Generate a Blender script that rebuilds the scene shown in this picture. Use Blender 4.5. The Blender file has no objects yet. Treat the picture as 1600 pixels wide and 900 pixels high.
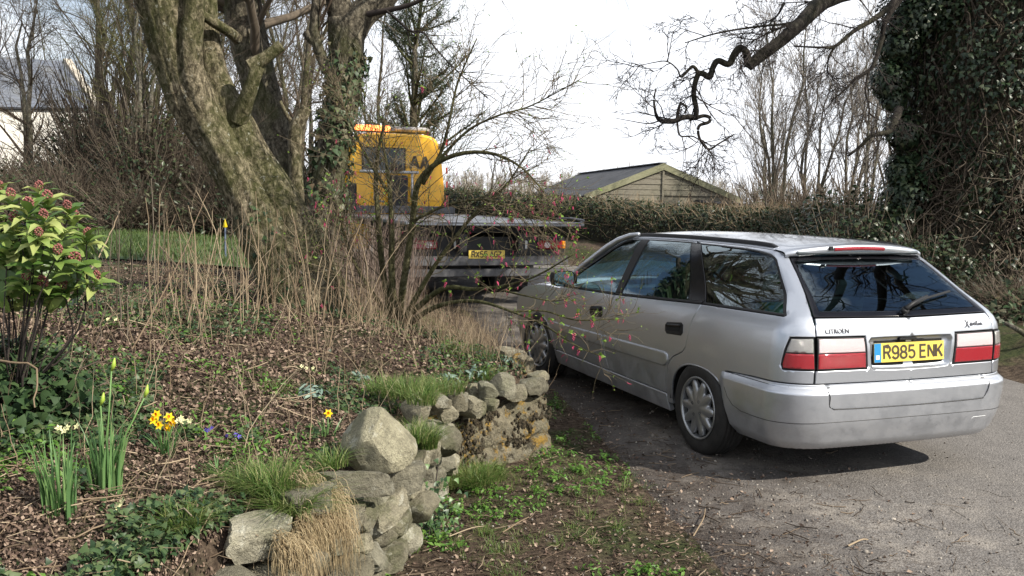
import bpy, math, random
import numpy as np
from mathutils import Vector, Matrix
from mathutils.geometry import delaunay_2d_cdt

SC = bpy.context.scene
COL = SC.collection
PI = math.pi

# ---------------------------------------------------------------- camera
CAM_H, CAM_PITCH, CAM_ROLL, CAM_F = 1.642, math.radians(-5.48), math.radians(1.04), 1446.0
_cp, _sp, _cr, _sr = math.cos(CAM_PITCH), math.sin(CAM_PITCH), math.cos(CAM_ROLL), math.sin(CAM_ROLL)
_D = np.array([0, _cp, _sp]); _R0 = np.array([1.0, 0, 0]); _U0 = np.array([0, -_sp, _cp])
_R = _R0 * _cr + _U0 * _sr
_U = -_R0 * _sr + _U0 * _cr
cam = bpy.data.cameras.new('camera')
camo = bpy.data.objects.new('camera', cam)
COL.objects.link(camo)
cam.sensor_width = 36.0
cam.lens = 36.0 * CAM_F / 1600.0
cam.clip_start = 0.05
cam.clip_end = 3000
mw = Matrix.Identity(4)
for i in range(3):
    mw[i][0] = _R[i]; mw[i][1] = _U[i]; mw[i][2] = -_D[i]
mw[2][3] = CAM_H
camo.matrix_world = mw
SC.camera = camo

def at(px, py, y):
    """a point of the place at distance y ahead, read off the photograph"""
    r = _D + _R * (px - 800) / CAM_F + _U * (450 - py) / CAM_F
    return np.array([0, 0, CAM_H]) + r * (y / r[1])

# ---------------------------------------------------------------- sky and sun
SUN_EL, SUN_AZ = math.radians(38), math.radians(118)      # azimuth clockwise from +Y (ahead)
w = bpy.data.worlds.new('World'); SC.world = w; w.use_nodes = True
nt = w.node_tree; nt.nodes.clear()
wo = nt.nodes.new('ShaderNodeOutputWorld'); bg = nt.nodes.new('ShaderNodeBackground')
sky = nt.nodes.new('ShaderNodeTexSky'); sky.sky_type = 'NISHITA'; sky.sun_disc = False
sky.sun_elevation = SUN_EL; sky.sun_rotation = SUN_AZ
sky.air_density = 1.0; sky.dust_density = .4; sky.ozone_density = 1.2
tc = nt.nodes.new('ShaderNodeTexCoord')
mp = nt.nodes.new('ShaderNodeMapping'); mp.inputs['Scale'].default_value = (1, 1, 2.6); mp.inputs['Location'].default_value = (2.3, 1.1, 0.5)
nz = nt.nodes.new('ShaderNodeTexNoise'); nz.inputs['Scale'].default_value = 1.5; nz.inputs['Detail'].default_value = 9; nz.inputs['Roughness'].default_value = 0.58
cr = nt.nodes.new('ShaderNodeValToRGB')
cr.color_ramp.elements[0].position = 0.42; cr.color_ramp.elements[0].color = (0, 0, 0, 1)
cr.color_ramp.elements[1].position = 0.56; cr.color_ramp.elements[1].color = (1, 1, 1, 1)
mx = nt.nodes.new('ShaderNodeMix'); mx.data_type = 'RGBA'
mx.inputs['B'].default_value = (13.2, 13.6, 14.4, 1)
nt.links.new(tc.outputs['Generated'], mp.inputs['Vector']); nt.links.new(mp.outputs[0], nz.inputs['Vector'])
sz_ = nt.nodes.new('ShaderNodeSeparateXYZ'); nt.links.new(tc.outputs['Generated'], sz_.inputs[0])
mr_ = nt.nodes.new('ShaderNodeMapRange'); mr_.inputs[1].default_value = 0.0; mr_.inputs[2].default_value = 0.6; mr_.inputs[3].default_value = 0.05; mr_.inputs[4].default_value = 0.0
nt.links.new(sz_.outputs[2], mr_.inputs[0]); ad_ = nt.nodes.new('ShaderNodeMath'); ad_.operation = 'ADD'
nt.links.new(nz.outputs['Fac'], ad_.inputs[0]); nt.links.new(mr_.outputs[0], ad_.inputs[1]); nt.links.new(ad_.outputs[0], cr.inputs['Fac']); nt.links.new(cr.outputs[0], mx.inputs['Factor'])
nt.links.new(sky.outputs[0], mx.inputs['A']); nt.links.new(mx.outputs['Result'], bg.inputs['Color'])
bg.inputs['Strength'].default_value = 0.07
nt.links.new(bg.outputs[0], wo.inputs['Surface'])
sl = bpy.data.lights.new('sun', 'SUN'); sl.energy = 5.0; sl.angle = math.radians(0.6); sl.color = (1.0, 0.93, 0.81)
so = bpy.data.objects.new('sun', sl); COL.objects.link(so)
_sd = Vector((math.sin(SUN_AZ) * math.cos(SUN_EL), math.cos(SUN_AZ) * math.cos(SUN_EL), math.sin(SUN_EL)))
so.rotation_euler = _sd.to_track_quat('Z', 'Y').to_euler()
so.location = _sd * 60
SC.view_settings.view_transform = 'Standard'; SC.view_settings.look = 'None'
SC.view_settings.gamma = 1.0; SC.view_settings.use_curve_mapping = False
SC.view_settings.exposure = 0.55
SC.cycles.use_denoising = True
SC.cycles.max_bounces = 10
SC.cycles.transparent_max_bounces = 24
SC.cycles.caustics_reflective = False; SC.cycles.caustics_refractive = False
# ---------------------------------------------------------------- objects
def tag(o, label=None, cat=None, group=None, kind=None):
    if label: o['label'] = label
    if cat: o['category'] = cat
    if group: o['group'] = group
    if kind: o['kind'] = kind
    return o

def empty(name, loc=(0, 0, 0), rz=0.0, label=None, cat=None, group=None):
    o = bpy.data.objects.new(name, None); COL.objects.link(o)
    o.location = loc; o.rotation_euler = (0, 0, rz); o.empty_display_size = 0.2
    return tag(o, label, cat, group)

def mkmesh(name, V, F, smooth=False, rnd=None, normals=None):
    """V (n,3) array, F an (m,k) array, a list of such arrays, or a list of index lists"""
    me = bpy.data.meshes.new(name)
    V = np.ascontiguousarray(V, dtype=np.float32)
    if isinstance(F, np.ndarray): F = [F]
    if len(F) and not isinstance(F[0], np.ndarray):
        me.from_pydata(V.tolist(), [], [list(map(int, f)) for f in F])
    else:
        F = [f for f in F if len(f)]
        tot = sum(f.size for f in F); nf = sum(len(f) for f in F)
        me.vertices.add(len(V)); me.vertices.foreach_set('co', V.ravel())
        me.loops.add(tot); me.loops.foreach_set('vertex_index', np.concatenate([f.ravel() for f in F]).astype(np.int32))
        me.polygons.add(nf)
        st, off = [], 0
        for f in F:
            st.append(off + np.arange(len(f)) * f.shape[1]); off += f.size
        me.polygons.foreach_set('loop_start', np.concatenate(st).astype(np.int32))
        me.update(calc_edges=True)
    if smooth: me.polygons.foreach_set('use_smooth', np.ones(len(me.polygons), dtype=bool))
    if rnd is not None:
        a = me.attributes.new('rnd', 'FLOAT', 'POINT'); a.data.foreach_set('value', np.asarray(rnd, dtype=np.float32))
    if normals is not None:
        me.normals_split_custom_set_from_vertices([tuple(n) for n in normals])
    return me

def mo(name, V, F, mat, parent=None, smooth=False, rnd=None, normals=None, loc=None, kind=None):
    me = mkmesh(name, V, F, smooth, rnd, normals)
    me.materials.append(mat)
    o = bpy.data.objects.new(name, me); COL.objects.link(o)
    if parent is not None: o.parent = parent
    if loc is not None: o.location = loc
    if kind: o['kind'] = kind
    return o

def link_mesh(name, me, parent=None, M4=None, loc=None, rot=None, scale=None):
    o = bpy.data.objects.new(name, me); COL.objects.link(o)
    if parent is not None: o.parent = parent
    if M4 is not None: o.matrix_local = M4
    if loc is not None: o.location = loc
    if rot is not None: o.rotation_euler = rot
    if scale is not None: o.scale = scale
    return o

class MB:
    """collects shapes; build() makes one mesh object"""
    def __init__(s): s.V = []; s.F = []; s.n = 0
    def add(s, V, F):
        V = np.asarray(V, float); s.V.append(V)
        s.F += [[i + s.n for i in f] for f in F]; s.n += len(V); return s
    def box(s, c, d, rz=0.0, bev=0.0, ry=0.0, rx=0.0):
        c = np.asarray(c, float); h = np.asarray(d, float) / 2
        b = min(bev, h.min() * .9)
        if b <= 0:
            V = np.array([[x, y, z] for x in (-1, 1) for y in (-1, 1) for z in (-1, 1)], float) * h
            F = [[0, 1, 3, 2], [4, 6, 7, 5], [0, 4, 5, 1], [2, 3, 7, 6], [0, 2, 6, 4], [1, 5, 7, 3]]
        else:
            V = []; idx = {}
            for x in (-1, 1):
                for y in (-1, 1):
                    for z in (-1, 1):
                        sg = np.array([x, y, z])
                        for a in range(3):
                            p = sg * (h - b); p = p.astype(float); p[a] = sg[a] * h[a]
                            idx[(x, y, z, a)] = len(V); V.append(p)
            V = np.array(V); F = []
            for a in range(3):
                o1, o2 = (a + 1) % 3, (a + 2) % 3
                for sa in (-1, 1):
                    q = []
                    for (u, v) in ((-1, -1), (1, -1), (1, 1), (-1, 1)):
                        k = [0, 0, 0]; k[a] = sa; k[o1] = u; k[o2] = v; q.append(idx[(k[0], k[1], k[2], a)])
                    F.append(q if sa > 0 else q[::-1])
            for a in range(3):           # edges along axis a
                o1, o2 = (a + 1) % 3, (a + 2) % 3
                for u in (-1, 1):
                    for v in (-1, 1):
                        def K(sa, ax):
                            k = [0, 0, 0]; k[a] = sa; k[o1] = u; k[o2] = v; return idx[(k[0], k[1], k[2], ax)]
                        q = [K(-1, o1), K(1, o1), K(1, o2), K(-1, o2)]
                        F.append(q if u * v < 0 else q[::-1])
            for x in (-1, 1):
                for y in (-1, 1):
                    for z in (-1, 1):
                        q = [idx[(x, y, z, 0)], idx[(x, y, z, 1)], idx[(x, y, z, 2)]]
                        F.append(q if x * y * z > 0 else q[::-1])
        if rx or ry or rz:
            R = np.array(Matrix.Rotation(rz, 3, 'Z') @ Matrix.Rotation(ry, 3, 'Y') @ Matrix.Rotation(rx, 3, 'X'))
            V = V @ R.T
        return s.add(V + c, F)
    def tube(s, P, r, k=8, cap=True):
        P = np.asarray(P, float); n = len(P)
        R = np.broadcast_to(np.asarray(r, float), (n,))
        V, F = tubes(P[None], R[None], k)
        s.add(V, F.tolist())
        if cap:
            b = s.n - len(V)
            s.F.append([b + i for i in range(k)][::-1]); s.F.append([b + (n - 1) * k + i for i in range(k)])
        return s
    def lathe(s, prof, k=32, axis='y', c=(0, 0, 0), close=False):
        prof = np.asarray(prof, float); n = len(prof)
        a = np.arange(k) / k * 2 * PI
        r = prof[:, 0][:, None]; t = np.broadcast_to(prof[:, 1][:, None], (n, k))
        X = r * np.cos(a); Z = r * np.sin(a)
        V = {'y': (X, t, Z), 'z': (X, Z, t), 'x': (t, X, Z)}[axis]
        V = np.stack(V, -1).reshape(-1, 3) + np.asarray(c)
        F = []
        for i in range(n - 1 + (1 if close else 0)):
            for j in range(k):
                j2 = (j + 1) % k; i2 = (i + 1) % n
                F.append([i * k + j, i * k + j2, i2 * k + j2, i2 * k + j])
        return s.add(V, F)
    def prism(s, P, vec):
        P = np.asarray(P, float); n = len(P); vec = np.asarray(vec, float)
        F = [list(range(n))[::-1], [n + i for i in range(n)]] + [[i, (i + 1) % n, n + (i + 1) % n, n + i] for i in range(n)]
        return s.add(np.concatenate([P, P + vec]), F)
    def grid(s, G):
        G = np.asarray(G, float); a, b = G.shape[:2]
        F = [[i * b + j, (i + 1) * b + j, (i + 1) * b + j + 1, i * b + j + 1] for i in range(a - 1) for j in range(b - 1)]
        return s.add(G.reshape(-1, 3), F)
    def build(s, name, mat, parent=None, smooth=False, loc=None):
        return mo(name, np.concatenate(s.V), s.F, mat, parent, smooth, loc=loc)

def tubes(P, R, k=3):
    """many polylines at once: P (N,n,3), R (N,n) -> V, quads"""
    N, n = P.shape[:2]
    T = np.gradient(P, axis=1); T /= np.linalg.norm(T, axis=2, keepdims=True) + 1e-9
    mean = T.mean(1); ref = np.where(np.abs(mean[:, 2:3]) < .85, np.array([[0, 0, 1.]]), np.array([[1., 0, 0]]))
    A = np.cross(T, ref[:, None, :]); A /= np.linalg.norm(A, axis=2, keepdims=True) + 1e-9
    B = np.cross(T, A)
    a = np.arange(k) / k * 2 * PI
    V = P[:, :, None, :] + R[:, :, None, None] * (A[:, :, None, :] * np.cos(a)[None, None, :, None] + B[:, :, None, :] * np.sin(a)[None, None, :, None])
    V = V.reshape(-1, 3)
    i = np.arange(n - 1)[:, None]; j = np.arange(k)[None, :]; j2 = (j + 1) % k
    q = np.stack(np.broadcast_arrays(i * k + j, i * k + j2, (i + 1) * k + j2, (i + 1) * k + j), -1).reshape(-1, 4)
    F = (np.arange(N)[:, None, None] * n * k + q[None]).reshape(-1, 4)
    return V, F

class Bag:
    """collects big arrays (tubes, leaves) for one mesh with a per-piece random value"""
    def __init__(s): s.V = []; s.Q = []; s.T = []; s.r = []; s.n = 0
    def add(s, V, F, rnd):
        s.V.append(V); (s.Q if F.shape[1] == 4 else s.T).append(F + s.n); s.r.append(rnd); s.n += len(V)
    def tubes(s, P, R, k=3, rng=np.random):
        if len(P) == 0: return
        V, F = tubes(P, R, k); s.add(V, F, np.repeat(rng.random(len(P)), P.shape[1] * k))
    def leaves(s, tpl, pos, nrm, size, rng, roll=None, droop=None):
        """tpl=(verts (m,3) lying in xy, tip +y, z up, faces (f,3|4)); nrm = facing direction per leaf"""
        TV, TF = tpl; n = len(pos)
        if n == 0: return
        z = nrm / (np.linalg.norm(nrm, axis=1, keepdims=True) + 1e-9)
        if droop is None: a = rng.normal(size=(n, 3))
        else: a = droop + rng.normal(size=(n, 3)) * .35
        y = a - (a * z).sum(1, keepdims=True) * z; y /= np.linalg.norm(y, axis=1, keepdims=True) + 1e-9
        x = np.cross(y, z)
        size = np.broadcast_to(np.asarray(size, float), (n,))
        L = TV[None] * size[:, None, None]
        V = pos[:, None] + L[..., 0:1] * x[:, None] + L[..., 1:2] * y[:, None] + L[..., 2:3] * z[:, None]
        m = len(TV); F = (TF[None] + (np.arange(n) * m)[:, None, None]).reshape(-1, TF.shape[1])
        s.add(V.reshape(-1, 3), F, np.repeat(rng.random(n), m))
    def build(s, name, mat, parent=None, smooth=False, kind=None, loc=None):
        F = []
        if s.Q: F.append(np.concatenate(s.Q))
        if s.T: F.append(np.concatenate(s.T))
        return mo(name, np.concatenate(s.V), F, mat, parent, smooth, rnd=np.concatenate(s.r), kind=kind, loc=loc)

# leaf shapes (unit length)
LF_SIMPLE = (np.array([[0, 0, 0], [.22, .45, .08], [0, .5, 0], [-.22, .45, .08], [0, 1, -.08]], float), np.array([[0, 1, 2], [0, 2, 3], [1, 4, 2], [2, 4, 3]]))
LF_CURL = (np.array([[0, 0, 0], [.3, .4, .2], [0, .45, 0], [-.3, .35, .22], [.05, 1, .18]], float), np.array([[0, 1, 2], [0, 2, 3], [1, 4, 2], [2, 4, 3]]))
LF_IVY = (np.array([[0, 0, 0], [.48, .1, -.04], [.28, .42, .03], [0, 1, -.1], [-.28, .42, .03], [-.48, .1, -.04], [0, .35, .06]], float),
          np.array([[0, 1, 6], [1, 2, 6], [2, 3, 6], [3, 4, 6], [4, 5, 6], [5, 0, 6]]))
LF_LONG = (np.array([[0, 0, 0], [.13, .3, .05], [0, .33, 0], [-.13, .3, .05], [.11, .7, .0], [0, .72, -.04], [-.11, .7, 0], [0, 1, -.14]], float),
           np.array([[0, 1, 2], [0, 2, 3], [1, 4, 5], [1, 5, 2], [2, 5, 6], [2, 6, 3], [4, 7, 5], [5, 7, 6]]))

def blades(bag, pos, h, wd, lean, rng, seg=3, az=None, k=None):
    """grass blades: flat tapering ribbons that bend over"""
    n = len(pos); az = rng.random(n) * 2 * PI if az is None else az
    h = np.broadcast_to(h, (n,)); wd = np.broadcast_to(wd, (n,)); lean = np.broadcast_to(lean, (n,))
    t = np.linspace(0, 1, seg + 1)
    dx = np.stack([np.cos(az), np.sin(az)], 1)
    out = (lean * h)[:, None] * t[None] ** 2
    up = h[:, None] * (t[None] - .35 * np.clip(lean, 0, 1.6)[:, None] * t[None] ** 2)
    P = np.zeros((n, seg + 1, 3)); P[..., 0] = pos[:, None, 0] + out * dx[:, None, 0]; P[..., 1] = pos[:, None, 1] + out * dx[:, None, 1]; P[..., 2] = pos[:, None, 2] + up
    tw = az + PI / 2 + rng.normal(size=n) * .5
    sd = np.stack([np.cos(tw), np.sin(tw), 0 * tw], 1)[:, None, :]
    ww = (wd[:, None] * (1 - t[None] ** 1.6 * .92) / 2)[..., None]
    V = np.stack([P - sd * ww, P + sd * ww], 2).reshape(-1, 3)
    i = np.arange(seg); q = np.stack([i * 2, i * 2 + 1, i * 2 + 3, i * 2 + 2], -1)
    F = (np.arange(n)[:, None, None] * (seg + 1) * 2 + q[None]).reshape(-1, 4)
    bag.add(V, F, np.repeat(rng.random(n), (seg + 1) * 2))

# ---------------------------------------------------------------- materials
def newmat(name):
    m = bpy.data.materials.new(name); m.use_nodes = True; nt = m.node_tree; nt.nodes.clear()
    out = nt.nodes.new('ShaderNodeOutputMaterial'); b = nt.nodes.new('ShaderNodeBsdfPrincipled')
    nt.links.new(b.outputs[0], out.inputs['Surface'])
    return m, nt, b, out
def N(nt, typ, **kw):
    n = nt.nodes.new('ShaderNode' + typ)
    for k, v in kw.items():
        if hasattr(n, k) and not k[0].isupper(): setattr(n, k, v); continue
        key = {'A_': 'A', 'B_': 'B'}.get(k, k)
        inp = n.inputs[int(k[1:])] if (k[0] == 'i' and k[1:].isdigit()) else n.inputs[key]
        if isinstance(v, bpy.types.NodeSocket): nt.links.new(v, inp)
        else: inp.default_value = v
    return n
def setp(nt, b, **kw):
    for k, v in kw.items():
        inp = b.inputs[k.replace('_', ' ')]
        if isinstance(v, bpy.types.NodeSocket): nt.links.new(v, inp)
        else: inp.default_value = v
def c4(c): return (c[0], c[1], c[2], 1)
def ramp(nt, fac, stops):
    r = N(nt, 'ValToRGB', Fac=fac); e = r.color_ramp.elements
    while len(e) < len(stops): e.new(.5)
    for k, (p, c) in enumerate(stops): e[k].position = p; e[k].color = c4(c) if hasattr(c, '__len__') else (c, c, c, 1)
    return r.outputs[0]
def noise(nt, scale, detail=4, rough=.55, vec=None, dist=0.0):
    if vec is None: vec = N(nt, 'TexCoord').outputs['Object']
    return N(nt, 'TexNoise', Vector=vec, Scale=scale, Detail=detail, Roughness=rough, Distortion=dist).outputs['Fac']
def mixc(nt, f, a, b, bt='MIX'):
    m = nt.nodes.new('ShaderNodeMix'); m.data_type = 'RGBA'; m.blend_type = bt
    for s, v in ((m.inputs['Factor'], f), (m.inputs['A'], a), (m.inputs['B'], b)):
        if isinstance(v, bpy.types.NodeSocket): nt.links.new(v, s)
        else: s.default_value = c4(v) if hasattr(v, '__len__') else v
    return m.outputs['Result']
def math_(nt, op, a, b=None):
    n = nt.nodes.new('ShaderNodeMath'); n.operation = op
    for i, v in enumerate((a, b)):
        if v is None: continue
        if isinstance(v, bpy.types.NodeSocket): nt.links.new(v, n.inputs[i])
        else: n.inputs[i].default_value = v
    return n.outputs[0]
def bump(nt, h, strength=.5, dist=.02):
    return N(nt, 'Bump', Height=h, Strength=strength, Distance=dist).outputs[0]

def m_plain(name, col, rough=.6, metal=0.0, var=.15, scale=6, bs=0.0, bscale=60, coat=0.0, spec=.5):
    m, nt, b, o = newmat(name)
    n = noise(nt, scale, 5)
    lo = [max(0, c * (1 - var)) for c in col]; hi = [c * (1 + var) for c in col]
    setp(nt, b, Base_Color=ramp(nt, n, [(.3, lo), (.7, hi)]), Roughness=rough, Metallic=metal)
    b.inputs['Coat Weight'].default_value = coat; b.inputs['Specular IOR Level'].default_value = spec
    if bs: setp(nt, b, Normal=bump(nt, noise(nt, bscale, 6), bs, .01))
    return m
def m_leaf(name, cols, rough=.5, trans=.25, spec=.4):
    """one colour per leaf from its random value, a little variation inside"""
    m, nt, b, o = newmat(name)
    a = N(nt, 'Attribute', attribute_name='rnd').outputs['Fac']
    st = [(i / max(1, len(cols) - 1), c) for i, c in enumerate(cols)]
    col = ramp(nt, a, st)
    setp(nt, b, Base_Color=col, Roughness=rough); b.inputs['Specular IOR Level'].default_value = spec
    if trans > 0:
        t = N(nt, 'BsdfTranslucent', Color=col); mix = N(nt, 'MixShader', Fac=trans)
        nt.links.new(b.outputs[0], mix.inputs[1]); nt.links.new(t.outputs[0], mix.inputs[2]); nt.links.new(mix.outputs[0], o.inputs['Surface'])
    return m
def m_glass(name, tint, refl=.9, rough=.0, f0=.06):
    m, nt, b, o = newmat(name); nt.nodes.remove(b)
    tr = N(nt, 'BsdfTransparent', Color=c4(tint)); gl = N(nt, 'BsdfGlossy', Color=(refl * .82, refl * .95, refl, 1), Roughness=rough)
    lw = N(nt, 'Fresnel', IOR=1.6); mix = nt.nodes.new('ShaderNodeMixShader')
    f = math_(nt, 'ADD', math_(nt, 'MULTIPLY', lw.outputs[0], 1.4), f0)
    nt.links.new(f, mix.inputs[0]); nt.links.new(tr.outputs[0], mix.inputs[1]); nt.links.new(gl.outputs[0], mix.inputs[2])
    nt.links.new(mix.outputs[0], o.inputs['Surface'])
    return m
# ---------------------------------------------------------------- car body surface (metres, x forward from the rear axle, y left)
def _spl(kx,ky):
    kx=np.array(kx,float);ky=np.array(ky,float);h=np.diff(kx);d=np.diff(ky)/h
    m=np.zeros(len(kx));m[1:-1]=np.where(d[:-1]*d[1:]>0,3*(h[:-1]+h[1:])/((2*h[1:]+h[:-1])/np.where(d[:-1]==0,1e-9,d[:-1])+(h[1:]+2*h[:-1])/np.where(d[1:]==0,1e-9,d[1:])),0)
    m[0]=d[0];m[-1]=d[-1]
    def f(x):
        x=np.clip(np.asarray(x,float),kx[0],kx[-1]);i=np.clip(np.searchsorted(kx,x)-1,0,len(kx)-2)
        t=(x-kx[i])/h[i];return (2*t**3-3*t**2+1)*ky[i]+(t**3-2*t**2+t)*h[i]*m[i]+(-2*t**3+3*t**2)*ky[i+1]+(t**3-t**2)*h[i]*m[i+1]
    return f
SY=_spl([.15,.25,.35,.45,.55,.65,.75,.85,.92,.97,1.02,1.10,1.20,1.30,1.34,1.37,1.40,1.45,1.60,1.80,1.97],
        [.79,.822,.842,.856,.864,.867,.865,.856,.842,.822,.795,.752,.697,.640,.615,.592,.566,.518,.37,.17,0])
SZ=_spl([.15,1.20,1.30,1.34,1.37,1.40,1.45,1.60,1.80,1.97],[.15,1.20,1.30,1.336,1.358,1.374,1.389,1.410,1.424,1.428])
FL=_spl([-.95,-.5,0,.6,2.4,3.0,3.4,3.7],[.965,.985,.997,1,.998,.975,.93,.80])
FG=_spl([-.6,-.35,0,.5,1.2,1.8,2.4],[.90,.925,.955,.985,1,.985,.93])
DR=_spl([-.6,-.35,0,.6,1.2,1.7,2.2],[-.03,-.018,-.004,0,-.008,-.035,-.10])
XR=_spl([.15,.30,.60,.80,.90,.96,1.00,1.03,1.15,1.25,1.33,1.36,1.5,1.97],[-.86,-.90,-.93,-.93,-.918,-.90,-.868,-.835,-.69,-.56,-.448,-.414,-.412,-.412])
RY=_spl([.15,.80,.95,1.02,1.33,1.97],[.24,.22,.19,.15,.10,.10])
RX=_spl([.15,.80,.95,1.02,1.33,1.97],[.18,.17,.15,.12,.09,.09])
LC=.25;BW=.06
def _ss(a,b,x):
    t=np.clip((x-a)/(b-a),0,1);return t*t*(3-2*t)
def wid(x,v):
    g=_ss(.92,1.15,v);return SY(v)*(FL(x)*(1-g)+FG(x)*g)
def xc(v):
    w=wid(XR(v)+.15,v);return XR(v)+RX(v)+BW*w**2
def S(s,v):
    s=np.asarray(s,float);v=np.asarray(v,float)+0*s
    c=xc(v);x=-s
    side=x>=c
    ws=wid(x,v)
    wc=wid(c,v);q=s+c                      # distance past corner start
    th=np.clip(q/LC,0,1)*np.pi/2
    yc=wc-RY(v)*(1-np.cos(th))-np.clip(q-LC,0,None)
    xcn=XR(v)+RX(v)*(1-np.sin(th))+BW*yc**2
    X=np.where(side,x,xcn);Y=np.where(side,ws,yc)
    Z=SZ(v)+DR(X)*_ss(1.0,1.4,v)
    return np.stack([X,Y,Z],-1)
def s_of_y(y,v): # rear
    return wid(xc(v),v)-RY(v)-y+LC-xc(v)
# ---------------------------------------------------------------- panels cut out of the body surface
def surf_frame(s, v):
    e = 2e-3; s = np.asarray(s, float); v = np.asarray(v, float)
    P = S(s, v); Ts = (S(s + e, v) - S(s - e, v)) / (2 * e); Tv = (S(s, v + e) - S(s, v - e)) / (2 * e)
    n = np.cross(Tv, Ts); n /= np.linalg.norm(n, axis=-1, keepdims=True) + 1e-12
    out = P * np.array([.35, 1, 1]) - np.array([.3, 0, .55]); sg = np.sign((n * out).sum(-1, keepdims=True)); sg[sg == 0] = 1
    return P, Ts, Tv, n * np.where(sg.mean() >= 0, 1, -1)
def densify(poly, st):
    out = []
    n = len(poly)
    for i in range(n):
        a = np.array(poly[i], float); b = np.array(poly[(i + 1) % n], float); k = max(1, int(np.ceil(np.linalg.norm(b - a) / st)))
        for j in range(k): out.append(a + (b - a) * j / k)
    return np.array(out)
def area(p): x, y = p[:, 0], p[:, 1]; return .5 * (x * np.roll(y, -1) - y * np.roll(x, -1)).sum()
def inside(poly, q):
    x, y = q[:, 0], q[:, 1]; c = np.zeros(len(q), bool); n = len(poly)
    for i in range(n):
        x1, y1 = poly[i]; x2, y2 = poly[(i + 1) % n]
        if y1 == y2: continue
        c ^= ((y1 > y) != (y2 > y)) & (x < (x2 - x1) * (y - y1) / (y2 - y1) + x1)
    return c
def bdist(poly, mask, q):
    """distance and nearest point of the polygon's real (masked) edges"""
    best = np.full(len(q), 1e9); bp = np.zeros_like(q); n = len(poly)
    for i in range(n):
        if not mask[i]: continue
        a = poly[i]; d = poly[(i + 1) % n] - a; L = d @ d
        if L < 1e-14: continue
        t = np.clip(((q - a) @ d) / L, 0, 1); pt = a + t[:, None] * d; r = np.linalg.norm(q - pt, axis=1)
        m = r < best; best[m] = r[m]; bp[m] = pt[m]
    return best, bp
def inset(poly, mask, g):
    n = len(poly); out = poly.copy()
    for i in range(n):
        e1 = poly[i] - poly[i - 1]; e2 = poly[(i + 1) % n] - poly[i]
        e1 = e1 / (np.linalg.norm(e1) + 1e-12); e2 = e2 / (np.linalg.norm(e2) + 1e-12)
        n1 = np.array([-e1[1], e1[0]]); n2 = np.array([-e2[1], e2[0]]); m1 = mask[i - 1]; m2 = mask[i]
        if m1 and m2: k = n1 + n2; k = k / max(.5, (k @ k) / 2 ** .5 / 1.0) ; k = (n1 + n2) / max(.6, 1 + n1 @ n2)
        elif m1: d = e2; k = d * (1 / max(.3, abs(n1 @ d))) * np.sign(n1 @ d)
        elif m2: d = -e1; k = d * (1 / max(.3, abs(n2 @ d))) * np.sign(n2 @ d)
        else: k = np.zeros(2)
        out[i] = poly[i] + k * g
    return out
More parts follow.
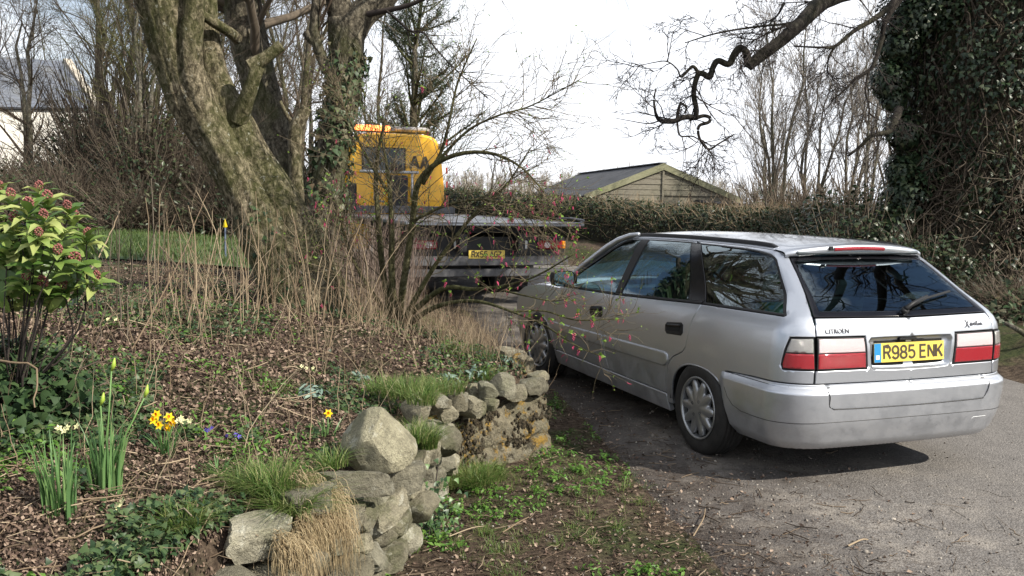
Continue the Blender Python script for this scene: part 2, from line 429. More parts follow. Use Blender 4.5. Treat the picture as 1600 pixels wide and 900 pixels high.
def panel(name, poly, mat, parent, off=0.0, e=.004, flange=.014, grid=.045, g=.0023, st=.03, sides='LR', center=False, offf=None):
    """one body panel: outline in surface coordinates (s, v); center=True joins it with its mirror image over y=0"""
    poly = densify(poly, st)
    if area(poly) < 0: poly = poly[::-1]
    P0 = S(poly[:, 0], poly[:, 1]); n = len(poly)
    cen = np.abs(P0[:, 1]) < 2e-3
    mask = np.array([not (center and cen[i] and cen[(i + 1) % n]) for i in range(n)])
    po = inset(poly, mask, g)
    ring1 = inset(poly, mask, g + e * .35); ring2 = inset(poly, mask, g + e)
    lo, hi = po.min(0), po.max(0)
    gx, gy = np.meshgrid(np.arange(lo[0] + grid / 2, hi[0], grid), np.arange(lo[1] + grid / 2, hi[1], grid))
    q = np.stack([gx.ravel(), gy.ravel()], 1)
    pts = [po]
    if e > 0:
        for r, lim in ((ring1, e * .25), (ring2, e * .8)):
            d, _ = bdist(po, mask, r); k = inside(po, r) & (d > lim); pts.append(r[k])
    if len(q):
        d, _ = bdist(po, np.ones(n, bool), q); q = q[inside(po, q) & (d > max(e * 1.6, grid * .35))]; pts.append(q)
    A = np.concatenate(pts)
    r = delaunay_2d_cdt([Vector(p) for p in A], [(i, (i + 1) % n) for i in range(n)], [], 0, 1e-6)
    V2 = np.array([(p.x, p.y) for p in r[0]]); T = np.array([f for f in r[2] if len(f) == 3])
    c = V2[T].mean(1); T = T[inside(po, c)]
    a2 = np.cross(V2[T[:, 1]] - V2[T[:, 0]], V2[T[:, 2]] - V2[T[:, 0]]); T[a2 < 0] = T[a2 < 0][:, ::-1]; T = T[np.abs(a2) > 1e-10]
    P, Ts, Tv, nn = surf_frame(V2[:, 0], V2[:, 1])
    d, bpnt = bdist(po, mask, V2)
    if e > 0:
        u = np.clip(d / e, 0, 1); drop = e * (1 - np.sqrt(np.clip(1 - (1 - u) ** 2, 0, 1)))
        dr = bpnt - V2; dl = np.linalg.norm(dr, axis=1, keepdims=True)
        o3 = Ts * dr[:, :1] + Tv * dr[:, 1:]; o3 /= np.linalg.norm(o3, axis=1, keepdims=True) + 1e-9
        # on the rim itself the outward way is across the nearest edge
        rim = dl[:, 0] < 1e-7
        if rim.any():
            cen2 = V2[rim]; _, bp2 = bdist(inset(poly, mask, g + e * .5), mask, cen2); k = cen2 - bp2
            kk = Ts[rim] * k[:, :1] + Tv[rim] * k[:, 1:]; o3[rim] = kk / (np.linalg.norm(kk, axis=1, keepdims=True) + 1e-9)
        si = (1 - u)[:, None] * .8
        nrm = nn * np.sqrt(1 - si ** 2) + o3 * si
    else: drop = 0 * d; nrm = nn
    O = off + (offf(V2, P) if offf else 0)
    V = P + nn * (O - drop)[:, None] if np.ndim(O) else P + nn * (off - drop)[:, None]
    if offf is not None:      # real normals for shaped panels
        nrm = None
    tri = V[T[:, 0]], V[T[:, 1]], V[T[:, 2]]
    fn = np.cross(tri[1] - tri[0], tri[2] - tri[0])
    if (fn * nn[T[:, 0]]).sum() < 0: T = T[:, ::-1]
    if offf is not None:
        def D_(ds, dv):
            q2 = V2 + np.array([ds, dv]); P2_, _, _, n2 = surf_frame(q2[:, 0], q2[:, 1]); return P2_ + n2 * (off + offf(q2, P2_))[:, None]
        e_ = .003; nrm = np.cross(D_(0, e_) - D_(0, -e_), D_(e_, 0) - D_(-e_, 0)); nrm /= np.linalg.norm(nrm, axis=1, keepdims=True) + 1e-12
        nrm *= np.sign((nrm * nn).sum(1, keepdims=True))
        if e > 0: nrm = nrm * np.sqrt(1 - si ** 2) + o3 * si
    if center:
        k = np.abs(V[:, 1]) < 3e-3; V[k, 1] = 0; nrm[k, 1] = 0; nrm[k] /= np.linalg.norm(nrm[k], axis=1, keepdims=True) + 1e-9
    if flange > 0:
        # rim of the panel turned inwards
        key = {}
        for a, b, c_ in T:
            for x, y in ((a, b), (b, c_), (c_, a)): key[(x, y)] = 1
        be = [(x, y) for (x, y) in key if (y, x) not in key]
        be = [(x, y) for x, y in be if not (center and abs(V[x, 1]) < 3e-3 and abs(V[y, 1]) < 3e-3)]
        nv = len(V); add, an, F4 = [], [], []
        for x, y in be:
            o = V[y] - V[x]; o = np.cross(o, nn[x]); o /= np.linalg.norm(o) + 1e-9
            b = nv + len(add); add += [V[x], V[y], V[y] - nn[y] * flange, V[x] - nn[x] * flange]; an += [o] * 4
            F4.append([b + 1, b, b + 3, b + 2])
        V = np.concatenate([V, np.array(add)]); nrm = np.concatenate([nrm, np.array(an)])
        F4 = np.array(F4)
    else: F4 = np.zeros((0, 4), int)
    res = []
    MV = V * np.array([1, -1, 1]); MN = nrm * np.array([1, -1, 1])
    if center:
        k = len(V)
        F = [np.concatenate([T, T[:, ::-1] + k])]
        if len(F4): F.append(np.concatenate([F4, F4[:, ::-1] + k]))
        res.append(mo(name, np.concatenate([V, MV]), F, mat, parent, True, normals=np.concatenate([nrm, MN])))
    else:
        if 'L' in sides: res.append(mo(name, V, [T] + ([F4] if len(F4) else []), mat, parent, True, normals=nrm))
        if 'R' in sides: res.append(mo(name, MV, [T[:, ::-1]] + ([F4[:, ::-1]] if len(F4) else []), mat, parent, True, normals=MN))
    return res
def ry(pts, ):   # (y, v) outline on the rear -> (s, v)
    p = np.array(pts, float); return [(float(s_of_y(a, b)), b) for a, b in p]
def dens_ry(pts, st=.03):
    return ry(densify(pts, st)) 

# stroke lettering (plates, script badge): unit cell width .62, height 1
def arc(cx, cy, rx, ry_, a0, a1, n=8): return [(cx + rx * math.cos(math.radians(a0 + (a1 - a0) * i / n)), cy + ry_ * math.sin(math.radians(a0 + (a1 - a0) * i / n))) for i in range(n + 1)]
GL = {
 'R': [[(0, 0), (0, 1), (.4, 1)] + arc(.40, .76, .2, .24, 90, -90) + [(0, .52)], [(.34, .52), (.62, 0)]],
 '9': [arc(.31, .70, .29, .30, 0, 360, 16), [(.60, .70)] + [(.60, .3)] + arc(.31, .28, .29, .28, 0, -160, 8)],
 '8': [arc(.31, .75, .26, .25, 0, 360, 14), arc(.31, .26, .30, .26, 0, 360, 14)],
 '5': [[(.56, 1), (.08, 1), (.05, .56)] + arc(.30, .31, .30, .31, 120, -150, 12)],
 'E': [[(.55, 0), (0, 0), (0, 1), (.55, 1)], [(0, .52), (.48, .52)]],
 'N': [[(0, 0), (0, 1)], [(.02, .97), (.58, .03)], [(.6, 0), (.6, 1)]],
 'K': [[(0, 0), (0, 1)], [(.58, 1), (.03, .42)], [(.2, .6), (.6, 0)]],
 'X': [[(0, 0), (.6, 1)], [(.6, 0), (0, 1)]],
 'A': [[(0, 0), (.3, 1)], [(.3, 1), (.6, 0)], [(.11, .33), (.49, .33)]],
 'G': [arc(.31, .5, .30, .5, 50, 330, 14) + [(.60, .45), (.34, .45)]],
 'Z': [[(0, .95), (.6, .95)], [(.58, .95), (.02, .05)], [(0, .05), (.6, .05)]],
 '1': [[(.1, .8), (.3, 1), (.3, 0)]],
}
def stroke(mb, pts, w_, h, T):
    """flat stroke with thickness; T maps (x, y, depth) to 3D"""
    P = np.array(pts, float); n = len(P)
    closed = np.linalg.norm(P[0] - P[-1]) < 1e-6
    d = np.gradient(P, axis=0)
    nor = []
    for i in range(n):
        a = P[i] - P[i - 1] if i else (P[0] - P[-2] if closed else P[1] - P[0])
        b = P[(i + 1) % n] - P[i] if i < n - 1 else (P[1] - P[0] if closed else P[-1] - P[-2])
        a = a / (np.linalg.norm(a) + 1e-9); b = b / (np.linalg.norm(b) + 1e-9)
        m = np.array([-a[1] - b[1], a[0] + b[0]]); L = m @ m
        nor.append(m / max(L / 2, .45) if L > .05 else np.array([-b[1], b[0]]))
    nor = np.array(nor); A = P + nor * w_ / 2; B = P - nor * w_ / 2
    V = [T(*p, h) for p in A] + [T(*p, h) for p in B] + [T(*p, 0) for p in A] + [T(*p, 0) for p in B]
    F = []
    for i in range(n - 1):
        F += [[i, i + 1, n + i + 1, n + i], [2 * n + i, 2 * n + i + 1, i + 1, i], [n + i, n + i + 1, 3 * n + i + 1, 3 * n + i]]
    F += [[0, n, 3 * n, 2 * n], [n - 1, 3 * n - 1, 4 * n - 1, 2 * n - 1]]
    mb.add(V, F)
def letters(mb, text, x0, y0, hgt, wid_, gap, sw, T, sp=.5):
    x = x0
    for ch in text:
        if ch == ' ': x += wid_ * sp + gap; continue
        for k, st in enumerate(GL[ch]): stroke(mb, [(x + a * wid_ / .62, y0 + b * hgt) for a, b in st], sw, .0015 + .0004 * k, T)
        x += wid_ + gap

# ---------------------------------------------------------------- car materials
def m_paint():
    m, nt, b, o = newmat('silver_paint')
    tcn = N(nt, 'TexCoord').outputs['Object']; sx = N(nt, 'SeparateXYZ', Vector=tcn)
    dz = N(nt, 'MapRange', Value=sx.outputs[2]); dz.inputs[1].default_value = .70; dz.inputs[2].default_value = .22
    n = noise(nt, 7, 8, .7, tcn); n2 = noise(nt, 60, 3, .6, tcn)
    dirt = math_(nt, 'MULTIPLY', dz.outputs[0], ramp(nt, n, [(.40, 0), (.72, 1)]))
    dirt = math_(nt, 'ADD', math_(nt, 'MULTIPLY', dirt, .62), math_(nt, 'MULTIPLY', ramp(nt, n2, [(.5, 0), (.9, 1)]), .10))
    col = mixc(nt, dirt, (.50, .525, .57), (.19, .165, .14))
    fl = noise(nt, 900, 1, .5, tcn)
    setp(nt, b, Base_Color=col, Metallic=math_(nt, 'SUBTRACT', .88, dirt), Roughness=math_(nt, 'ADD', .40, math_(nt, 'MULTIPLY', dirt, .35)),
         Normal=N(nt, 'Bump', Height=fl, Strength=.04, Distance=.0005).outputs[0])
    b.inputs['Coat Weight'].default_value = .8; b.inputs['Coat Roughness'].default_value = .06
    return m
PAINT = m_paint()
BLK = m_plain('black_plastic', (.012, .012, .013), .5, var=.2, bs=.15, bscale=300, spec=.3)
BLKG = m_plain('black_gloss_trim', (.008, .008, .010), .12, var=.1, spec=.35)
DARK = m_plain('dark_void', (.006, .006, .006), .9)
RUB = m_plain('tyre_rubber', (.018, .017, .016), .75, var=.5, scale=14, bs=.3, bscale=120)
HUB = m_plain('wheel_silver', (.36, .37, .38), .35, .75, var=.18, scale=9, bs=.08)
HUBD = m_plain('wheel_recess', (.02, .02, .02), .6)
SEAT = m_plain('grey_seat_cloth', (.10, .115, .125), .9, bs=.3, bscale=200)
DASH = m_plain('dash_plastic', (.03, .03, .032), .6)
GLS = m_glass('side_glass', (.34, .50, .52), .95, 0, .06)
GLR = m_glass('rear_glass', (.20, .28, .30), .95, 0, .08)
CHR = m_plain('grey_badge_metal', (.10, .10, .11), .3, .8)
MIR = m_plain('mirror_face', (.25, .38, .40), .03, 1.0, var=.02)
def m_lens(name, col, rough=.06, bs=.5, sc=140, em=0):
    m, nt, b, o = newmat(name)
    tcn = N(nt, 'TexCoord').outputs['Object']
    wv = N(nt, 'TexWave', Vector=tcn, Scale=sc, bands_direction='Y').outputs['Fac']; wz = N(nt, 'TexWave', Vector=tcn, Scale=sc * .6, bands_direction='Z').outputs['Fac']
    h = math_(nt, 'ADD', wv, wz)
    c = ramp(nt, h, [(.3, [x * .75 for x in col]), (1.0, [min(1, x * 1.25) for x in col])])
    setp(nt, b, Base_Color=c, Roughness=rough, Normal=bump(nt, h, bs, .002)); b.inputs['Coat Weight'].default_value = 1; b.inputs['Coat Roughness'].default_value = .03
    return m
LRED = m_lens('red_lens', (.30, .006, .014)); LCLR = m_lens('clear_lens', (.58, .47, .48)); LSMK = m_lens('smoky_lens', (.26, .25, .24))
PLY = m_plain('yellow_plate', (.74, .56, .10), .4, var=.04, coat=.4)
PBL = m_plain('plate_blue_band', (.02, .22, .48), .35, var=.05)
PLK = m_plain('plate_black_letters', (.05, .035, .02), .5)
WHT = m_plain('white_plastic', (.75, .76, .76), .4)

CAR = empty('estate_car', (2.030, 6.250, 0.0), math.radians(20.77 + 90),
            'silver estate car parked beside the low stone wall, seen from behind', 'car')
ARCH = lambda cx, a=.352, top=.292, z0=.29, n=18: [(-(cx + a * np.sign(math.cos(t)) * abs(math.cos(t)) ** .85), z0 + top * abs(math.sin(t)) ** .85) for t in np.linspace(0, PI, n)]
def belt(x): return float(np.interp(x, [-.75, .075, 1.26, 2.03, 2.6], [1.000, .980, .921, .897, .875]))
bl = lambda x: (-x, belt(x))
# --- doors
ra = ARCH(.015)     # from front (s=-.367) to rear (s=.337)
fa = ARCH(2.755)
sill_z = .315
fdr = [(-1.264, belt(1.264)), (-1.33, .80), (-1.389, .698), (-1.401, .563), (-1.38, .44), (-1.339, .336), (-1.335, sill_z)]
ffr = [(-2.36, .862), (-2.46, .80), (-2.508, .756), (-2.551, .531), (-2.50, .40), (-2.46, .34), (-2.44, sill_z)]
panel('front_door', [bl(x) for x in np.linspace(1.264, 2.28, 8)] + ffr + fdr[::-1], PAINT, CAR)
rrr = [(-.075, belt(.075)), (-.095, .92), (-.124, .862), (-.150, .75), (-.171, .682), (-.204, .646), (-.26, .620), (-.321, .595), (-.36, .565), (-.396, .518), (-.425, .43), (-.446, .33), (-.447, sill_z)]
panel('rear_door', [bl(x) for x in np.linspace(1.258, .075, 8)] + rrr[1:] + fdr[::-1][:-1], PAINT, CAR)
# door roof frames and waist trims
TOPV = 1.372
panel('door_frame', [(-1.62, TOPV), (-.535, TOPV), (-.545, 1.389), (-1.66, 1.389)], PAINT, CAR, e=.003)
for a, b in ((2.24, 1.27), (1.255, .08)):
    xs = np.linspace(a, b, 10)
    panel('waist_seal', [(-x, belt(x) + .001) for x in xs] + [(-x, belt(x) + .016) for x in xs[::-1]], BLK, CAR, off=.004, e=.003, g=0)
xs = np.linspace(.07, -.74, 10)
panel('waist_seal', [(-x, belt(x) + .001) for x in xs] + [(-x, belt(x) + .014) for x in xs[::-1]], BLK, CAR, off=.002, e=.003, g=0)
# --- quarter panel
qw = [(.745, 1.004), (.70, 1.04), (.60, 1.135), (.50, 1.225), (.438, 1.285), (.405, 1.318), (.36, 1.338), (.30, 1.352), (.209, 1.362), (.05, 1.368), (-.20, 1.371), (-.484, TOPV)]
shut = ry([(.527, 1.345), (.545, 1.30), (.563, 1.25), (.582, 1.20), (.598, 1.16), (.617, 1.11), (.634, 1.06), (.643, 1.03), (.652, 1.003), (.654, .95), (.655, .91)])
sb = float(s_of_y(.655, .70)); sb2 = float(s_of_y(.655, .628))
quarter = [(-.075, belt(.075))] + [bl(x) for x in np.linspace(-.05, -.735, 8)] + qw + [(-.540, 1.389), (.0, 1.392), (.30, 1.392)] + [(.40, 1.385)] + shut + \
    [(float(s_of_y(.655, .895)), .895), (.82, .892), (.802, .822), (.787, .732), (.797, .705), (sb, .705), (sb2, .628), (.787, .628), (.55, .622), (.30, .606)] + [p for p in ra[::-1] if p[1] <= .60 and not (p[0] > .262)] + \
    [(-.37, .25), (-.43, .25), (-.444, sill_z)] + rrr[::-1][1:-1]
panel('quarter_panel', quarter, PAINT, CAR, grid=.035)
# --- sill, front wing, bonnet
panel('sill', [(-2.43, sill_z - .002), (-.446, sill_z - .002), (-.43, .185), (-2.40, .185)], PAINT, CAR, off=.004, e=.008, flange=.03)
fend = [(-2.36, .866), (-2.6, .872), (-2.9, .850), (-3.2, .80), (-3.46, .715), (-3.47, .42), (-3.12, .40)] + [p for p in fa if p[0] < -2.42 and p[1] > .30][0:] + [(-2.43, .32), (-2.46, .35), (-2.50, .40), (-2.551, .531), (-2.508, .756), (-2.46, .80)]
panel('front_wing', fend, PAINT, CAR, e=.003)
xs = np.linspace(2.30, 3.52, 16); zt = np.interp(xs, [2.28, 2.6, 2.9, 3.2, 3.45, 3.52], [.872, .872, .850, .800, .722, .69])
G = []
for x, z in zip(xs, zt):
    wy = float(wid(x, z)) - .006; u = np.linspace(-1, 1, 17)
    G.append([[x + .10 * (1 - t * t) * (x - 2.3) / 1.2, wy * t, z + .075 * (1 - abs(t) ** 2.6) * (1 - .35 * (x - 2.3))] for t in u])
MB().grid(G).build('bonnet', PAINT, CAR, True)
G = []
for z in np.linspace(.20, .725, 10):
    fx = float(np.interp(z, [.2, .45, .60, .725], [3.50, 3.62, 3.60, 3.53]))
    wy = float(wid(3.35, z)) + .012
    th = np.linspace(0, PI, 29)
    G.append([[3.30 + (fx - 3.30) * abs(math.sin(t)) ** .55 if 0 < t < PI else 3.12, wy * np.sign(math.cos(t)) * abs(math.cos(t)) ** .55, z] for t in th])
MB().grid([g for g in G[:6]]).build('front_bumper', PAINT, CAR, True)
MB().grid([g for g in G[5:]]).build('nose', PAINT, CAR, True)
for sy in (1, -1): MB().box((3.50, sy * .52, .62), (.10, .34, .12), rz=-sy * .3, bev=.03).build('headlight', LCLR, CAR)
# --- side glass
WT = TOPV - .003
fw = [(-2.26, belt(2.26) + .016), (-2.13, .985), (-2.0, 1.09), (-1.85, 1.19), (-1.72, 1.268), (-1.58, 1.335), (-1.48, WT), (-1.325, WT)]
fwb = [(-x, belt(x) + .017) for x in np.linspace(1.27, 2.2, 8)]
panel('window', fwb + fw[1:] + [], GLS, CAR, off=-.006, e=0, flange=0, grid=.12)
panel('window', [(-x, belt(x) + .017) for x in np.linspace(1.16, .255, 7)] + [(-.597, WT), (-1.187, WT)], GLS, CAR, off=-.006, e=0, flange=0, grid=.12)
qb = [(-x, belt(x) + .015) for x in np.linspace(.045, -.70, 8)]
panel('window', qb + [(.69, 1.04)] + [(a - .012, b - .006) for a, b in qw[2:-1]] + [(-.463, WT - .004)], GLR, CAR, off=-.006, e=0, flange=0, grid=.12)
panel('pillar', [(-1.262, belt(1.26) + .017), (-1.166, belt(1.17) + .017), (-1.19, WT), (-1.322, WT)], BLK, CAR, off=-.001, e=.003, grid=.08)
panel('pillar', [(-.25, belt(.25) + .017), (-.048, belt(.05) + .016), (-.467, WT), (-.595, WT)], BLKG, CAR, off=-.002, e=.003, grid=.08)
# thin black frame round the quarter window
qo = qb + [(.74, 1.006)] + qw[1:-1]; 
ring_o = [(.742, 1.008)] + qw[1:-1]; ring_i = [(a - .022, b - .010) for a, b in ring_o]; ring_i[0] = (.700, 1.016)
panel('window_rubber', ring_o + ring_i[::-1], BLK, CAR, off=-.001, e=.002, g=.0005, grid=.2)
xs = np.linspace(2.2, 1.52, 12)
fa_o = [(-2.27, .905), (-2.14, .998), (-2.0, 1.103), (-1.85, 1.204), (-1.72, 1.282), (-1.58, 1.349), (-1.47, 1.374)]
panel('window_rubber', fa_o + [(a + .03, b - .012) for a, b in fa_o[::-1]], BLK, CAR, off=.002, e=.002, g=0, grid=.2)
# A pillar as a bar from wing to roof
def bar(P, r, k=10): mb = MB(); mb.tube(P, r, k); return mb
for sy in (1, -1):
    P = [(2.42, sy * .765, .885), (2.29, sy * .755, .955), (2.12, sy * .722, 1.068), (1.95, sy * .678, 1.172), (1.80, sy * .645, 1.257), (1.66, sy * .612, 1.324), (1.52, sy * .583, 1.366), (1.40, sy * .570, 1.384)]
    bar(P, [.03, .034, .032, .03, .028, .026, .022, .016]).build('windscreen_pillar', PAINT, CAR, True)
G = []
for t in np.linspace(0, 1, 10):
    x0 = 2.33 - .78 * t; z0 = .945 + .43 * t - .015 * t * t; hw = .745 - .16 * t
    G.append([[x0 + .12 * (1 - u * u), hw * u, z0 + .02 * (1 - u * u)] for u in np.linspace(-1, 1, 13)])
MB().grid(G).build('windscreen', GLS, CAR, True)
# --- roof (both halves in one), rails
roof = [(-1.62, 1.391), (-1.0, 1.392), (-.3, 1.393), (.15, 1.393), (.295, 1.393), (.298, 1.45), (.300, 1.7), (.300, 1.97), (-1.50, 1.97), (-1.52, 1.7), (-1.58, 1.5)]
panel('roof', roof, PAINT, CAR, center=True, e=.003, grid=.06)
rx_ = np.linspace(1.62, -.30, 24)
for sy in (1, -1):
    V, F = [], []
    mb = MB()
    pts = [S(-x, 1.435) for x in rx_]
    G = []
    for p, x in zip(pts, rx_):
        e_ = min(1, (1.62 - x) / .10, (x + .30) / .10) ** .6
        G.append([[p[0], sy * (p[1] + .017), p[2] - .008], [p[0], sy * (p[1] + .011), p[2] + .020 * e_], [p[0], sy * (p[1] - .011), p[2] + .022 * e_], [p[0], sy * (p[1] - .018), p[2] - .004]])
    mb.grid(G).build('roof_rail', BLK, CAR, True)
# --- spoiler over the rear window
def roofz(y, x=-.285):
    vv = np.linspace(1.30, 1.97, 200); P = S(np.full(200, -x), vv); k = P[:, 1].argsort(); return float(np.interp(abs(y), P[k, 1], P[k, 2]))
G = []
YS = np.linspace(-.545, .545, 41)
for y in YS:
    a = abs(y) / .545; z = roofz(y * (1 - .05 * a)); xo = .075 * y * y + .035 * a ** 8; th = .040 * (1 - .35 * a ** 6); zz = .0
    G.append([[-.292, y, z + .000], [-.335 + xo, y * .995, z - .001], [-.385 + xo, y * .99, z - .004], [-.425 + xo, y * .985, z - .009], [-.447 + xo, y * .98, z - .014], [-.458 + xo, y * .978, z - .021],
              [-.462 + xo, y * .976, z - .029], [-.462 + xo, y * .975, z - .046], [-.456 + xo, y * .974, z - .058 + .012 * a ** 6], [-.440 + xo, y * .972, z - .067 + .014 * a ** 6], [-.40 + xo, y * .965, z - .068 + .014 * a ** 6]])
MB().grid(G).build('spoiler', PAINT, CAR, True)
G = []
for y in np.linspace(.21, -.18, 12):
    z = roofz(y); xo = .075 * y * y
    G.append([[-.463 + xo, y, z - .026], [-.468 + xo, y, z - .030], [-.469 + xo, y, z - .044], [-.462 + xo, y, z - .050]])
MB().grid(G).build('brake_light', LRED, CAR, True)
mb = MB(); z = roofz(.24); mb.box((-.462, .236, z - .031), (.012, .03, .026), bev=.003).build('brake_light_end', BLK, CAR)
# --- tailgate
TG = dens_ry([(0, .628), (.30, .628), (.652, .628), (.652, .66), (.652, .703), (.318, .703), (.336, .895), (.50, .896), (.655, .898), (.655, .95), (.640, 1.0), (.40, .998), (0, .992), (0, .94), (0, .884), (.20, .884), (.296, .882), (.308, .868), (.290, .715), (.276, .700), (.20, .695), (0, .693)], .04)
panel('tailgate', TG, PAINT, CAR, center=True, grid=.035, g=.002)
def rp(y, z, dx=0.0):
    s_ = s_of_y(abs(y), z); p = S(s_, z); return np.array([p[0] + dx, y, p[2]])
rec = [(.0, .884), (.20, .884), (.296, .882), (.308, .868), (.300, .79), (.290, .715), (.276, .700), (.20, .695), (0, .693)]
rec = rec + [(-a, b) for a, b in rec[::-1][1:-1]]
cen = np.array([0, .79]); R_ = densify(rec, .03)
G = []
for k, (sh, dx) in enumerate(((0.0, .001), (.004, .008), (.010, .026), (.018, .030))):
    ring = []
    for y, z in R_:
        d = cen - np.array([y, z]); d = d / np.array([.31, .095]); d = np.sign(d) * np.minimum(1, np.abs(d))
        ring.append(rp(y + d[0] * sh, z + d[1] * sh, dx))
    ring.append(ring[0]); G.append(ring)
for f in (.6, .3, .01): G.append([[p[0] * f + (1 - f) * -.884, p[1] * f, (p[2] - .79) * f + .79] for p in G[3]])
MB().grid(G).build('plate_recess', PAINT, CAR, True)
MB().box((-.898, .02, .868), (.03, .13, .014), bev=.003).build('tailgate_grip', BLK, CAR)
# rear window: black band, glass
gw = [(.648, 1.004), (.630, 1.06), (.595, 1.160), (.560, 1.25), (.523, 1.338), (.50, 1.352), (.3, 1.356), (0, 1.358)]
gwo = [(0, .996), (.35, 1.000), (.645, 1.003)] + gw[1:]
gi = [(0, 1.030), (.35, 1.033), (.585, 1.036), (.575, 1.07), (.552, 1.16), (.525, 1.24), (.495, 1.318), (.40, 1.328), (0, 1.333)]
panel('window_band', dens_ry(gwo + gi[::-1]), BLKG, CAR, center=True, off=-.002, e=.003, grid=.05)
panel('rear_window', dens_ry(gi), GLR, CAR, center=True, off=-.004, e=0, flange=0, g=0, grid=.035)
# --- rear lamps
def lens_off(V2, P): return .004 + 0 * V2[:, 0]
panel('lamp_housing', [(.790, .703), (.787, .732), (.802, .822), (.820, .890), (.927, .893), (.934, .707)], BLK, CAR, off=.001, e=.003)
panel('tail_light', [(.797, .712), (.794, .735), (.801, .775), (.806, .800), (.926, .801), (.929, .713)], LRED, CAR, off=.006, e=.006, g=.001, grid=.03)
panel('reversing_light', [(.807, .803), (.812, .83), (.826, .882), (.922, .887), (.925, .804)], LSMK, CAR, off=.006, e=.006, g=.001, grid=.03)
hl = lambda pts: dens_ry(pts, .05)
panel('lamp_housing', hl([(.650, .706), (.320, .706), (.338, .892), (.652, .894)]), BLK, CAR, off=.001, e=.003)
panel('tail_light', hl([(.644, .713), (.332, .713), (.340, .801), (.645, .801)]), LRED, CAR, off=.006, e=.006, g=.001, grid=.03)
panel('indicator_light', hl([(.645, .804), (.341, .804), (.350, .884), (.645, .886)]), LCLR, CAR, off=.006, e=.006, g=.001, grid=.03)
# --- rear bumper: shoulder step, face, valance
bo = lambda a, b: (lambda V2, P: a + (b - a) * _ss(.56, .50, V2[:, 1]))
cs = 2.2  # past the centre line
def to_center(v): return (float(s_of_y(0, v)), v)
def bump_off(V2, P):
    v = V2[:, 1]; s_ = V2[:, 0]
    fade = _ss(.235, .34, s_) * .85 + .15
    o = .040 * _ss(.615, .575, v) * fade * (1 - .45 * _ss(.42, .26, v)) - .045 * _ss(.30, .18, v)
    rec_ = _ss(1.005, .995, s_of_y(0, .55) - s_) if False else 0
    yy = np.abs(P[:, 1]); rear = s_ > .85
    pad = np.where(rear, _ss(.592, .584, yy), 0) * _ss(.490, .496, v)
    return o - .011 * pad
btop = [(.262, .600), (.40, .612), (.55, .618), (.787, .624), (.937, .624), ] + [to_center(q) for q in np.linspace(.624, .245, 14)]
arch_r = [p for p in ARCH(.015, n=26) if p[0] > .20 and p[1] < .575]
bot = [to_center(.232), (1.1, .232), (.90, .232), (.70, .226), (.50, .222), (.375, .218)]
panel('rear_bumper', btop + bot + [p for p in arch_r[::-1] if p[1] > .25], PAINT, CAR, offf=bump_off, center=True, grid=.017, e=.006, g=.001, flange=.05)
# groove between bumper face and valance
gr = [(.34, .52), (.37, .465), (.42, .425), (.50, .405), (.65, .402), (.80, .408), (.937, .414), to_center(.418)]
def bpt(s_, v, extra):
    P, _, _, nn = surf_frame(np.array([s_]), np.array([v])); o = bump_off(np.array([[s_, v]]), P); return (P + nn * (o + extra)[:, None])[0]
gd = []
for i in range(len(gr) - 1):
    for t in np.linspace(0, 1, 8, endpoint=False): gd.append(np.array(gr[i]) * (1 - t) + np.array(gr[i + 1]) * t)
gd.append(np.array(gr[-1]))
Pl = [bpt(a, b, -.0005) for a, b in gd]; Pl = Pl + [p * np.array([1, -1, 1]) for p in Pl[::-1][1:]]
bar(Pl, .0022, 6).build('bumper_seam', BLK, CAR)
gd = [bpt(a, .606, -.001) for a in np.linspace(.30, float(s_of_y(0, .6)), 40)]; gd += [p * np.array([1, -1, 1]) for p in gd[::-1][1:]]
bar(gd, .003, 6).build('bumper_top_seam', BLK, CAR)
pad = []
for a, b in ((.600, .588), (.592, .56), (.588, .53), (.584, .508), (.575, .496), (.556, .491), (.50, .490), (.40, .489), (.30, .489), (.20, .488), (.10, .488), (0, .488)): pad.append((a, b))
pd_ = [np.array(p) * (1 - t) + np.array(q) * t for p, q in zip(pad[:-1], pad[1:]) for t in np.linspace(0, 1, 4, endpoint=False)] + [np.array(pad[-1])]
Pl = [bpt(float(s_of_y(a, b)), b, .0005) for a, b in pd_]; Pl[-1][1] = 0; Pl = Pl + [p * np.array([1, -1, 1]) for p in Pl[::-1][1:]]
bar(Pl, .0028, 6).build('bumper_pad_shade_line', BLK, CAR)  # black tube stands in for the shade along the recessed pad's step
tow = [bpt(float(s_of_y(a, b)), b, .0005) * np.array([1, -1, 1]) for a, b in ((.60, .375), (.50, .375), (.49, .365))]
bar(tow, .0016, 5).build('towing_cover_line', WHT, CAR)
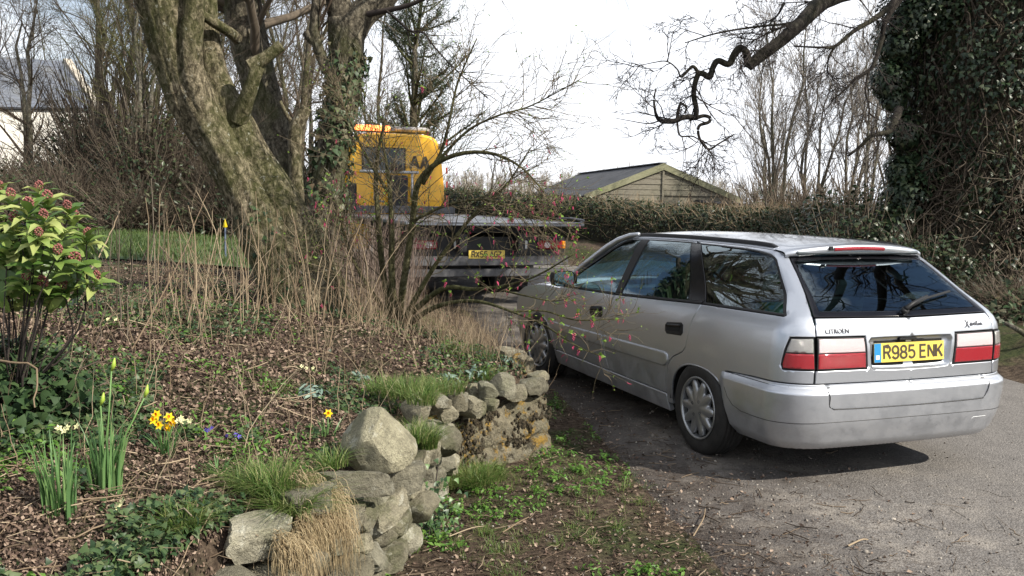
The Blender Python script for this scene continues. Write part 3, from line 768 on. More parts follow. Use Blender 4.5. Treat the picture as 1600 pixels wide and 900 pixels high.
# --- dark inside of the shell and wheel arches
inner = [(-3.4, .80), (-2.3, .84), (-.5, .93), (.70, .96), (.88, .96), to_center(.96), to_center(.24), (.6, .24), (.37, .24)] + ARCH(.015, .375, .315)[::-1] + [(-.40, .22), (-2.40, .22)] + ARCH(2.755, .375, .315)[::-1] + [(-3.14, .24), (-3.4, .24)]
panel('light_block_shell', inner, DARK, CAR, off=-.030, e=0, flange=0, grid=.12, g=0)  # near-black liner added to block light and keep the panel gaps dark
for cx in (.015, 2.755):
    A2 = ARCH(cx, .372, .312, n=22)
    for sy in (1, -1):
        G = [[[-a, sy * .838, b] for a, b in A2], [[-a, sy * .52, b] for a, b in A2]]
        MB().grid(G).build('wheel_housing', DARK, CAR, True)
        mb = MB(); mb.add([[-a, sy * .53, b] for a, b in A2] + [[A2[-1][0] * -1, sy * .53, .22], [A2[0][0] * -1, sy * .53, .22]], [list(range(len(A2) + 2))]).build('wheel_housing_back', DARK, CAR)
        # rolled lip of the arch
        A3 = ARCH(cx, .352, .292, n=26); L = []
        for a, b in A3:
            P, _, _, nn = surf_frame(np.array([a]), np.array([b])); L.append((P + nn * -.004)[0] * np.array([1, sy, 1]))
        bar(L, .007, 6).build('arch_lip', PAINT, CAR, True)
mb = MB(); mb.box((1.35, 0, .235), (3.9, 1.36, .05)); mb.box((-.55, 0, .29), (.4, 1.1, .06)); mb.build('light_block_floor', DARK, CAR)  # plain dark boxes added under the body to block light
mb = MB(); mb.tube([(-.55, -.1, .25), (-.55, .35, .25)], .085, 12); mb.tube([(-.5, .42, .28), (-.80, .45, .27)], .025, 8); mb.build('exhaust', m_plain('exhaust_steel', (.12, .10, .08), .5, .7), CAR)
# --- rub strips and handles
def strip_poly(s0, s1, z0, z1, zz0, zz1): return [(s0, z0), (s1, z1), (s1, zz1), (s0, zz0)]
panel('rubbing_strip', [(-1.378, .590), (-.425, .612), (-.392, .600), (-.386, .56), (-.41, .520), (-.45, .508), (-1.368, .493)], PAINT, CAR, off=.014, e=.012, g=0, flange=.016)
panel('rubbing_strip', [(-2.42, .566), (-1.410, .590), (-1.402, .493), (-2.30, .498), (-2.40, .52)], PAINT, CAR, off=.014, e=.012, g=0, flange=.016)
panel('rubbing_strip', [(-2.62, .56), (-2.58, .563), (-2.57, .50), (-2.62, .50)], PAINT, CAR, off=.014, e=.01, g=0, flange=.016, sides='')
for s0, z0 in ((-.442, .742), (-1.648, .715)):
    L_ = .225; mid = .012
    o_ = [(s0, z0 + .055), (s0 + .02, z0 + .076), (s0 + .20, z0 + .096), (s0 + .225, z0 + .082), (s0 + .232, z0 + .03), (s0 + .21, z0 + .008), (s0 + .03, z0 - .004), (s0 + .004, z0 + .014)]
    for h_ in panel('door_handle', o_, BLK, CAR, off=.006, e=.005, g=0): pass
    i_ = [(s0 + .03, z0 + .020), (s0 + .20, z0 + .034), (s0 + .20, z0 + .058), (s0 + .03, z0 + .044)]
    panel('handle_recess_shade', i_, DARK, CAR, off=.0075, e=0, g=0, flange=0)  # flat near-black patch; the shade of the recess is its colour
    p_ = [(s0 + .02, z0 + .046), (s0 + .205, z0 + .062), (s0 + .205, z0 + .082), (s0 + .02, z0 + .064)]
    panel('handle_grip', p_, BLKG, CAR, off=.016, e=.007, g=0, flange=.012)
# --- mirrors
for sy in (1, -1):
    G = []
    c0 = np.array([2.02, sy * .955, .985])
    prof = [(.062, .30), (.055, .86), (.035, 1.0), (.0, 1.02), (-.045, 1.0), (-.055, .97)]
    prof = [(.085, .15), (.08, .55), (.06, .84), (.03, .97), (-.01, 1.0), (-.045, 1.0), (-.052, .96)]
    for dx, sc_ in prof:
        G.append([[c0[0] + dx, c0[1] + .098 * sc_ * np.sign(math.cos(t)) * abs(math.cos(t)) ** .5, c0[2] + .068 * sc_ * np.sign(math.sin(t)) * abs(math.sin(t)) ** .55] for t in np.linspace(0, 2 * PI, 29)])
    mb = MB().grid(G)
    mb.prism([(2.05, sy * .80, .93), (2.16, sy * .79, .93), (2.14, sy * .80, 1.01), (2.05, sy * .80, 1.0)], (-.01, sy * .09, .01))
    mir = mb.build('wing_mirror', BLK, CAR, True)
    q = [[c0[0] - .047, c0[1] + .088 * np.sign(math.cos(t)) * abs(math.cos(t)) ** .45, c0[2] + .058 * np.sign(math.sin(t)) * abs(math.sin(t)) ** .5] for t in np.linspace(0, 2 * PI, 28, endpoint=False)]
    MB().add(q, [list(range(28))]).build('mirror_glass', MIR, mir)
# --- wheels
def star(k=10, r0=.128, r1=.186):
    out = []
    for i in range(k):
        a = i / k * 2 * PI
        for da, r in ((-.5, r0 * .94), (-.36, r0 * 1.0), (-.26, r1 * .84), (-.16, r1 * .96), (0, r1), (.16, r1 * .96), (.26, r1 * .84), (.36, r0 * 1.0)): out.append((a + da * 2 * PI / k, r))
    return out
def wheel(x, y, sy, steer=0):
    w_ = empty('wheel', (x, y, .307), steer); w_.parent = CAR
    mb = MB(); W2 = .094
    prof = [(.195, -.085), (.215, -.096), (.262, -.101), (.288, -.092), (.300, -.078), (.305, -.066)]
    for zc in (-.045, -.015, .015, .045): prof += [(.3065, zc - .013), (.3065, zc + .009), (.299, zc + .011), (.299, zc + .0145)]
    prof += [(.305, .066), (.300, .078), (.288, .092), (.262, .101), (.215, .096), (.195, .085)]
    mb.lathe([(r, t) for r, t in prof], 56); ty = mb.build('tyre', RUB, w_, True)
    mb = MB(); o = sy
    mb.lathe([(.198, .085 * o), (.207, .097 * o), (.2035, .1015 * o), (.194, .100 * o), (.189, .088 * o), (.187, .06 * o)], 48); rim = mb.build('rim', HUB, w_, True)
    mb = MB(); mb.lathe([(.19, .062 * o), (.10, .058 * o), (.001, .058 * o)], 40); mb.build('rim_recess', HUBD, rim, True)
    # hub cap: ten blunt petals, domed
    st = star(); rings = []
    for f, d in ((0.001, .106), (.25, .106), (.45, .105), (.62, .103), (.80, .100), (.93, .097), (1.0, .092), (1.0, .070)):
        ring = []
        for i, (a, r) in enumerate(st):
            rr = r * f if f > .62 else min(r, .108) * f / .62 * (.62 + 0) if False else r * f
            pet = abs(math.cos(a * 5)) ** 2
            ring.append([rr * math.cos(a), o * (d + .010 * pet * max(0, rr - .10) / .085 * .8 - .10 * max(0, rr - .12) ** 1.0 * .6), rr * math.sin(a)])
        ring.append(ring[0]); rings.append(ring)
    mb = MB().grid(rings); cap = mb.build('hub_cap', HUB, w_, True)
    for i in range(4):
        a = i * PI / 2 + .5; mb = MB(); mb.lathe([(.0105, .107 * o), (.009, .1085 * o), (.0088, .103 * o), (.001, .103 * o)], 12, c=(.052 * math.cos(a), 0, .052 * math.sin(a))); mb.build('bolt_hole', HUBD, cap, True)
    return w_
wheel(0, .765, 1); wheel(0, -.765, -1); wheel(2.74, .775, 1, .10); wheel(2.74, -.775, -1, .10)
# --- number plate
def onrear(y, z, tilt=.105, x=-.899):
    """upright plane of the plate; returns T(u,v,d) with u to the right seen from behind"""
    return lambda u, v, d: np.array([x - d - (v) * -math.sin(tilt) * 1.0, y - u, z + v * math.cos(tilt)])
T = onrear(.262, .735, .09, -.908)
mb = MB(); mb.prism([T(0, 0, 0), T(.524, 0, 0), T(.524, .112, 0), T(0, .112, 0)], (-.004, 0, 0)); pl = mb.build('number_plate', PLY, CAR)
mb = MB(); mb.prism([T(.001, .001, .004), T(.05, .001, .004), T(.05, .111, .004), T(.001, .111, .004)], (-.0008, 0, 0)); mb.build('plate_band', PBL, pl)
mb = MB(); mb.prism([T(.012, .018, .005), T(.038, .018, .005), T(.038, .042, .005), T(.012, .042, .005)], (-.0006, 0, 0)); mb.build('plate_band_mark', WHT, pl)
mb = MB(); Tl = lambda u, v, d: T(u, v, d + .0045); letters(mb, 'R985 ENK', .072, .020, .072, .046, .0150, .0125, Tl, .25); mb.build('plate_letters', PLK, pl)
# --- badges
mb = MB()
def tpl(txt, size, pos, T_, name, mat, parent, ext=.0012, sx=1.0, shear=0, bold=.012):
    cu = bpy.data.curves.new('t', 'FONT'); cu.body = txt; cu.size = size; cu.extrude = ext; cu.resolution_u = 3; cu.offset = size * bold
    ob = bpy.data.objects.new('t', cu); COL.objects.link(ob); bpy.context.view_layer.update()
    me = bpy.data.meshes.new_from_object(ob.evaluated_get(bpy.context.evaluated_depsgraph_get()))
    bpy.data.objects.remove(ob); bpy.data.curves.remove(cu)
    V = np.array([v.co[:] for v in me.vertices]); F = [list(p.vertices) for p in me.polygons]; bpy.data.meshes.remove(me)
    V3 = [T_(v[0] * sx + shear * v[1], v[1], v[2] + ext) for v in V]
    return mo(name, V3, F, mat, parent)
def rearT(y0, z0, extra=.002):
    def f(u, v, d):
        y = y0 - u; z = z0 + v; s_ = s_of_y(abs(y), z); P, _, _, nn = surf_frame(np.array([float(s_)]), np.array([z])); p = (P + nn * (d + extra))[0]
        return np.array([p[0], y, p[2]])
    return f
tpl('CITROËN', .036, 0, rearT(.607, .915, .001), 'badge', CHR, CAR, sx=1.05)
mb = MB(); Tx = rearT(-.425, .928, .002)
sc_ = .0155
X_ = [[(0, 2.0), (.5, 2.2), (.9, 1.2), (1.5, -.4), (2.1, -.5)], [(2.2, 2.4), (1.3, 1.2), (.2, -.4), (-.3, -.4)],
      [(3.3, 1.0), (2.9, 1.2), (2.4, .6), (2.7, .1), (3.2, .8), (3.3, 1.0), (3.2, .1), (3.7, .3), (3.9, 1.1), (4.0, .2), (4.4, 1.1), (4.8, 1.0), (4.8, .2), (5.3, .4), (5.9, 2.1), (5.7, .2), (6.2, .2), (6.5, 1.0), (6.5, .2), (6.9, .2), (7.3, .9), (7.8, 1.1), (7.3, .7), (7.4, .2), (8.0, .9), (8.0, .2), (8.5, .4)], [(5.3, 1.45), (6.3, 1.55)]]
for st in X_: stroke(mb, [(a * sc_ * 1.12, b * sc_ * 1.0) for a, b in st], .0042, .002, Tx)
mb.build('script_badge', CHR, CAR)
# --- rear wiper
Tw = rearT(0, 0, 0)
def rw(y, z, d): P, _, _, nn = surf_frame(np.array([float(s_of_y(abs(y), z))]), np.array([z])); p = (P + nn * d)[0]; return np.array([p[0], y, p[2]])
mb = MB(); a0 = rw(.02, 1.012, .012); mb.tube([a0, rw(.02, 1.012, .035)], .022, 12); mb.tube([rw(.02, 1.014, .035), rw(-.08, 1.045, .040), rw(-.22, 1.080, .034)], [.016, .012, .008], 8)
mb.tube([rw(-.03, 1.030, .016), rw(-.22, 1.078, .018), rw(-.46, 1.115, .016)], .0085, 6); mb.build('rear_wiper', BLK, CAR, True)
# --- aerial base, sticker, inside
def seat(x, y, w_, back=.62, rear=False):
    mb = MB(); mb.box((x, y, .50), (.50, w_, .16), bev=.05); mb.box((x - .30, y, .50 + back / 2), (.13, w_, back), bev=.05, ry=-.20)
    if not rear: mb.box((x - .40, y, .56 + back), (.07, .24, .15), bev=.03)
    else:
        for q in (-.4, .4): mb.box((x - .38, y + q, .50 + back), (.07, .24, .13), bev=.03)
    return mb.build('car_seat', SEAT, CAR)
seat(1.35, .37, .50); seat(1.35, -.37, .50); seat(.55, 0, 1.25, .55, True)
mb = MB(); mb.box((2.08, 0, .80), (.42, 1.42, .20), bev=.05); mb.build('dashboard', DASH, CAR)
mb = MB(); th = np.linspace(0, 2 * PI, 25); mb.tube([(1.80 + .10 * math.sin(t), -.37 + .18 * math.cos(t), .88 + .17 * math.sin(t)) for t in th], .013, 6, False); mb.build('steering_wheel', DASH, CAR, True)
mb = MB(); mb.box((-.35, 0, .60), (.95, 1.25, .03)); mb.build('boot_floor', DASH, CAR)
mb = MB(); mb.box((1.62, 0, 1.285), (.02, .22, .055), bev=.012); mb.build('interior_mirror', MIR, CAR)
# things carried in the boot, seen through the quarter window
def in_car(x, y, z):
    a = math.radians(110.77); return (2.030 + x * math.cos(a) - y * math.sin(a), 6.250 + x * math.sin(a) + y * math.cos(a), z)
dr = empty('canister', in_car(-.40, .50, .86), math.radians(110.77), 'green canister with a round white label lying in the boot behind the quarter window', 'canister')
MB().lathe([(.001, -.17), (.07, -.17), (.085, -.155), (.085, .155), (.07, .17), (.001, .17)], 28, axis='y', c=(.06, 0, .09)).build('body', m_plain('green_tin', (.01, .16, .07), .35), dr, True)
MB().lathe([(.001, .172), (.055, .172), (.055, .1705)], 28, axis='y', c=(.06, 0, .09)).build('label', m_plain('pale_label', (.45, .68, .60), .6), dr, True)
bx = empty('holdall', in_car(-.25, .10, .62), math.radians(100), 'dark holdall packed in the boot of the silver car', 'bag')
mb = MB().box((0, 0, .13), (.40, .62, .26), bev=.09); mb.build('body', m_plain('navy_cloth', (.03, .045, .09), .8, bs=.4), bx)
mb = MB().tube([(0, -.15, .24), (0, -.1, .31), (0, .1, .31), (0, .15, .24)], .012, 6); mb.build('handle', BLK, bx)
MB().box((.3, 0, 1.345), (1.5, .95, .02), bev=.008).build('headlining', SEAT, CAR)
bd = empty('bedding', in_car(-.42, -.30, .62), math.radians(80), 'pale folded blanket piled at the right of the boot', 'blanket')
for i, (z, d) in enumerate(((.06, .5), (.16, .46), (.255, .4))): MB().box((0, 0.02 * i, z), (d * .8, d, .10), bev=.045, rz=.1 * i).build('fold', m_plain('pale_cloth', (.40, .42, .42), .9, bs=.5), bd)
# ---------------------------------------------------------------- terrain
def vnoise(x, y, seed=0):
    x = np.asarray(x, float); y = np.asarray(y, float)
    xi = np.floor(x).astype(np.int64); yi = np.floor(y).astype(np.int64); fx = x - xi; fy = y - yi
    fx = fx * fx * (3 - 2 * fx); fy = fy * fy * (3 - 2 * fy)
    def h(a, b):
        n = (a * 374761393 + b * 668265263 + seed * 974634777) & 0x7fffffff
        n = ((n ^ (n >> 13)) * 1274126177) & 0x7fffffff
        return ((n ^ (n >> 16)) & 0xffff) / 65535.0
    return (h(xi, yi) * (1 - fx) + h(xi + 1, yi) * fx) * (1 - fy) + (h(xi, yi + 1) * (1 - fx) + h(xi + 1, yi + 1) * fx) * fy
def fbm(x, y, seed=0, o=4):
    s = 0; a = .5
    for k in range(o): s = s + a * vnoise(x * 2 ** k, y * 2 ** k, seed + k); a *= .5
    return s
def sdist(poly, x, y):
    """distance to a line, positive on its left side"""
    poly = np.array(poly, float); best = np.full(x.shape, 1e9); sg = np.ones(x.shape)
    for a, b in zip(poly[:-1], poly[1:]):
        d = b - a; L = d @ d; t = np.clip(((x - a[0]) * d[0] + (y - a[1]) * d[1]) / L, 0, 1)
        dx = x - a[0] - t * d[0]; dy = y - a[1] - t * d[1]; r = np.hypot(dx, dy)
        s = np.sign(d[0] * (y - a[1]) - d[1] * (x - a[0])); m = r < best - 1e-9
        best = np.where(m, r, best); sg = np.where(m, s, sg)
    return best * np.where(sg == 0, 1, sg)
BL = [(-3.0, -8), (-1.9, 0.0), (-1.35, 1.6), (-1.03, 2.4), (-.77, 3.2), (-.60, 3.9), (-.50, 4.6), (-.44, 5.2), (.26, 5.98), (.27, 6.5), (.10, 7.2), (-.02, 8), (-.32, 10), (-.85, 12.5), (-1.85, 15), (-3.6, 18), (-7, 24), (-16, 36), (-40, 62), (-120, 140)]
LY = [-8, 4, 5.2, 7.2, 8.5, 10, 12.5, 15, 18, 24, 34, 60]; LX = [1.1, .92, .78, .48, .22, -.1, -.6, -1.55, -3.2, -6.6, -14, -36]
RY_ = [-8, 3, 6, 8.3, 10, 12.5, 15, 18, 21.5, 27, 34, 60]; RX_ = [8, 6.7, 5.6, 4.8, 4.4, 3.7, 2.75, 1.3, -.9, -5.4, -11, -33]
def roadz(y): return np.interp(y, [-50, 8.5, 11, 14.5, 20, 30, 60, 200], [0, 0, .05, .20, .42, .62, .7, .7])
def gz(x, y, fine=True):
    x = np.asarray(x, float); y = np.asarray(y, float)
    d = sdist(BL, x, y); rz = roadz(y)
    he = np.interp(y, [-8, 0, 3, 6.0, 6.6, 8, 12, 20, 40], [.5, .48, .44, .42, .36, .26, .28, .25, .1])
    ew = np.interp(y, [0, 5.9, 6.4, 7.5, 9, 14], [.10, .10, .22, .5, .8, 1.4])
    bank = he * _ss(-.03, 1, d / ew) + (.62 - .25 * _ss(8, 20, y)) * (1 - np.exp(-np.clip(d, 0, None) / 1.7))
    bank = bank * (1 - _ss(30, 90, y) * .7)
    rr = x - np.interp(y, RY_, RX_)
    right = .30 * _ss(0, 1.2, rr) - .9 * _ss(3.0, 9, rr) * _ss(6, 12, y)
    z = rz + np.where(d > -.1, bank, 0) + np.where(rr > 0, right, 0)
    z = z + np.where((d < 0) & (rr < 0), .025 * _ss(-.05, -.5, -(x - np.interp(y, LY, LX)) * -1) * 0, 0)
    far = _ss(40, 160, np.hypot(x, y)); z = z * (1 - far) + far * (-1.0 + 3.5 * fbm(x / 60, y / 60, 7, 2))
    if fine:
        amp = np.where(d > .1, .055, np.where(rr > .1, .06, .012)) * np.clip(14 / (np.abs(y) + 1), 0, 1)
        z = z + amp * (fbm(x * 3.1, y * 3.1, 3, 4) - .47) * 2
        z = z + np.where((d > -.1) & (d < .0) & (y < 6), 0, 0)
    road = (x > np.interp(y, LY, LX) - .25) & (rr < .1)
    return np.where(road, np.minimum(z, rz - .004), z)
def hit(px, py, lo=1.6, hi=60):
    """where the line of sight through a point of the photograph meets the ground"""
    ys = np.linspace(lo, hi, 3000); P = np.array([at(px, py, q) for q in (1.0,)])[0] - np.array([0, 0, CAM_H])
    Q = np.array([0, 0, CAM_H]) + P[None] * ys[:, None]; g = gz(Q[:, 0], Q[:, 1])
    k = np.nonzero(Q[:, 2] <= g)[0]; i = k[0] if len(k) else -1
    return np.array([Q[i, 0], Q[i, 1], float(g[i])])
def axis(parts):
    out = [parts[0][0]]
    for a, b, s in parts:
        n = max(1, int(round((b - a) / s))); out += list(a + (b - a) * (np.arange(n) + 1) / n)
    return np.array(out)
gxs = axis([(-900, -200, 100), (-200, -60, 20), (-60, -20, 4), (-20, -8, .8), (-8, -3.2, .12), (-3.2, .9, .045), (.9, 7, .12), (7, 12, .4), (12, 40, 3), (40, 200, 20), (200, 900, 100)])
gys = axis([(-300, -60, 40), (-60, -8, 6), (-8, 1, .5), (1, 2.2, .1), (2.2, 7.2, .045), (7.2, 11, .09), (11, 20, .25), (20, 40, 1), (40, 100, 5), (100, 300, 20), (300, 1500, 120)])
GX, GY = np.meshgrid(gxs, gys, indexing='ij'); GZ = gz(GX, GY)
a_, b_ = GX.shape; ii, jj = np.meshgrid(np.arange(a_ - 1), np.arange(b_ - 1), indexing='ij'); ii = ii.ravel(); jj = jj.ravel()
GF = np.stack([ii * b_ + jj, (ii + 1) * b_ + jj, (ii + 1) * b_ + jj + 1, ii * b_ + jj + 1], 1)
def m_soil():
    m, nt, b, o = newmat('leaf_mould_soil'); v = N(nt, 'TexCoord').outputs['Object']
    n1 = noise(nt, 1.3, 6, .6, v); n2 = noise(nt, 22, 8, .7, v); n3 = noise(nt, 90, 4, .6, v)
    c = ramp(nt, n2, [(.30, (.018, .012, .008)), (.5, (.07, .05, .035)), (.72, (.17, .13, .09))])
    g = ramp(nt, n2, [(.35, (.015, .03, .008)), (.7, (.06, .085, .02))])
    c = mixc(nt, ramp(nt, n1, [(.50, 0), (.62, .75)]), c, g)
    sx = N(nt, 'SeparateXYZ', Vector=v)
    fy = N(nt, 'MapRange', Value=sx.outputs[1]); fy.inputs[1].default_value = 30; fy.inputs[2].default_value = 60
    c = mixc(nt, fy.outputs[0], c, (.075, .085, .05))
    h = math_(nt, 'ADD', n2, math_(nt, 'MULTIPLY', n3, .5))
    setp(nt, b, Base_Color=c, Roughness=.9, Normal=bump(nt, h, .9, .03)); b.inputs['Specular IOR Level'].default_value = .2
    return m
SOIL = m_soil()
g_ = mo('ground', np.stack([GX, GY, GZ], -1).reshape(-1, 3), GF, SOIL, None, True); tag(g_, kind='structure')
# road sheet
def m_road():
    m, nt, b, o = newmat('worn_asphalt'); v = N(nt, 'TexCoord').outputs['Object']
    ed = N(nt, 'Attribute', attribute_name='rnd').outputs['Fac']           # metres from the left edge
    n0 = noise(nt, .9, 6, .62, v); n1 = noise(nt, 5, 8, .7, v); n2 = noise(nt, 48, 6, .7, v)
    vo = N(nt, 'TexVoronoi', Vector=v, Scale=95); vo2 = N(nt, 'TexVoronoi', Vector=v, Scale=230)
    spk = ramp(nt, vo.outputs['Color'], [(.15, (.055, .052, .050)), (.55, (.135, .125, .115)), (.92, (.30, .28, .26))])
    spk2 = ramp(nt, vo2.outputs['Color'], [(.2, (.08, .075, .07)), (.8, (.24, .22, .205))])
    c = mixc(nt, .5, spk, spk2)
    c = mixc(nt, .35, c, ramp(nt, n1, [(.3, (.09, .085, .08)), (.7, (.23, .215, .20))]))
    # mud and leaf crumbs along the verge
    e2 = math_(nt, 'ADD', ed, math_(nt, 'MULTIPLY', math_(nt, 'SUBTRACT', n0, .5), 2.6))
    e2 = math_(nt, 'ADD', e2, math_(nt, 'MULTIPLY', math_(nt, 'SUBTRACT', n1, .5), 2.2))
    mud = N(nt, 'MapRange', Value=e2); mud.inputs[1].default_value = 1.35; mud.inputs[2].default_value = .25
    crumb = ramp(nt, math_(nt, 'ADD', math_(nt, 'MULTIPLY', n2, .7), math_(nt, 'MULTIPLY', n1, .45)), [(.575, 0), (.64, 1)])
    e3 = N(nt, 'MapRange', Value=ed); e3.inputs[1].default_value = 2.6; e3.inputs[2].default_value = .5
    mudc = ramp(nt, n2, [(.3, (.014, .010, .008)), (.55, (.038, .028, .022)), (.75, (.085, .066, .052))])
    f = math_(nt, 'MAXIMUM', math_(nt, 'MULTIPLY', mud.outputs[0], ramp(nt, n2, [(.30, 1), (.62, .78)])), math_(nt, 'MULTIPLY', crumb, math_(nt, 'MULTIPLY', e3.outputs[0], .8)))
    pale = ramp(nt, noise(nt, 2.2, 7, .7, v), [(.48, 0), (.62, .75)])
    c = mixc(nt, math_(nt, 'MULTIPLY', pale, e3.outputs[0]), c, (.36, .325, .28))
    c = mixc(nt, f, c, mudc)
    h = math_(nt, 'ADD', math_(nt, 'MULTIPLY', vo.outputs['Distance'], -.8), math_(nt, 'MULTIPLY', n2, .6))
    setp(nt, b, Base_Color=c, Roughness=math_(nt, 'SUBTRACT', .92, math_(nt, 'MULTIPLY', f, .1)), Normal=bump(nt, h, .55, .012)); b.inputs['Specular IOR Level'].default_value = .3
    return m
ROAD = m_road()
ys = axis([(-8, 2, .5), (2, 9, .06), (9, 20, .25), (20, 60, 1)]); us = np.concatenate([np.linspace(0, .4, 34), np.linspace(.4, 1, 22)[1:]])
lx = np.interp(ys, LY, LX) - .12 + .10 * (fbm(ys * 1.7, ys * 0, 5) - .5); rx2 = np.interp(ys, RY_, RX_) + .05
X = lx[:, None] + (rx2 - lx)[:, None] * us[None]; Y = np.broadcast_to(ys[:, None], X.shape)
Z = roadz(Y) + .009 + .012 * (fbm(X * 2, Y * 2, 9, 3) - .45) - .035 * (1 - _ss(0, .05, us))[None]
n1_, n2_ = X.shape; ii, jj = np.meshgrid(np.arange(n1_ - 1), np.arange(n2_ - 1), indexing='ij'); ii = ii.ravel(); jj = jj.ravel()
RF = np.stack([ii * n2_ + jj, ii * n2_ + jj + 1, (ii + 1) * n2_ + jj + 1, (ii + 1) * n2_ + jj], 1)[:, ::-1]
r_ = mo('road', np.stack([X, Y, Z], -1).reshape(-1, 3), RF, ROAD, None, True, rnd=(X - lx[:, None]).ravel()); tag(r_, kind='structure')
# lawn behind the bank
X, Y = np.meshgrid(np.linspace(-14, -2.2, 80), np.linspace(10.6, 16.4, 40), indexing='ij')
Z = gz(X, Y, False) + .03
GR = m_leaf('lawn_grass', [(.05, .09, .02), (.08, .13, .03), (.13, .16, .06)], .6, .3)
n1_, n2_ = X.shape; ii, jj = np.meshgrid(np.arange(n1_ - 1), np.arange(n2_ - 1), indexing='ij'); ii = ii.ravel(); jj = jj.ravel()
lw_ = mo('lawn', np.stack([X, Y, Z], -1).reshape(-1, 3), np.stack([ii * n2_ + jj, (ii + 1) * n2_ + jj, (ii + 1) * n2_ + jj + 1, ii * n2_ + jj + 1], 1), m_plain('lawn_turf', (.05, .085, .025), .9, var=.4, scale=9, bs=.6, bscale=40), None, True); tag(lw_, kind='structure')
rg = np.random.default_rng(11)
n = 26000; p = np.stack([rg.uniform(-12, -2.2, n), rg.uniform(10.6, 16.4, n)], 1); p = np.concatenate([p, (gz(p[:, 0], p[:, 1], False) + .03)[:, None]], 1)
bg_ = Bag(); p = p[fbm(p[:, 0] * .8, p[:, 1] * 1.2, 71, 3) + rg.random(len(p)) * .4 > .55]; n = len(p); blades(bg_, p, rg.uniform(.04, .12, n), .012, rg.uniform(.2, .9, n), rg, 2); o = bg_.build('lawn_blades', GR, None); tag(o, 'short green lawn grass beyond the bank', 'grass', kind='stuff')
# ---------------------------------------------------------------- rocks and the low wall
def ico(sub=2):
    t = (1 + 5 ** .5) / 2
    V = [np.array(v, float) for v in ((-1, t, 0), (1, t, 0), (-1, -t, 0), (1, -t, 0), (0, -1, t), (0, 1, t), (0, -1, -t), (0, 1, -t), (t, 0, -1), (t, 0, 1), (-t, 0, -1), (-t, 0, 1))]
    V = [v / np.linalg.norm(v) for v in V]
    F = [(0, 11, 5), (0, 5, 1), (0, 1, 7), (0, 7, 10), (0, 10, 11), (1, 5, 9), (5, 11, 4), (11, 10, 2), (10, 7, 6), (7, 1, 8), (3, 9, 4), (3, 4, 2), (3, 2, 6), (3, 6, 8), (3, 8, 9), (4, 9, 5), (2, 4, 11), (6, 2, 10), (8, 6, 7), (9, 8, 1)]
    for _ in range(sub):
        c = {}; G = []
        def mid(a, b):
            k = (min(a, b), max(a, b))
            if k not in c: v = V[a] + V[b]; V.append(v / np.linalg.norm(v)); c[k] = len(V) - 1
            return c[k]
        for a, b, d in F:
            x, y, z = mid(a, b), mid(b, d), mid(d, a); G += [(a, x, z), (b, y, x), (d, z, y), (x, y, z)]
        F = G
    return np.array(V), np.array(F)
ICO = {k: ico(k) for k in (0, 1, 2, 3)}
def rock_verts(dims, seed, sub=2, boxy=.5, cuts=7, rough=.038):
    """a hewn stone: a rounded box chopped by random planes"""
    r = np.random.default_rng(seed); V, F = ICO[sub]; V = V.copy()
    m = np.abs(V).max(1, keepdims=True); V = V * (1 - boxy) + V / m * boxy * .95
    sh = r.normal(size=(3, 3)) * .10; V = V @ (np.eye(3) + sh)
    for _ in range(cuts):
        n = r.normal(size=3); n /= np.linalg.norm(n); h = r.uniform(.74, 1.12) if boxy > .5 else r.uniform(.62, .92); d = V @ n; k = d > h; V[k] -= (d[k] - h)[:, None] * n * .92
    nz_ = np.stack([vnoise(V[:, 0] * 3 + 9 * i + seed, V[:, 1] * 3 + V[:, 2] * 2.3 + i * 7, seed % 97) - .5 for i in range(3)], 1)
    nz2 = np.stack([vnoise(V[:, 0] * 8 + 9 * i, V[:, 1] * 8 + V[:, 2] * 6.3 + i * 7, seed % 89) - .5 for i in range(3)], 1)
    V += nz_ * rough * 3 + nz2 * rough * 2.2
    return V * np.asarray(dims) / 2, F
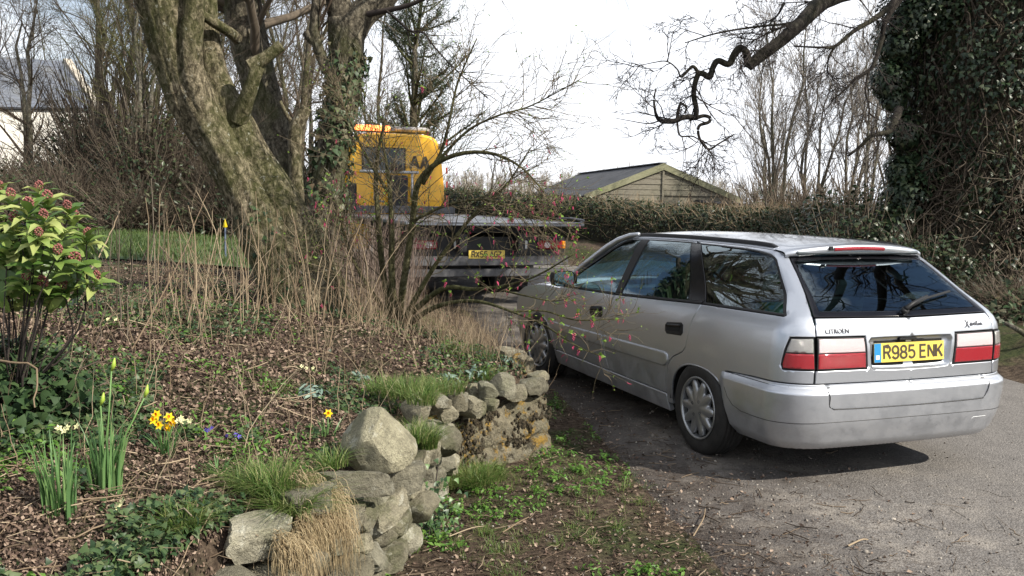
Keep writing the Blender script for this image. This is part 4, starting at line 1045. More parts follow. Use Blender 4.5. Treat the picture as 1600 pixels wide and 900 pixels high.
def m_stone(name, base, lichen=.3, moss=.3, yellow=0.0, brown=0.0):
    m, nt, b, o = newmat(name); v = N(nt, 'TexCoord').outputs['Object']; gp_ = N(nt, 'NewGeometry')
    pos = gp_.outputs['Position']
    n1 = noise(nt, 9, 8, .68, pos); n2 = noise(nt, 45, 7, .7, pos); n3 = noise(nt, 4.5, 6, .6, pos); n4 = noise(nt, 10, 8, .7, N(nt, 'Mapping', Vector=pos, Location=(3, 7, 1)).outputs[0])
    c = ramp(nt, n1, [(.25, [x * .42 for x in base]), (.5, base), (.78, [min(.8, x * 1.55) for x in base])])
    c = mixc(nt, math_(nt, 'MULTIPLY', ramp(nt, n2, [(.35, 1), (.55, 0)]), .45), c, [x * .35 for x in base])
    if moss: c = mixc(nt, math_(nt, 'MULTIPLY', ramp(nt, n3, [(.52, 0), (.62, 1)]), moss), c, (.05, .065, .015))
    if lichen: c = mixc(nt, math_(nt, 'MULTIPLY', ramp(nt, n4, [(.56, 0), (.62, 1)]), lichen), c, (.50, .50, .44))
    if yellow: c = mixc(nt, math_(nt, 'MULTIPLY', ramp(nt, noise(nt, 7, 8, .75, N(nt, 'Mapping', Vector=pos, Location=(1, 2, 9)).outputs[0]), [(.53, 0), (.58, 1)]), yellow), c, (.50, .30, .03))
    if brown: c = mixc(nt, math_(nt, 'MULTIPLY', ramp(nt, noise(nt, 11, 7, .7, N(nt, 'Mapping', Vector=pos, Location=(8, 2, 3)).outputs[0]), [(.52, 0), (.57, 1)]), brown), c, (.03, .022, .012))
    oi = N(nt, 'ObjectInfo').outputs['Random']; c = mixc(nt, 1.0, c, ramp(nt, oi, [(0, (.62, .60, .55)), (.5, (1, .98, .92)), (1, (1.35, 1.32, 1.25))]), 'MULTIPLY')
    n6 = noise(nt, 150, 4, .7, pos); c = mixc(nt, math_(nt, 'MULTIPLY', ramp(nt, n6, [(.40, 1), (.55, 0)]), .4), c, [x * .4 for x in base])
    h = math_(nt, 'ADD', math_(nt, 'ADD', n1, math_(nt, 'MULTIPLY', n2, .6)), math_(nt, 'MULTIPLY', n6, .25))
    setp(nt, b, Base_Color=c, Roughness=.92, Normal=bump(nt, h, 1.0, .04)); b.inputs['Specular IOR Level'].default_value = .25
    return m
ST1 = m_stone('weathered_limestone', (.29, .27, .205), .6, .6)
ST2 = m_stone('grey_limestone', (.34, .325, .26), .7, .4)
ST3 = m_stone('mortared_stone', (.38, .345, .26), .35, .3, .85, .8)
WALL = empty('stone_wall', (-.5, 4.4, 0), 0, 'low mossy dry stone wall holding up the bank beside the road', 'wall')
def stone(x, y, z, dims, rz, seed, mat=ST1, sub=2, boxy=.62, rx=0., ry_=0., parent=WALL, name='stone', cuts=7):
    V, F = rock_verts(dims, seed, sub, boxy, cuts); me = mkmesh(name, V, F, True); me.set_sharp_from_angle(angle=.55); me.materials.append(mat)
    po = np.array(parent.location) if parent else np.zeros(3)
    return link_mesh(name, me, parent, loc=(x - po[0], y - po[1], z - po[2]), rot=(rx, ry_, rz))
BLp = np.array(BL)
def wall_pt(y):    # wall line and its direction
    x = np.interp(y, BLp[:9, 1], BLp[:9, 0]); x2 = np.interp(y + .05, BLp[:9, 1], BLp[:9, 0]); return x, math.atan2(.05, x2 - x)
sd = 100
for row, (z0, hh) in enumerate(((.0, .11), (.11, .105), (.21, .10), (.305, .10))):
    y = 2.2 + .07 * row
    while y < 5.2:
        L = rg.uniform(.11, .27); x, a = wall_pt(y + L / 2); sd += 1
        stone(x + .015 * rg.normal(), y + L / 2, z0 + hh / 2 + .01 * rg.normal(), (L * 1.06, rg.uniform(.20, .28), hh * 1.12), a + .06 * rg.normal(), sd, (ST1, ST2)[int(rg.random() < .4)], boxy=.93, ry_=.05 * rg.normal(), cuts=4)
        y += L * 1.02
# flat cap stones seen in the photograph: px, py, distance, size, turn
for (px, py, yy, dims, rz, mt, bx_) in (
    (404, 838, 3.05, (.235, .15, .12), .62, ST2, .6), (475, 788, 3.32, (.21, .20, .12), .9, ST2, .6), (553, 756, 3.62, (.23, .17, .135), .5, ST2, .65),
    (630, 746, 3.95, (.27, .16, .115), .75, ST2, .6), (600, 795, 3.80, (.22, .16, .10), 1.2, ST1, .7), (540, 815, 3.52, (.24, .16, .11), 1.3, ST1, .7),
    (655, 790, 4.25, (.20, .16, .13), 1.2, ST1, .7), (690, 690, 4.75, (.2, .2, .16), .9, ST1, .6)):
    sd += 1; p = at(px, py, yy); stone(p[0], p[1], p[2], dims, rz, sd, mt, 3, .95, cuts=8, rx=.12 * rg.normal(), ry_=.1 * rg.normal())
# mortared end of the wall
ax, ay, bx2, by = -.47, 5.12, .30, 5.93
dirw = np.array([bx2 - ax, by - ay]); Lw = np.hypot(*dirw); dirw /= Lw; nw = np.array([dirw[1], -dirw[0]])
U = np.linspace(0, Lw, 60); Zs = np.linspace(-.08, .40, 34)
G = []
for u in U:
    col = []
    topz = .37 + .02 * math.sin(u * 9) + .03 * (fbm(np.array(u * 4), np.array(2.), 4) - .5) * 2
    for k, z in enumerate(Zs):
        zz = min(z, topz); over = max(0, z - topz + .0) * 0
        dsp = .026 * (float(fbm(np.array(u * 7.), np.array(z * 9.), 21)) - .5) * 2 + .018 * (float(fbm(np.array(u * 26.), np.array(z * 30.), 22)) - .5) * 2 - .05 * (z / .4) - .02 * (abs(z - .13) < .012)
        e_ = min(1, (Lw - u) / .06, 1); dsp -= .05 * (1 - math.sqrt(max(0, 1 - (1 - max(e_, 0)) ** 2)))
        col.append([ax + dirw[0] * u + nw[0] * dsp, ay + dirw[1] * u + nw[1] * dsp, zz])
    top = col[-1]
    for t in (.06, .14, .22): col.append([top[0] - nw[0] * t, top[1] - nw[1] * t, topz + .012 * math.sin(u * 30 + t * 40)])
    G.append(col)
tail = []
for t in np.linspace(.04, .62, 18):      # return of the wall along the lane
    base = np.array(G[len(U) - 1]); dd = np.array([-.02, 1.0]); jit = .02 * (fbm(base[:, 2] * 9 + t * 12, base[:, 2] * 0 + t * 9, 31) - .5) * 2
    q = base.copy(); q[:, 0] += dd[0] * t - .12 * t + jit; q[:, 1] += dd[1] * t; q[:, 2] -= .10 * t; tail.append(q.tolist())
G += tail
mb = MB().grid(G); mb.V = [np.concatenate(mb.V) - np.array([-.5, 4.4, 0])]; mb.build('mortared_block', ST3, WALL, True)
# moss cushions on its face
BM = m_plain('brown_moss', (.045, .034, .018), .95, var=.6, scale=60, bs=1, bscale=220); GM = m_plain('green_moss', (.06, .08, .015), .95, var=.5, scale=50, bs=1, bscale=220)
mv = MB()
for i in range(620):
    u = rg.uniform(.25, Lw - .02) ; z = rg.uniform(.02, .36)
    if fbm(np.array(u * 5), np.array(z * 7), 77, 3) < .45: continue
    V, F = ICO[1]; s_ = rg.uniform(.005, .014); c = np.array([ax + dirw[0] * u + nw[0] * (.006 - .05 * z / .4), ay + dirw[1] * u + nw[1] * (.006 - .05 * z / .4), z]) - np.array([-.5, 4.4, 0])
    mv.add(V * s_ * np.array([.8, .8, 1.25]) * (1 + .25 * rg.normal(size=(len(V), 1))) * .9 + c, F.tolist())
mv.build('moss_cushions', BM, WALL, True)['kind'] = 'stuff'
# loose stones laid along the top of the mortared end
for (px, py, yy, dims, rz, mt) in (
    (714, 628, 5.25, (.12, .12, .12), .3, ST1), (735, 634, 5.35, (.14, .13, .13), .9, ST1), (762, 610, 5.50, (.11, .11, .10), .2, ST2), (742, 610, 5.6, (.15, .12, .09), .6, ST1), (789, 600, 5.62, (.13, .14, .14), 1.1, ST2),
    (831, 604, 5.82, (.22, .17, .13), .75, ST2), (804, 612, 5.70, (.12, .12, .10), .3, ST1), (765, 632, 5.45, (.10, .12, .09), .4, ST1), (700, 645, 5.1, (.12, .12, .10), .4, ST1), (815, 570, 6.25, (.16, .22, .20), .2, ST3), (800, 560, 6.7, (.2, .2, .14), .5, ST1),
    (840, 590, 6.0, (.14, .14, .08), .5, ST1), (682, 628, 5.0, (.13, .13, .12), .9, ST1), (650, 640, 4.7, (.12, .14, .11), .9, ST1)):
    sd += 1; p = at(px, py, yy); stone(p[0], p[1], p[2], dims, rz, sd, mt, 2, .93, cuts=7, rx=.2 * rg.normal(), ry_=.15 * rg.normal())
# the pointed boulder standing on the wall
p = at(592, 686, 3.88)
BO = empty('boulder', (p[0], p[1], p[2] - .115), 0, 'big pointed limestone boulder standing on top of the low wall', 'rock')
V, F = ICO[3]; V = V.copy()
for n_, h_ in (((.6, -.7, .35), .60), ((-.75, -.45, .5), .66), ((.85, -.1, .5), .68), ((-.2, -.9, -.2), .70), ((.1, .2, -1), .66), ((-.6, -.5, -.3), .78), ((.75, -.55, -.15), .80), ((0, .9, .4), .6), ((-.3, -.65, .70), .72)):
    n_ = np.array(n_, float); n_ /= np.linalg.norm(n_); d = V @ n_; k = d > h_; V[k] -= (d[k] - h_)[:, None] * n_ * .96
k = V[:, 2] > 0; V[k, 0] *= 1 - .25 * V[k, 2]; V[k, 0] -= .10 * V[k, 2]
V += .035 * np.stack([fbm(V[:, 0] * 5 + i * 9, V[:, 1] * 4 + V[:, 2] * 3, 50 + i, 4) - .47 for i in range(3)], 1) * 2
V = V * np.array([.172, .16, .150]) + np.array([0, 0, .10])
rb_ = mo('rock_body', V, F, m_stone('boulder_limestone', (.36, .34, .25), .55, .4), BO, True); rb_.data.set_sharp_from_angle(angle=.5)

# ---------------------------------------------------------------- timber barn
def m_wood(name, col, dark, sc=(3, 3, 40), v0=.4):
    m, nt, b, o = newmat(name); v = N(nt, 'TexCoord').outputs['Object']
    mpn = N(nt, 'Mapping', Vector=v, Scale=sc).outputs[0]; n = noise(nt, 3, 8, .7, mpn, .4); n2 = noise(nt, 1.2, 5, .6, v)
    c = ramp(nt, n, [(.3, dark), (.7, col)]); c = mixc(nt, ramp(nt, n2, [(.4, 0), (.75, v0)]), c, (.10, .12, .035))
    setp(nt, b, Base_Color=c, Roughness=.85, Normal=bump(nt, n, .5, .01)); return m
WD = m_wood('weathered_boards', (.27, .25, .20), (.12, .105, .08), (2, 2, 22), .25); WG = m_wood('mossy_bargeboard', (.34, .33, .22), (.20, .20, .12), (3, 3, 10), .4)
a0 = at(917, 305, 28.0); a1 = at(1150, 308, 28.6); ap = at(1035, 257, 28.3)
gdir = (a1 - a0); gdir[2] = 0; gw_ = np.linalg.norm(gdir); gdir /= gw_; gn = np.array([gdir[1], -gdir[0], 0])       # gable faces gn (towards the road)
BARN = empty('timber_barn', (a0[0] + gdir[0] * gw_ / 2, a0[1] + gdir[1] * gw_ / 2, 0), math.atan2(gdir[1], gdir[0]), 'timber clad barn with a boarded gable and dark corrugated roof behind the hedge', 'barn')
hw = gw_ / 2; ez = a0[2]; az_ = ap[2] - .02; LB = 12.5
# local: x along gable, y away from us, z up
slope = math.atan2(az_ - ez, hw)
zf = lambda x: az_ - (az_ - ez) * abs(x) / hw
z = ez - .30; k = 0
while z < az_ - .12:
    h_ = .165; xm = hw - .12 if z + h_ < ez else hw * (az_ - (z + h_)) / (az_ - ez) + .02
    x2 = hw - .12 if z < ez else hw * (az_ - z) / (az_ - ez) - .04
    for sx in (-1, 1):
        if xm <= .05 or (sx > 0 and z < ez - .01): continue
        t_ = .018 + .008 * rg.random()
        P = [(sx * .03, -.02 - t_, z + .008), (sx * x2, -.02 - t_, z + .008), (sx * min(x2, xm), -.02 - t_ + .012, z + h_ - .006), (sx * .03, -.02 - t_ + .012, z + h_ - .006)]
        MB().prism(P, (0, .03, 0)).build('plank', WD, BARN)
    z += h_; k += 1
MB().box((0, -.05, (ez - .3 + az_) / 2 - .1), (.06, .05, az_ - ez + .2)).build('gable_post', WD, BARN)
for sx in (-1, 1):
    P = [(sx * 0.0, -.10, az_ + .06), (sx * (hw + .10), -.10, ez + .02), (sx * (hw + .10), -.10, ez - .16), (0, -.10, az_ - .14)]
    MB().prism(P, (0, .045, 0)).build('bargeboard', WG, BARN)
CORR = m_plain('corrugated_sheet', (.055, .058, .066), .6, var=.35, scale=3)
for sx in (-1, 1):
    ncor = 120; G = []
    for i in range(ncor * 4 + 1):
        yy = -.05 + LB * i / (ncor * 4); dz = .018 * math.sin(i * PI / 2)
        G.append([[sx * f * (hw + .22), yy, az_ + .04 - (az_ - ez + .10) * f + dz] for f in (0, .5, 1)])
    MB().grid(G).build('roof_sheet', CORR, BARN)
MB().box((0, LB / 2, az_ + .07), (.24, LB, .03)).build('ridge', CORR, BARN)
MB().prism([(-hw + .1, 0, -1), (hw - .1, 0, -1), (hw - .1, 0, ez - .1), (0, 0, az_ - .1), (-hw + .1, 0, ez - .1)], (0, LB - .1, 0)).build('wall', WD, BARN)
mb = MB(); mb.box((hw - .55, -.22, ez - .16), (1.5, .5, .07), ry=.06); mb.build('lean_to_roof', CORR, BARN)
V = [(-(hw + .2), LB, ez - .04), (0, LB, az_ + .08), (0, LB, az_ - .05), (-(hw + .2), LB, ez - .17)]
MB().prism(V, (0, .05, 0)).build('bargeboard', m_plain('pale_verge', (.5, .5, .48), .7), BARN)
MB().tube([(-.1 + hw * .25, -.12, ez - .12), (-.1 + hw * .27, -.12, ez - .6)], .03, 6).build('downpipe', m_plain('white_pipe', (.6, .6, .6), .5), BARN)

# ---------------------------------------------------------------- white cottage far left
HW = m_plain('limewash', (.66, .64, .59), .9, var=.12, scale=1.2, bs=.2, bscale=20)
m, nt, b, o = newmat('slate'); v = N(nt, 'TexCoord').outputs['UV']; v = N(nt, 'TexCoord').outputs['Object']
br = N(nt, 'TexBrick', Vector=N(nt, 'Mapping', Vector=v, Rotation=(PI / 2, 0, 0)).outputs[0], Scale=2.2, Color1=(.085, .10, .13, 1), Color2=(.125, .14, .175, 1), Mortar=(.03, .03, .035, 1)); br.inputs['Mortar Size'].default_value = .012
setp(nt, b, Base_Color=mixc(nt, ramp(nt, noise(nt, 1.5, 6), [(.4, 0), (.7, .5)]), br.outputs[0], (.16, .16, .15)), Roughness=.5, Normal=bump(nt, br.outputs['Fac'], -.4, .01)); SLATE = m
r0 = at(97, 98, 36.0); r1 = at(-160, 82, 31.0); e0 = at(146, 172, 34.6); e1 = r1 + (e0 - r0)
HO = empty('white_cottage', (float(e0[0]), float(e0[1]), 0), 0, 'white cottage with a grey slate roof glimpsed through the bare woods', 'house')
L0 = np.array([e0[0], e0[1], 0]); q = lambda p: np.array(p) - L0
dn = (e0 - r0); up2 = np.cross(r1 - r0, dn); up2 /= np.linalg.norm(up2); up2 *= np.sign(up2[2])
MB().prism([q(r0), q(r1), q(e1), q(e0)], up2 * .08).build('roof', SLATE, HO)
back = dn * np.array([-1, -1, 1]) + np.array([0, 0, 0]); MB().prism([q(r0), q(r1), q(r1 + back), q(r0 + back)], up2 * .06).build('roof', SLATE, HO)
inn = -dn * np.array([1, 1, 0]) * .06
w0, w1 = e0 + inn, e1 + inn; gy0 = 0.2
MB().prism([q((w0[0], w0[1], gy0)), q((w1[0], w1[1], gy0)), q((w1[0], w1[1], w1[2] - .03)), q((w0[0], w0[1], w0[2] - .03))], -dn * np.array([1, 1, 0]) * .05).build('wall', HW, HO)
bw = r0 + back * .95
MB().prism([q((w0[0], w0[1], gy0)), q((w0[0], w0[1], w0[2] - .05)), q(r0 - np.array([0, 0, .05])), q(bw), q((bw[0], bw[1], gy0))], (r1 - r0) / np.linalg.norm(r1 - r0) * .2).build('gable_wall', HW, HO)
COP = m_plain('coping_stone', (.42, .38, .32), .9, var=.3, scale=3)
al = (r0 - r1) / np.linalg.norm(r0 - r1)
for i in range(7):
    a = r0 + dn * (i / 7.); b2 = r0 + dn * ((i + .96) / 7.)
    MB().prism([q(a), q(b2), q(b2 + al * .30), q(a + al * .30)], up2 * .20).build('coping_stone', COP, HO)
wm = m_plain('dark_window', (.02, .025, .03), .1)
wd = (w1 - w0) / np.linalg.norm((w1 - w0)[:2]); wn = np.array([wd[1], -wd[0], 0]); wn *= -np.sign(wn @ (-dn)) if abs(wn @ dn) > 0 else 1
wn = dn * np.array([1, 1, 0]); wn /= np.linalg.norm(wn)

# ---------------------------------------------------------------- recovery truck (local: x ahead, y left)
TY = math.radians(20.7)
TR = empty('recovery_truck', (-.34, 12.70, .13), TY + PI / 2, 'yellow flatbed recovery lorry with a lit amber roof bar stopped ahead on the lane', 'truck')
YEL = m_plain('yellow_truck_paint', (.86, .44, .008), .35, var=.06, coat=.5); STL = m_plain('grey_steel', (.10, .10, .105), .55, .4, var=.4, scale=8); ALU = m_plain('aluminium_deck', (.20, .21, .225), .4, .7, var=.3, scale=5)
DST = m_plain('dark_steel', (.022, .022, .024), .6, .2, var=.4)
mb = MB()
for i in range(14): mb = MB().box((-.35 + .22 + i * .43, 0, 1.175), (.41, 2.40, .035), bev=.006); mb.build('deck_plank', ALU if i % 2 else STL, TR)
for sy in (1, -1):
    MB().box((2.6, sy * 1.235, 1.18), (6.0, .06, .05), bev=.012).build('deck_rail', ALU, TR)
    MB().box((3.1, sy * .42, .92), (6.6, .10, .24)).build('chassis_rail', DST, TR)
    MB().box((2.5, sy * .95, 1.10), (5.2, .08, .09)).build('deck_bearer', DST, TR)
MB().box((-.37, 0, 1.165), (.05, 2.44, .028), bev=.008).build('deck_tail', ALU, TR)
mb = MB(); mb.tube([(-.36, -1.2, 1.20), (-.40, -1.25, 1.24), (.1, -1.27, 1.26), (.6, -1.27, 1.24)], .014, 6); mb.build('tie_rail', ALU, TR)
for x in (.2, 1.0, 1.9, 2.8, 3.7, 4.6): MB().box((x, 0, 1.09), (.08, 2.0, .10)).build('cross_member', DST, TR)
MB().box((-.02, 0, .665), (.10, 2.36, .13), bev=.01).build('rear_beam', STL, TR)
MB().box((.02, 0, .50), (.08, 2.30, .11), bev=.01).build('under_run_bar', STL, TR)
MB().box((.06, 0, .86), (.08, 2.30, .26)).build('light_board', DST, TR)
for sy in (1, -1):
    MB().box((-.035, -sy * .60, .675), (.012, .46, .075)).build('reflective_strip', m_plain('red_strip', (.5, .02, .02), .4), TR)
    lamp = MB().box((-.02, -sy * .93, .885), (.07, .40, .12), bev=.02).build('tail_light', LRED, TR)
    MB().box((-.03, -sy * 1.11, .885), (.07, .06, .11), bev=.012).build('indicator', m_lens('amber_lens', (.85, .30, .01)), lamp)
    MB().lathe([(.001, -.062), (.045, -.060), (.048, -.05)], 16, axis='x', c=(0, -sy * .86, .885)).build('reversing_lens', LCLR, lamp)
MB().box((-.02, -.52, .885), (.03, .11, .12), bev=.02).build('work_light', WHT, TR)
MB().box((-.02, .44, .885), (.03, .11, .12), bev=.02).build('work_light', WHT, TR)
Tt = lambda u, v_, d: np.array([-.075 - d, .30 - u, .70 + v_])
pl = MB().prism([Tt(0, 0, 0), Tt(.52, 0, 0), Tt(.52, .112, 0), Tt(0, .112, 0)], (.01, 0, 0)).build('number_plate', PLY, TR)
mb = MB(); letters(mb, 'RX55 AGZ', .045, .018, .076, .046, .013, .014, lambda u, v_, d: Tt(u, v_, d + .002), .3); mb.build('plate_letters', PLK, pl)
for sy in (1, -1):
    for xx, nm in ((1.75, 2), (6.1, 1)):
        for k in range(nm):
            w_ = empty('wheel', (xx, sy * (.98 - .27 * k), .41)); w_.parent = TR
            MB().lathe([(.24, -.12), (.38, -.125), (.41, -.10), (.41, .10), (.38, .125), (.24, .12)], 32).build('tyre', RUB, w_, True)
            MB().lathe([(.001, sy * .06), (.16, sy * .08), (.24, sy * .115)], 24).build('rim', STL, w_, True)
    MB().box((1.15, sy * .86, .52), (.03, .56, .30)).build('mud_flap', DST, TR)
    MB().lathe([(.46, -.28), (.47, -.28), (.47, .28), (.46, .28)], 20, c=(1.75, sy * .85, .42)).build('mudguard', DST, TR)
    MB().box((3.7, sy * 1.12, .86), (1.6, .22, .42), bev=.02).build('locker', YEL, TR)
MB().box((1.75, 0, .42), (.14, 1.9, .14)).build('axle', DST, TR)
# cab: rounded section lofted along x
def cab_ring(x, f, top, wdt):
    pts = []
    for t in np.linspace(0, 2 * PI, 49)[:-1]:
        c, s_ = math.cos(t), math.sin(t); y = wdt * .94 * np.sign(c) * abs(c) ** .28; z = .5 + .5 * np.sign(s_) * abs(s_) ** .30
        yy = y * (1 - .13 * max(0, z - .35) / .65) ; pts.append([x, yy * f, .70 + (top - .70) * z])
    pts.append(pts[0]); return pts
G = [cab_ring(x, f, t, 1.03) for x, f, t in ((5.30, .955, 2.66), (5.315, .985, 2.69), (5.36, 1.0, 2.71), (6.6, 1.0, 2.72), (6.95, .99, 2.60), (7.25, .97, 1.75), (7.3, .95, 1.2), (7.3, .93, .8))]
MB().grid(G).build('cab', YEL, TR, True)
back = cab_ring(5.301, .953, 2.655, 1.03)[:-1]; MB().add(back, [list(range(len(back)))]).build('cab_back', YEL, TR)
cw = MB().box((5.292, .26, 2.21), (.02, .84, .46), bev=.008).build('cab_window', BLKG, TR)
MB().box((5.283, .26, 2.21), (.012, .77, .40), bev=.005).build('pane', m_plain('grey_glass', (.06, .08, .09), .08), cw)
for (y, z, dy, dz) in ((.62, 1.55, .50, .55), (-.10, 1.55, .80, .55), (-.70, 1.9, .30, .9), (.2, 2.53, 1.3, .10)):
    MB().box((5.297, y, z), (.012, dy, dz), bev=.006).build('cab_panel', YEL, TR)
RAIL = m_plain('galvanised_rail', (.55, .56, .57), .4, .5)
mb = MB(); mb.tube([(5.18, .74, 1.98), (5.18, -.38, 1.98)], .03, 8); mb.tube([(5.18, .46, 1.98), (5.18, .46, 1.45), (5.18, .28, 1.42)], .022, 6); mb.tube([(5.18, -.26, 1.98), (5.18, -.26, 1.45)], .022, 6); mb.build('headboard_rail', RAIL, TR, True)
mb = MB(); mb.box((5.1, .02, 1.62), (.14, .34, .60), bev=.03); mb.box((5.08, .05, 2.06), (.12, .20, .14), bev=.03); mb.build('winch', DST, TR)
MB().box((5.05, 0, 1.28), (.18, 2.1, .14), bev=.01).build('headboard_foot', STL, TR)
MB().box((5.0, .95, 1.50), (.14, .22, .50), bev=.02).build('toolbox', DST, TR)
MB().box((5.5, 0, .85), (.5, 1.9, .5)).build('cab_base', DST, TR)
mb = MB(); letters(mb, 'AA', 0, 0, .23, .17, .035, .05, lambda u, v_, d: np.array([5.284 - d, -.25 - u, 2.06 + v_])); mb.build('lettering', PLK, TR)
mb = MB(); mb.box((5.75, .0, 2.80), (.30, 1.5, .10), bev=.03); bar_ = mb.build('light_bar', STL, TR)
m, nt, b, o = newmat('lit_amber'); setp(nt, b, Base_Color=(.9, .2, .03, 1)); b.inputs['Emission Color'].default_value = (1, .22, .06, 1); b.inputs['Emission Strength'].default_value = 4; AMB = m
MB().box((5.73, .42, 2.815), (.32, .72, .105), bev=.035).build('lit_beacon', AMB, bar_)
MB().box((5.73, -.36, 2.815), (.32, .70, .095), bev=.035).build('unlit_beacon', m_plain('clear_beacon', (.35, .33, .32), .2), bar_)
mb = MB(); 
for k in range(5): mb.box((5.30 + .02 * k, -.985 + .0 * k, 1.5 + .27 * k), (.03, .03, .12))
mb.build('marker_strip', LRED, TR)
for sy in (1, -1): MB().box((5.289, sy * .86 - .0, 2.50), (.02, .10, .10), bev=.01).build('marker_lamp', m_plain('grey_lens', (.3, .27, .22), .3), TR)
# ---------------------------------------------------------------- bark and wood
def m_bark(name, lo, mid, hi, moss=.6, lichen=.4, mscale=1.6, ridge=27, mcol=(.07, .085, .018)):
    m, nt, b, o = newmat(name); pos = N(nt, 'TexCoord').outputs['Object']
    mpn = N(nt, 'Mapping', Vector=pos, Scale=(1, 1, .55)).outputs[0]
    n1 = noise(nt, ridge, 9, .72, mpn, .6); n2 = noise(nt, 60, 6, .7, pos); n3 = noise(nt, mscale, 7, .66, pos); n4 = noise(nt, 17, 5, .7, pos)
    c = ramp(nt, n1, [(.38, lo), (.5, mid), (.62, hi)])
    c = mixc(nt, math_(nt, 'MULTIPLY', ramp(nt, n2, [(.35, 1), (.6, 0)]), .4), c, lo)
    if moss: c = mixc(nt, math_(nt, 'MULTIPLY', ramp(nt, n3, [(.46, 0), (.58, 1)]), moss), c, ramp(nt, n2, [(.3, [x * .5 for x in mcol]), (.7, mcol)]))
    if lichen: c = mixc(nt, math_(nt, 'MULTIPLY', ramp(nt, n4, [(.62, 0), (.66, 1)]), lichen), c, (.40, .40, .33))
    h = math_(nt, 'ADD', n1, math_(nt, 'MULTIPLY', n2, .4))
    setp(nt, b, Base_Color=c, Roughness=.92, Normal=bump(nt, h, .9, .035)); b.inputs['Specular IOR Level'].default_value = .2
    return m
BK1 = m_bark('mossy_bark', (.022, .018, .011), (.13, .11, .07), (.35, .30, .205), .5, .6)
BK2 = m_bark('ivy_bark', (.03, .026, .02), (.11, .095, .07), (.25, .22, .165), .5, .2)
BK3 = m_bark('dark_oak_bark', (.012, .010, .009), (.032, .027, .024), (.07, .062, .052), .15, .1, ridge=20)
BK4 = m_bark('pale_wood_bark', (.055, .048, .038), (.14, .125, .10), (.27, .25, .20), .35, .3)
def m_twig(name, cols, rough=.8):
    m, nt, b, o = newmat(name); a = N(nt, 'Attribute', attribute_name='rnd').outputs['Fac']
    setp(nt, b, Base_Color=ramp(nt, a, [(i / (len(cols) - 1), c) for i, c in enumerate(cols)]), Roughness=rough); b.inputs['Specular IOR Level'].default_value = .2
    return m
TW_BR = m_twig('brown_twigs', [(.05, .036, .026), (.10, .078, .058), (.15, .125, .095)])
TW_DK = m_twig('dark_twigs', [(.018, .015, .014), (.035, .028, .026), (.055, .045, .04)])
TW_PL = m_twig('pale_dead_stems', [(.14, .10, .065), (.25, .19, .125), (.36, .29, .20)])
TW_GY = m_twig('grey_twigs', [(.10, .088, .075), (.16, .142, .122), (.23, .205, .18)])
TW_GN = m_twig('greenish_twigs', [(.05, .055, .022), (.085, .085, .035), (.12, .095, .05)])
IVY = m_leaf('ivy_leaf', [(.010, .020, .010), (.018, .036, .016), (.032, .055, .024), (.065, .075, .035)], .42, .12, .4)
IVYM = m_leaf('matt_ivy_leaf', [(.012, .03, .012), (.03, .06, .022), (.05, .085, .03)], .6, .15, .2)
IVYL = m_leaf('paler_ivy_leaf', [(.025, .05, .02), (.05, .09, .035), (.10, .12, .06), (.14, .10, .06)], .5, .2)  # paler ivy tones with some browned leaves
HEDG = m_leaf('hedge_leaf', [(.014, .030, .012), (.028, .050, .018), (.05, .07, .028), (.09, .08, .045)], .4, .15)
LIT = m_leaf('leaf_litter', [(.030, .020, .015), (.065, .044, .034), (.115, .078, .06), (.19, .135, .10), (.34, .26, .20)], .75, .08, .2)
WEED = m_leaf('fresh_weed_leaf', [(.06, .14, .02), (.09, .20, .03), (.15, .27, .05)], .45, .35)
GRS = m_leaf('grass_blade', [(.05, .11, .02), (.09, .17, .03), (.16, .22, .06), (.28, .27, .12)], .5, .35)
GLAU = m_leaf('grey_green_leaf', [(.10, .16, .13), (.17, .24, .20), (.25, .33, .27)], .6, .15)
HAY = m_leaf('dry_hanging_grass', [(.28, .20, .11), (.42, .33, .19), (.55, .45, .28)], .7, .25)

def cr(P, n):
    """smooth curve through control points"""
    P = np.asarray(P, float); Q = np.concatenate([[2 * P[0] - P[1]], P, [2 * P[-1] - P[-2]]]); t = np.linspace(0, len(P) - 1 - 1e-6, n); i = t.astype(int); f = (t - i)[:, None]
    a, b, c, d = Q[i], Q[i + 1], Q[i + 2], Q[i + 3]
    return .5 * (2 * b + (c - a) * f + (2 * a - 5 * b + 4 * c - d) * f ** 2 + (3 * b - a - 3 * c + d) * f ** 3)
def limb(C, R, n=40, k=24, amp=.10, seed=0, lump=.12):
    """rugged limb: returns V, F of a tube whose skin is ridged along the grain"""
    P = cr(C, n); r = cr(np.asarray(R, float)[:, None], n)[:, 0]
    V, F = tubes(P[None], r[None], k); V = V.reshape(n, k, 3)
    L = np.concatenate([[0], np.cumsum(np.linalg.norm(np.diff(P, axis=0), axis=1))]); a = np.arange(k) / k * 2 * PI
    A = np.cos(a)[None], np.sin(a)[None]
    rr = r.mean() + 1e-6; l = L[:, None] / max(rr, .03)
    d = amp * (fbm(A[0] * 7 + 10 + seed, A[1] * 7 + l * .45, seed, 4) - .45) * 2 + lump * (fbm(A[0] * 1.2 + 5, A[1] * 1.2 + l * .35, seed + 9, 3) - .45) * 2
    V = P[:, None] + (V - P[:, None]) * (1 + d[..., None])
    V = V.reshape(-1, 3); nv = len(V); V = np.concatenate([V, P[:1], P[-1:]])
    j = np.arange(k); caps = [np.stack([np.full(k, nv), (j + 1) % k, j], 1), np.stack([np.full(k, nv + 1), (n - 1) * k + j, (n - 1) * k + (j + 1) % k], 1)]
    return V, [F, np.concatenate(caps)], P, r
